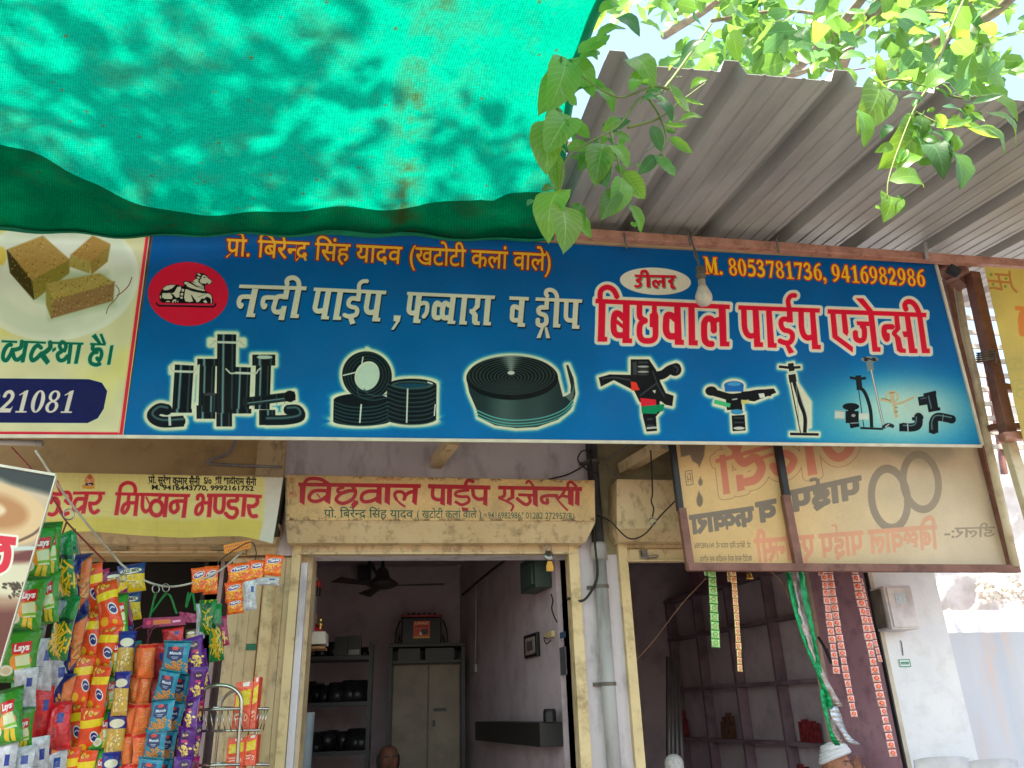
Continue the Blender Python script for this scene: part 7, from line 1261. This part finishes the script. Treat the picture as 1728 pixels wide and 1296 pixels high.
def hand(par, wr, dr, up, s, m_, curl=.5):
    dr = Vector(dr).normalized(); up = Vector(up); sd_ = dr.cross(up).normalized(); up = sd_.cross(dr); wr = Vector(wr)
    V = [wr]; E = []; Rr = [.022*s]
    def add(p, r_, prev): V.append(p); Rr.append(r_*s); E.append((prev, len(V)-1)); return len(V)-1
    pm = add(wr+dr*.045*s, .026, 0)
    for k, L_ in enumerate((.068,.078,.074,.058)):
        o_ = (k-1.5)*.021*s; i = add(wr+dr*.085*s+sd_*o_, .0095, pm); d_ = dr
        for j in range(3): d_ = (d_-up*curl*.5).normalized(); i = add(V[i]+d_*L_*s*(.45,.32,.25)[j], .0088-.0008*j, i)
    i = add(wr+dr*.03*s-sd_*.035*s, .012, pm); i = add(V[i]+(dr*.6-sd_*.7).normalized()*.035*s, .010, i); add(V[i]+(dr*.9-sd_*.2).normalized()*.03*s, .009, i)
    o = skinmesh('hand', [v-wpos(par) for v in V], E, Rr, m_, 0, 2); o.parent = par; return o
def person(label, hc, yaw, s, kind, floor, shirt, raise_arm=None, pitch=0.0):
    t = thing('person', label, 'person', (hc[0], hc[1], floor)); c = np.array(hc)
    fx_, fy_ = -math.sin(yaw), math.cos(yaw); fw = np.array([fx_, fy_, 0]); rt = np.array([fy_, -fx_, 0]); D = lambda f_, r_, z: c+fw*f_*s+rt*r_*s+np.array([0,0,z*s])
    hipz = max(floor+.12, c[2]-.72*s)-c[2]; hipz /= s
    V = [D(-.05,0,hipz), D(-.06,0,hipz+.22), D(-.05,0,hipz+.42), D(-.04,0,-.22), D(-.03,0,-.14), D(-.01,0,-.05)]; Rr = [.15,.135,.15,.11,.062,.058]; E = [(0,1),(1,2),(2,3),(3,4),(4,5)]
    for sx in (-1,1):
        i = len(V); V += [D(-.05,sx*.17,-.25), D(.0,sx*.24,-.42)]; Rr += [.07,.055]; E += [(3,i),(i,i+1)]
        if raise_arm == sx: V += [D(.22,sx*.20,-.30), D(.13,sx*.14,-.10)]; Rr += [.043,.032]
        else: V += [D(.05,sx*.22,-.52), D(.26,sx*.12,hipz+.12)]; Rr += [.045,.032]
        E += [(i+1,i+2),(i+2,i+3)]; e_ = i+3
        hp = V[e_]; d_ = (np.array(V[e_])-np.array(V[e_-1])); 
        hand(t, tuple(hp), tuple(d_), (0,0,1) if raise_arm != sx else tuple(-fw), s, skin if kind == 'bald' else skin2, .6)
        i = len(V); V += [D(.0,sx*.10,hipz-.02), D(.40,sx*.16,hipz+.02), D(.36,sx*.14,(floor+.09-c[2])/s), D(.48,sx*.15,(floor+.035-c[2])/s)]; Rr += [.10,.07,.045,.035]; E += [(0,i),(i,i+1),(i+1,i+2),(i+2,i+3)]
    o = skinmesh('body', [tuple(np.array(v)-np.array(wpos(t))) for v in V], E, Rr, shirt, 0, 2); o.parent = t
    nk = MB().tube([D(-.02,0,-.13), D(-.012,0,-.085), D(-.005,0,-.04)], [.058*s,.053*s,.055*s], 14); obj('neck', nk, skin if kind == 'bald' else skin2, t, True)
    head(t, c, yaw, pitch, s, kind); 
    sz = c[2]+hipz*s-.14*s; so_ = thing('stool', 'low stool under the seated %s man' % ('bald' if kind == 'bald' else 'turbaned'), 'stool', (c[0]-fw[0]*.05, c[1]-fw[1]*.05, floor)); 
    if sz-floor > .05: obj('seat', MB().lathe([(.17,0),(.18,.015),(.17,.03)], (c[0]-fw[0]*.05*s, c[1]-fw[1]*.05*s, sz-.03), 18), wood_edge, so_); [obj('leg', MB().tube([(c[0]-fw[0]*.05+.12*a, c[1]-fw[1]*.05+.12*b, sz-.032), (c[0]-fw[0]*.05+.14*a, c[1]-fw[1]*.05+.14*b, floor)], .014, 6), wood_edge, so_) for a, b in ((1,1),(1,-1),(-1,1),(-1,-1))]
    else: obj('seat', MB().box(c[0]-.2, c[0]+.2, c[1]-.2, c[1]+.2, floor+.001, max(sz, floor+.02)), wood_edge, so_)
    return t
hp = P(655,1284,7.4); person('bald moustached man seated inside the pipe shop, only his head in view', hp, math.radians(192), 1.12, 'bald', 0.32, cloth_w, pitch=.05)
hp = P(1411,1291,6.15); person('elderly man in a white turban seated at the right shop, hand raised to his face', hp, math.radians(212), 1.08, 'turban', 0.32, cloth_w, raise_arm=-1, pitch=.0)

# ------------------------------------------------------------------ hanging snack packets
PK = {}
def pkmat(key, style, base, **k):
    if key not in PK: PK[key] = img_mat('print_'+key, packet_art('print_'+key, base, style, **k), 0.22, dirt=0.0, bump=0.5, bscale=26, spec=0.6)
    return PK[key]
foil = mat('foil_silver', C(196,198,204), C(150,152,160), 9, 0.25, metal=0.7, bump=0.6, bscale=20)
def packet(par, p, d, up, w_, h, m_, puff=0.14, nm='packet', seed=0, n=(7,8), label=None):
    """pillow packet hanging from p along d; up = facing normal"""
    d = Vector(d).normalized(); nn = Vector(up); nn = (nn-d*nn.dot(d)).normalized(); x = d.cross(nn)*-1; x = x if x.length else Vector((1,0,0)); r_ = random.Random(seed); k1, k2 = r_.uniform(0,6), r_.uniform(0,6); p = Vector(p)
    def prof(u, v): e = (max(0, 1-(2*u-1)**2))**.6*(max(0, 1-abs(2*v-1)**3))**.8; return e
    def f_(sg_):
        def g(u, v):
            e = prof(u, v); q_ = puff*w_*e*(1+.25*math.sin(u*9+k1)*math.sin(v*8+k2)); sx = (u-.5)*w_*(1-.10*e*0-.12*math.sin(math.pi*v))
            return p+x*sx+d*(h*v)+nn*sg_*(q_+.0012)+nn*.015*w_*math.sin(v*14+k1)*(1-e)
        return g
    m = MB(); m.grid(f_(1), n[0], n[1]); nb_ = len(m.v); m2 = MB(); g2 = f_(-1); 
    m.v += [tuple(g2(i/n[0], j/n[1])) for j in range(n[1]+1) for i in range(n[0]+1)]; W = n[0]+1; nf = len(m.f)
    m.f += [(nb_+j*W+i, nb_+(j+1)*W+i, nb_+(j+1)*W+i+1, nb_+j*W+i+1) for j in range(n[1]) for i in range(n[0])]
    rim = [i for i in range(n[0])]+[j*W+n[0] for j in range(n[1])]+[n[1]*W+i for i in range(n[0], 0, -1)]+[j*W for j in range(n[1], 0, -1)]
    for a, b in zip(rim, rim[1:]+rim[:1]): m.f.append((b, a, nb_+a, nb_+b))
    o = obj(nm, m, m_, par, True, label); me = o.data; me.materials.append(foil)
    for i in range(nf, len(me.polygons)): me.polygons[i].material_index = 1
    return o
def strip(name, label, pts, Y, wpx, mats, grp='strips of snack packets hanging at the sweet shop', turn=(0,-1,0), tilt=0.0, puff=0.14, cat='packet strip', Y2=None, hpx=None):
    """chain of joined packets: pts photo polyline top to bottom, one packet per step"""
    top = P(pts[0][0], pts[0][1], Y); t = thing(name, label, cat, top, grp); pl_ = [np.array(q_, float) for q_ in pts]; seg = [np.hypot(*(b-a)) for a, b in zip(pl_, pl_[1:])]; tot = sum(seg); n_ = max(1, round(tot/hpx))
    def at(s_):
        s_ = s_*tot
        for a, b, l in zip(pl_, pl_[1:], seg):
            if s_ <= l+1e-6: return a+(b-a)*s_/l
            s_ -= l
        return pl_[-1]
    for k in range(n_):
        a, b = at(k/n_), at((k+1)/n_); pa, pb_ = P(a[0], a[1], Y), P(b[0], b[1], Y); w_ = wpx/FPX*float((pa-CP)@F)*rr.uniform(.86,1.12); jit = rr.uniform(-.5,.5); ox_ = rr.uniform(-3,3); pa, pb_ = P(a[0]+ox_, a[1]-3, Y+rr.uniform(-.03,.03)), P(b[0]+ox_+rr.uniform(-3,3), b[1]+4, Y+rr.uniform(-.02,.06))
        packet(t, pa, pb_-pa, (turn[0]+jit+tilt*math.sin(k*2.1), turn[1], turn[2]+.15*math.sin(k*3)), w_, float(np.linalg.norm(pb_-pa))*1.0, mats[k % len(mats)], puff*rr.uniform(.9,1.7), seed=k+int(a[0]))
    return t
g_ch = pkmat('green_chips','chips_green',(60,150,40)); g_st = pkmat('green_sticks','sticks',(16,128,56)); bl = pkmat('blue_chips','blue',(26,40,112)); orr = pkmat('orange_chips','orange',(242,78,28)); nd_ = pkmat('noodle','noodle',(244,96,28)); pu_ = pkmat('purple_balls','purple',(92,30,132)); po = pkmat('teal_pouch','pouch',(18,130,162)); si = pkmat('silver_back','silver',(194,194,200)); lf = pkmat('leaf_snack','leaf',(30,124,50)); mx_ = pkmat('mixture','mixture',(32,58,118)); te = pkmat('teal_snack','teal',(20,112,112)); spi = pkmat('spicy','spicy',(242,112,56)); rd_ = pkmat('red_pack','silver',(206,34,40)); mg = pkmat('magenta_pack','purple',(176,30,96), txt=' '); ct_ = pkmat('carton','carton',(242,88,48)); dkb = pkmat('navy_gold','mixture',(40,40,140), c2=(214,170,70), txt=' ')
SY = 4.75
strip('chips_strip', 'green chips packets in a strip half behind the leaning poster board', [(68,888),(52,985),(22,1148)], SY-.25, 66, [g_ch], hpx=82)
strip('chips_strip', 'upper right green chips packet strip rising beside the poster board', [(84,884),(82,945),(74,1050)], SY-.2, 46, [g_ch], hpx=80)
strip('snack_strip', 'green packets printed with yellow sticks, second strip from the poster board', [(104,905),(118,1000),(92,1110)], SY-.1, 54, [g_st], hpx=98)
strip('packet_strip', 'silver and green packets hanging lowest at the far left', [(46,1130),(38,1210),(28,1330)], SY-.22, 44, [si,g_ch], hpx=80); strip('packet_strip', 'grey silver backs behind the green stick packets', [(78,1080),(66,1180),(60,1330)], SY-.05, 40, [si, rd_], hpx=84)
strip('chips_strip', 'navy blue chips packets hanging in a slanting strip', [(136,938),(132,1010),(108,1130),(86,1240),(72,1340)], SY, 40, [bl], hpx=92)
strip('chips_strip', 'left strip of orange chips packets with yellow bands', [(152,955),(162,1020),(140,1120),(124,1230),(108,1340)], SY+.05, 36, [orr], hpx=74); strip('chips_strip', 'right strip of orange chips packets with yellow bands', [(176,985),(188,1050),(166,1150),(152,1240),(136,1340)], SY+.03, 42, [orr], hpx=76)
strip('chips_strip', 'small green chips packets hanging right of the orange strips', [(200,1005),(202,1080),(180,1190),(162,1330)], SY+.06, 34, [g_ch], hpx=70); strip('snack_strip', 'blue and gold snack packets in a narrow strip', [(214,1068),(206,1150),(196,1230),(186,1340)], SY+.02, 30, [dkb], hpx=66)
strip('snack_strip', 'teal snack packets in a narrow strip seen nearly edge on', [(226,1085),(220,1180),(206,1340)], SY+.12, 24, [te], hpx=58, turn=(.6,-.8,0)); strip('spicy_strip', 'orange spicy stick packets, left of the two pinched strips', [(236,1090),(228,1170),(214,1260),(206,1340)], SY+.08, 24, [spi], hpx=54, turn=(-.5,-.8,0), puff=.25); strip('spicy_strip', 'orange spicy stick packets, right of the two pinched strips', [(253,1090),(248,1160),(236,1240),(226,1340)], SY+.04, 24, [spi], hpx=52, puff=.25, turn=(.4,-.9,0))
strip('pouch_strip', 'teal pouches with navy shield labels hanging in a strip', [(298,1084),(284,1150),(266,1225),(248,1330)], SY-.06, 42, [po], hpx=54, puff=.07); strip('pouch_strip', 'second teal pouch strip half behind the first', [(314,1090),(302,1160),(284,1240),(268,1330)], SY+.05, 34, [po], hpx=54, puff=.08)
strip('snack_strip', 'purple packets with yellow puffed balls in a twisting strip', [(326,1078),(334,1130),(322,1210),(304,1330)], SY-.02, 32, [pu_], hpx=52, tilt=.4); strip('snack_strip', 'purple packet strip turned away behind the pouches', [(312,1160),(306,1230),(296,1330)], SY+.15, 26, [pu_], hpx=55, turn=(-.7,-.6,0))
strip('red_strip', 'red packets peeping out between the teal pouches and orange strips', [(268,1088),(262,1180),(244,1330)], SY+.2, 24, [rd_], hpx=56)
for i, (pts, dy, w_, ms, hp_, tn, lb) in enumerate((([(58,900),(60,1010),(44,1130),(40,1340)], .12, 44, [si,g_st], 70, (.7,-.7,0), 'strip of silver backs and green packets turned sideways behind the green chips'), ([(120,900),(134,1000),(112,1120),(96,1340)], .16, 34, [g_st,bl,si], 74, (-.8,-.6,0), 'mixed green and blue packets in the dark gap behind the stick packets'), ([(98,1110),(100,1200),(92,1340)], .02, 46, [si,rd_], 80, (.3,-.9,0), 'silver and red packet backs low between green and blue strips'), ([(14,1165),(10,1240),(2,1340)], -.3, 46, [g_ch,si], 72, (.2,-1,0), 'green and silver packets hanging at the bottom left corner'), ([(118,1130),(116,1230),(112,1340)], .14, 34, [orr,si], 66, (-.6,-.8,0), 'orange packet backs peeping between blue and orange strips'), ([(186,1120),(190,1200),(176,1340)], .2, 30, [rd_,nd_], 58, (.6,-.8,0), 'red and orange packets behind the small green chips strip'), ([(242,1110),(240,1200),(228,1340)], .22, 34, [lf,te], 60, (-.3,-.9,0), 'dark green snack packets behind the spicy sticks'), ([(336,1100),(342,1160),(330,1230),(318,1340)], .12, 22, [pu_,mg], 54, (.9,-.5,0), 'purple and magenta packet edges beside the wire stand'), ([(206,1000),(214,1060),(210,1110)], .2, 26, [mg,dkb], 54, (-.4,-.9,0), 'short run of magenta and gold packets under the nut packet'))):
    strip('packet_strip', lb, pts, SY+dy, w_, ms, hpx=hp_, turn=tn, puff=.2)
# upper row on the string
UY = 5.3
def single(name, label, x, y, w_, h, m_, Y=UY, ang=0, puff=.12, cat='packet', turn=(0,-1,0), grp=None):
    a = P(x, y, Y); b = P(x+h*math.sin(math.radians(ang)), y+h*math.cos(math.radians(ang)), Y); k = float((a-CP)@F)/FPX; t = thing(name, label, cat, a, grp); packet(t, a, b-a, turn, w_*k, float(np.linalg.norm(b-a)), m_, puff, seed=int(x*7+y), label=None); return t
single('mixture_packet', 'blue and yellow mixture packet hanging on the string, upper one', 222, 952, 46, 48, mx_); single('mixture_packet', 'blue and yellow mixture packet hanging below another', 218, 1000, 40, 48, mx_)
single('nut_packet', 'small brown nut packet left of the mixture packets', 192, 965, 28, 30, pkmat('nuts','mixture',(70,40,90), c2=(206,150,90), txt=' ')); single('magenta_packet', 'magenta and yellow packet at the left end of the string', 170, 962, 28, 34, mg, ang=4)
for k, (x, y, w_, h, a_, lb) in enumerate(((336,958,26,42,0,'left one of the middle pair'), (358,955,24,48,-4,'right one of the middle pair'), (404,950,42,34,2,'wide upper one beside the pillar'), (394,982,30,34,2,'lower left one under the wide packet'), (396,1010,28,26,2,'lowest one under the wide packet'), (435,945,26,34,-8,'second from the right end'), (464,936,32,36,-10,'rightmost, nearest the pipe shop'))):
    single('noodle_packet', 'orange noodle packet, '+lb, x, y, w_, h, nd_, ang=a_, puff=.10)
single('silver_packet', 'silver packet back with a blue square below the noodle packets', 422, 978, 22, 52, si); single('silver_packet', 'silver packet lying slanted under the rightmost noodle packets', 452, 974, 42, 14, si, ang=-6)
for k, (x, y, w_, h, a_, m_, lb) in enumerate(((352,1012,30,60,-4,lf,'green leaf-print packet left in the folded bunch'), (362,1020,24,96,2,g_st,'long green packet with yellow pieces in the folded bunch'), (338,1018,14,60,0,si,'silver packet edge at the left of the folded bunch'), (375,1040,14,50,6,mg,'magenta packet edge at the right of the folded bunch'))):
    single('bunch_packet', lb, x, y, w_, h, m_, ang=a_, puff=.18)
single('red_packet', 'red shiny packet above the teal pouches', 292, 1060, 36, 28, rd_, Y=4.9); single('grey_packet', 'small tan packet right of the magenta bar', 322, 1062, 18, 24, pkmat('tan_pack','mixture',(110,80,70), c2=(190,160,120), txt=' '), Y=4.95)
# string, rings, green ties, hanger bar
cord = bpy.data.materials['jute']; wcord = mat('white_cord', C(206,196,180), C(180,170,156), 9, .8)
wire('pale cord strung across the sweet shop front carrying the packets', [P(60,760,4.6), P(120,850,4.9), P(190,935,5.25), P(212,958,5.28), P(245,980,5.3), P(285,990,5.3), P(330,982,5.3), P(372,962,5.3), P(408,932,5.45)], .007, wcord, 'cord', 'cord')
wire('red wire strung down from the signboard to the packet hooks', [P(20,755,5.0), P(60,800,4.8), P(95,850,4.7), P(112,880,4.68), P(150,920,4.7), P(178,948,4.75)], .005, red_wire)
wire('red wire loop carrying the chips strips', [P(112,882,4.68), P(104,905,4.66), P(92,950,4.6), P(84,900,4.6)], .005, red_wire)
rg = obj('hook_ring', MB().tube([P(116+9*math.cos(a), 868+9*math.sin(a), 4.68) for a in np.linspace(0, 2*math.pi, 14, endpoint=False)], .004, 6, closed=True), steel, None, True); tag(rg, 'steel ring hooking the chips strips to the red wire', 'ring')
for i, (x, y) in enumerate(((263,994),(280,992),(207,975))): rg = obj('hook_ring', MB().tube([P(x+6*math.cos(a), y+7*math.sin(a), 5.28) for a in np.linspace(0, 2*math.pi, 12, endpoint=False)], .004, 6, closed=True), steel, None, True); tag(rg, ('small steel ring on the cord left of the pair', 'small steel ring on the cord right of the pair', 'steel ring on the cord at the mixture packets')[i], 'ring')
wire('green strings tying the magenta bar to the cord, left', [P(264,1000,5.27), P(258,1020,5.0), P(252,1045,4.9), P(262,1003,5.2)], .006, green_str, 'string', 'string'); wire('green strings tying the magenta bar to the cord, right', [P(280,1000,5.27), P(255,1035,4.95), P(283,1002,5.2), P(298,1035,4.9)], .006, green_str, 'string', 'string'); wire('green string knot above the folded bunch', [P(318,1000,5.3), P(314,1025,5.2), P(324,1000,5.28), P(330,1030,5.2)], .007, green_str, 'string', 'string')
hb = thing('hanger_bar', 'magenta printed plastic hanger bar carrying pouch strips', 'hanger', P(285,1050,4.88)); ba_ = Art([(0,0),(100,0),(100,20),(0,20)], 200, 40, (150,30,90)); ba_.fill(ba_.sdf([('l',10,[(22,10),(64,10)])]), (214,110,50)); ba_.fill(ba_.sdf([('l',5,[(68,11),(90,10)])]), (240,160,200)); ba_.fill(ba_.sdf([('e',(12,10),(5,5))]), (236,60,110))
hbp = [(242,1043), (309,1040), (312,1054), (240,1060)]; obj('printed_bar', sheet_px(hbp, lambda x, y: P(x, y, 4.88), 4, 1, (0,.03,0)), img_mat('bar_print', ba_.image('bar_print'), .3, dirt=.02), hb); o = obj('end_block', MB().hexa([P(302,1032,4.98),P(330,1036,4.98),P(331,1050,4.98),P(304,1052,4.98)][::-1], [P(302,1032,5.05),P(330,1036,5.05),P(331,1050,5.05),P(304,1052,5.05)][::-1]), PK['magenta_pack'], hb); 
for x, x2 in ((250,250),(256,246),(228,222)): obj('hook_wire', MB().tube([P(x+12,1056,4.88), P(x,1062,4.88), P(x2,1092,4.86)], .005, 6), mat('maroon_wire', C(120,40,70), C(100,30,60), 9, .5) if 'maroon_wire' not in bpy.data.materials else bpy.data.materials['maroon_wire'], hb, True)
oc = obj('orange_card', sheet_px([(377,920),(424,911),(424,925),(379,935)], lambda x, y: P(x, y, 5.55), 3, 2, (0,.004,0)), img_mat('orange_card', (lambda a: (a.fill(a.sdf([('l',1.2,[(4+k*7,7-k*.1),(9+k*7,7-k*.1)]) for k in range(13)]+[('l',1.6,[(6+k*7,7),(6+k*7,13)]) for k in range(13)]), (170,70,30)), a.fill(a.sdf([('l',1.6,[(12+k*7,20),(17+k*7,20)]) for k in range(11)]+[('l',1.6,[(14+k*7,20),(14+k*7,25)]) for k in range(11)]), (170,70,30)), a.image('orange_card'))[2])(Art([(0,0),(100,0),(100,30),(0,30)], 150, 45, (238,150,60))), .6, dirt=.05)); tag(oc, 'small orange card with red writing hung at the shutter corner', 'card')
wire('thin dark wire hook holding the orange card and noodle packets', [P(370,962,5.5), P(372,945,5.5), P(420,915,5.5), P(432,930,5.5), P(430,945,5.5)], .004, dark_steel)
# chrome wire stand with cartons
KY = 4.9; cs = thing('wire_stand', 'chrome wire counter stand with curved handles and two baskets', 'stand', P(385,1296,KY))
def kt_(pts, r_=.011, Yo=0): return obj('wire_loop', MB().tube(smooth([P(x, y, KY+Yo) for x, y in pts], 6), r_, 8), chrome, cs, True)
kt_([(322,1340),(328,1270),(332,1200),(338,1170),(356,1158),(385,1158),(404,1172),(407,1195),(402,1260),(398,1340)]); kt_([(358,1340),(364,1270),(370,1220),(374,1185),(390,1168),(410,1166),(430,1175),(436,1195)], .009, .28); kt_([(436,1195),(430,1260),(426,1340)], .009, .28)
for zi, (yy, sp2) in enumerate(((1196,0), (1290,0))):
    kt_([(320,yy+2),(405,yy)], .008, -.02); kt_([(360,yy-2),(454,yy)], .008, .30); kt_([(405,yy),(454,yy)], .008, .14); kt_([(335,yy+38),(440,yy+36)], .007, .0) if zi == 0 else None
    if zi == 0:
        for k in range(9): x = 412+k*5; kt_([(x,yy+1),(x-8,yy+36)], .0035, .12)
        for k in range(8): x = 334+k*10; kt_([(x,yy+1),(x+6,yy+38)], .0035, -.01)
for i, (x0, y0, x1, y1, lb) in enumerate(((390,1150,420,1232,'orange carton standing in the upper basket at the left'), (421,1142,430,1230,'narrow red-orange carton beside it in the upper basket'), (380,1245,410,1296,'orange carton in the lower basket at the left'), (411,1240,430,1292,'pair of red cartons in the lower basket'))):
    t = thing('carton', lb, 'carton', P((x0+x1)/2, y1, KY+.1)); a, b, c, d_ = P(x0,y1,KY+.08), P(x1,y1,KY+.08), P(x1,y0,KY+.08), P(x0,y0,KY+.08); Hh = [a, b, np.array([b[0], b[1], c[2]]), np.array([a[0], a[1], c[2]])]
    o = obj('carton_body', MB().hexa([q_+[0,.004,0] for q_ in Hh], [q_+[0,.12,0] for q_ in Hh]), mat('carton_side', C(236,84,54), C(216,66,44), 6, .5) if i == 0 else bpy.data.materials['carton_side'], t); obj('front_print', MB().grid(lambda u, v, Hh=Hh: tuple(Hh[3]+(Hh[2]-Hh[3])*u+(Hh[0]-Hh[3])*v), 2, 2), ct_, t)

# ------------------------------------------------------------------ sachet strips of the right shop
def sachets(label, pts, Y, wpx, n_, m_, g='strips of small sachets hanging under the old banner', twin=None):
    t = thing('sachet_strip', label, 'sachet strip', P(*pts[0], Y), g); pl_ = [np.array(q_, float) for q_ in pts]; xs = np.linspace(0, 1, n_+1); seg = np.array([np.hypot(*(b-a)) for a, b in zip(pl_, pl_[1:])]); cum = np.concatenate([[0], np.cumsum(seg)])/seg.sum()
    X_ = np.interp(xs, cum, [q_[0] for q_ in pl_]); Y_ = np.interp(xs, cum, [q_[1] for q_ in pl_])
    for k in range(n_):
        a, b = P(X_[k], Y_[k], Y), P(X_[k+1], Y_[k+1], Y); w_ = wpx/FPX*float((a-CP)@F)
        packet(t, a, (b-a), (rr.uniform(-.3,.3), -1, rr.uniform(-.1,.1)), w_, float(np.linalg.norm(b-a))*.985, m_, .10, 'sachet', seed=k, n=(3,3))
    return t
s_g = pkmat('sachet_green','sachet',(190,232,150), c2=(40,160,70), lab=(60,170,80), tc=(240,190,110)); s_o = pkmat('sachet_orange','sachet',(248,226,160), c2=(236,110,60), lab=(220,70,50), tc=(250,210,150)); s_r = pkmat('sachet_red','sachet',(240,196,186), c2=(170,60,50), lab=(226,52,40), tc=(250,170,110))
Hs = 5.55
sachets('strip of pale green sachets, leftmost under the old banner', [(1201,960),(1204,1010),(1208,1093)], Hs, 15, 9, s_g); sachets('short green sachet strip end behind the leftmost strip', [(1190,955),(1193,972)], Hs+.05, 9, 2, s_g)
sachets('long narrow strip of cream and orange sachets', [(1237,960),(1243,1040),(1249,1134)], Hs, 10, 14, s_o); sachets('short orange sachet strip end beside the cream strip', [(1229,955),(1231,982)], Hs+.05, 8, 3, s_o)
sachets('shorter red sachet strip, left of the close pair', [(1388,955),(1400,1050),(1412,1138)], Hs, 13, 14, s_r); sachets('longer red sachet strip, right of the close pair', [(1398,955),(1412,1050),(1430,1150),(1442,1211)], Hs+.04, 13, 20, s_r)
sachets('longest red sachet strip along the dark edge of the mauve wall', [(1440,955),(1460,1050),(1480,1150),(1508,1278)], Hs+.1, 15, 23, s_r); sachets('thin red sachet strip behind the longest one', [(1450,975),(1468,1050),(1486,1118)], Hs+.16, 10, 11, s_r)
sachets('short pair of reddish sachets on the crossing cord', [(1384,955),(1386,972)], Hs, 10, 2, s_r)
# green and silver foil ribbons
fr_m = mat('foil_green', C(20,160,96), C(10,120,70), 20, .25, metal=.5, bump=.6, bscale=40); fs_m = mat('foil_sachet_back', C(190,176,170), C(150,136,134), 40, .3, metal=.6, bump=.6, bscale=60)
rb_ = thing('foil_ribbon', 'long green and silver foil sachet ribbon twisting down to the turbaned man', 'ribbon', P(1345,960,5.5)); 
def rib(pts, wd_, m_, nm, Y=5.5, tw=0.0):
    pp = smooth([np.array([*p_, 0.0]) for p_ in pts], 6); k = len(pp)
    def fn(u, v): i = min(int(v*(k-1)), k-2); t = v*(k-1)-i; q_ = pp[i]*(1-t)+pp[i+1]*t; return P(q_[0]+(u-.5)*wd_*(1+.25*math.sin(v*9)), q_[1], Y+.03*(u-.5)*math.sin(v*tw)+.006*math.sin(v*60)*u)
    obj(nm, MB().slab(fn, 2, 44, (0,.002,0)), m_, rb_, True)
rib([(1328,955),(1342,1020),(1358,1080),(1382,1140),(1398,1180),(1402,1195)], 8, fr_m, 'green_edge', 5.48, 6); rib([(1337,955),(1350,1020),(1366,1080),(1388,1140),(1408,1180),(1416,1192)], 13, fs_m, 'silver_band', 5.50, 5); rib([(1350,955),(1362,1020),(1374,1080),(1380,1120),(1384,1140)], 8, fr_m, 'green_edge', 5.49, 8); rib([(1344,955),(1356,1020),(1368,1076)], 9, fs_m, 'silver_band', 5.52, 4)
rib([(1388,1162),(1394,1200),(1404,1240),(1414,1258)], 8, fr_m, 'green_edge', 5.47, 5); rib([(1406,1192),(1416,1220),(1432,1246),(1444,1256)], 14, foil, 'silver_tail', 5.49, 4); rib([(1398,1190),(1406,1225),(1418,1255)], 9, fs_m, 'silver_band', 5.51, 4)
bell = thing('brass_bell', 'tiny brass bell hanging under the old banner', 'bell', P(1265,970,5.5)); obj('bell_cup', MB().lathe([(.0,.04),(.014,.036),(.02,.02),(.022,0),(.03,-.012)], P(1265,975,5.5), 14), bpy.data.materials['brass'], bell, True); obj('cord', MB().tube([P(1265,958,5.5), P(1265,972,5.5)], .004, 6), cord, bell)
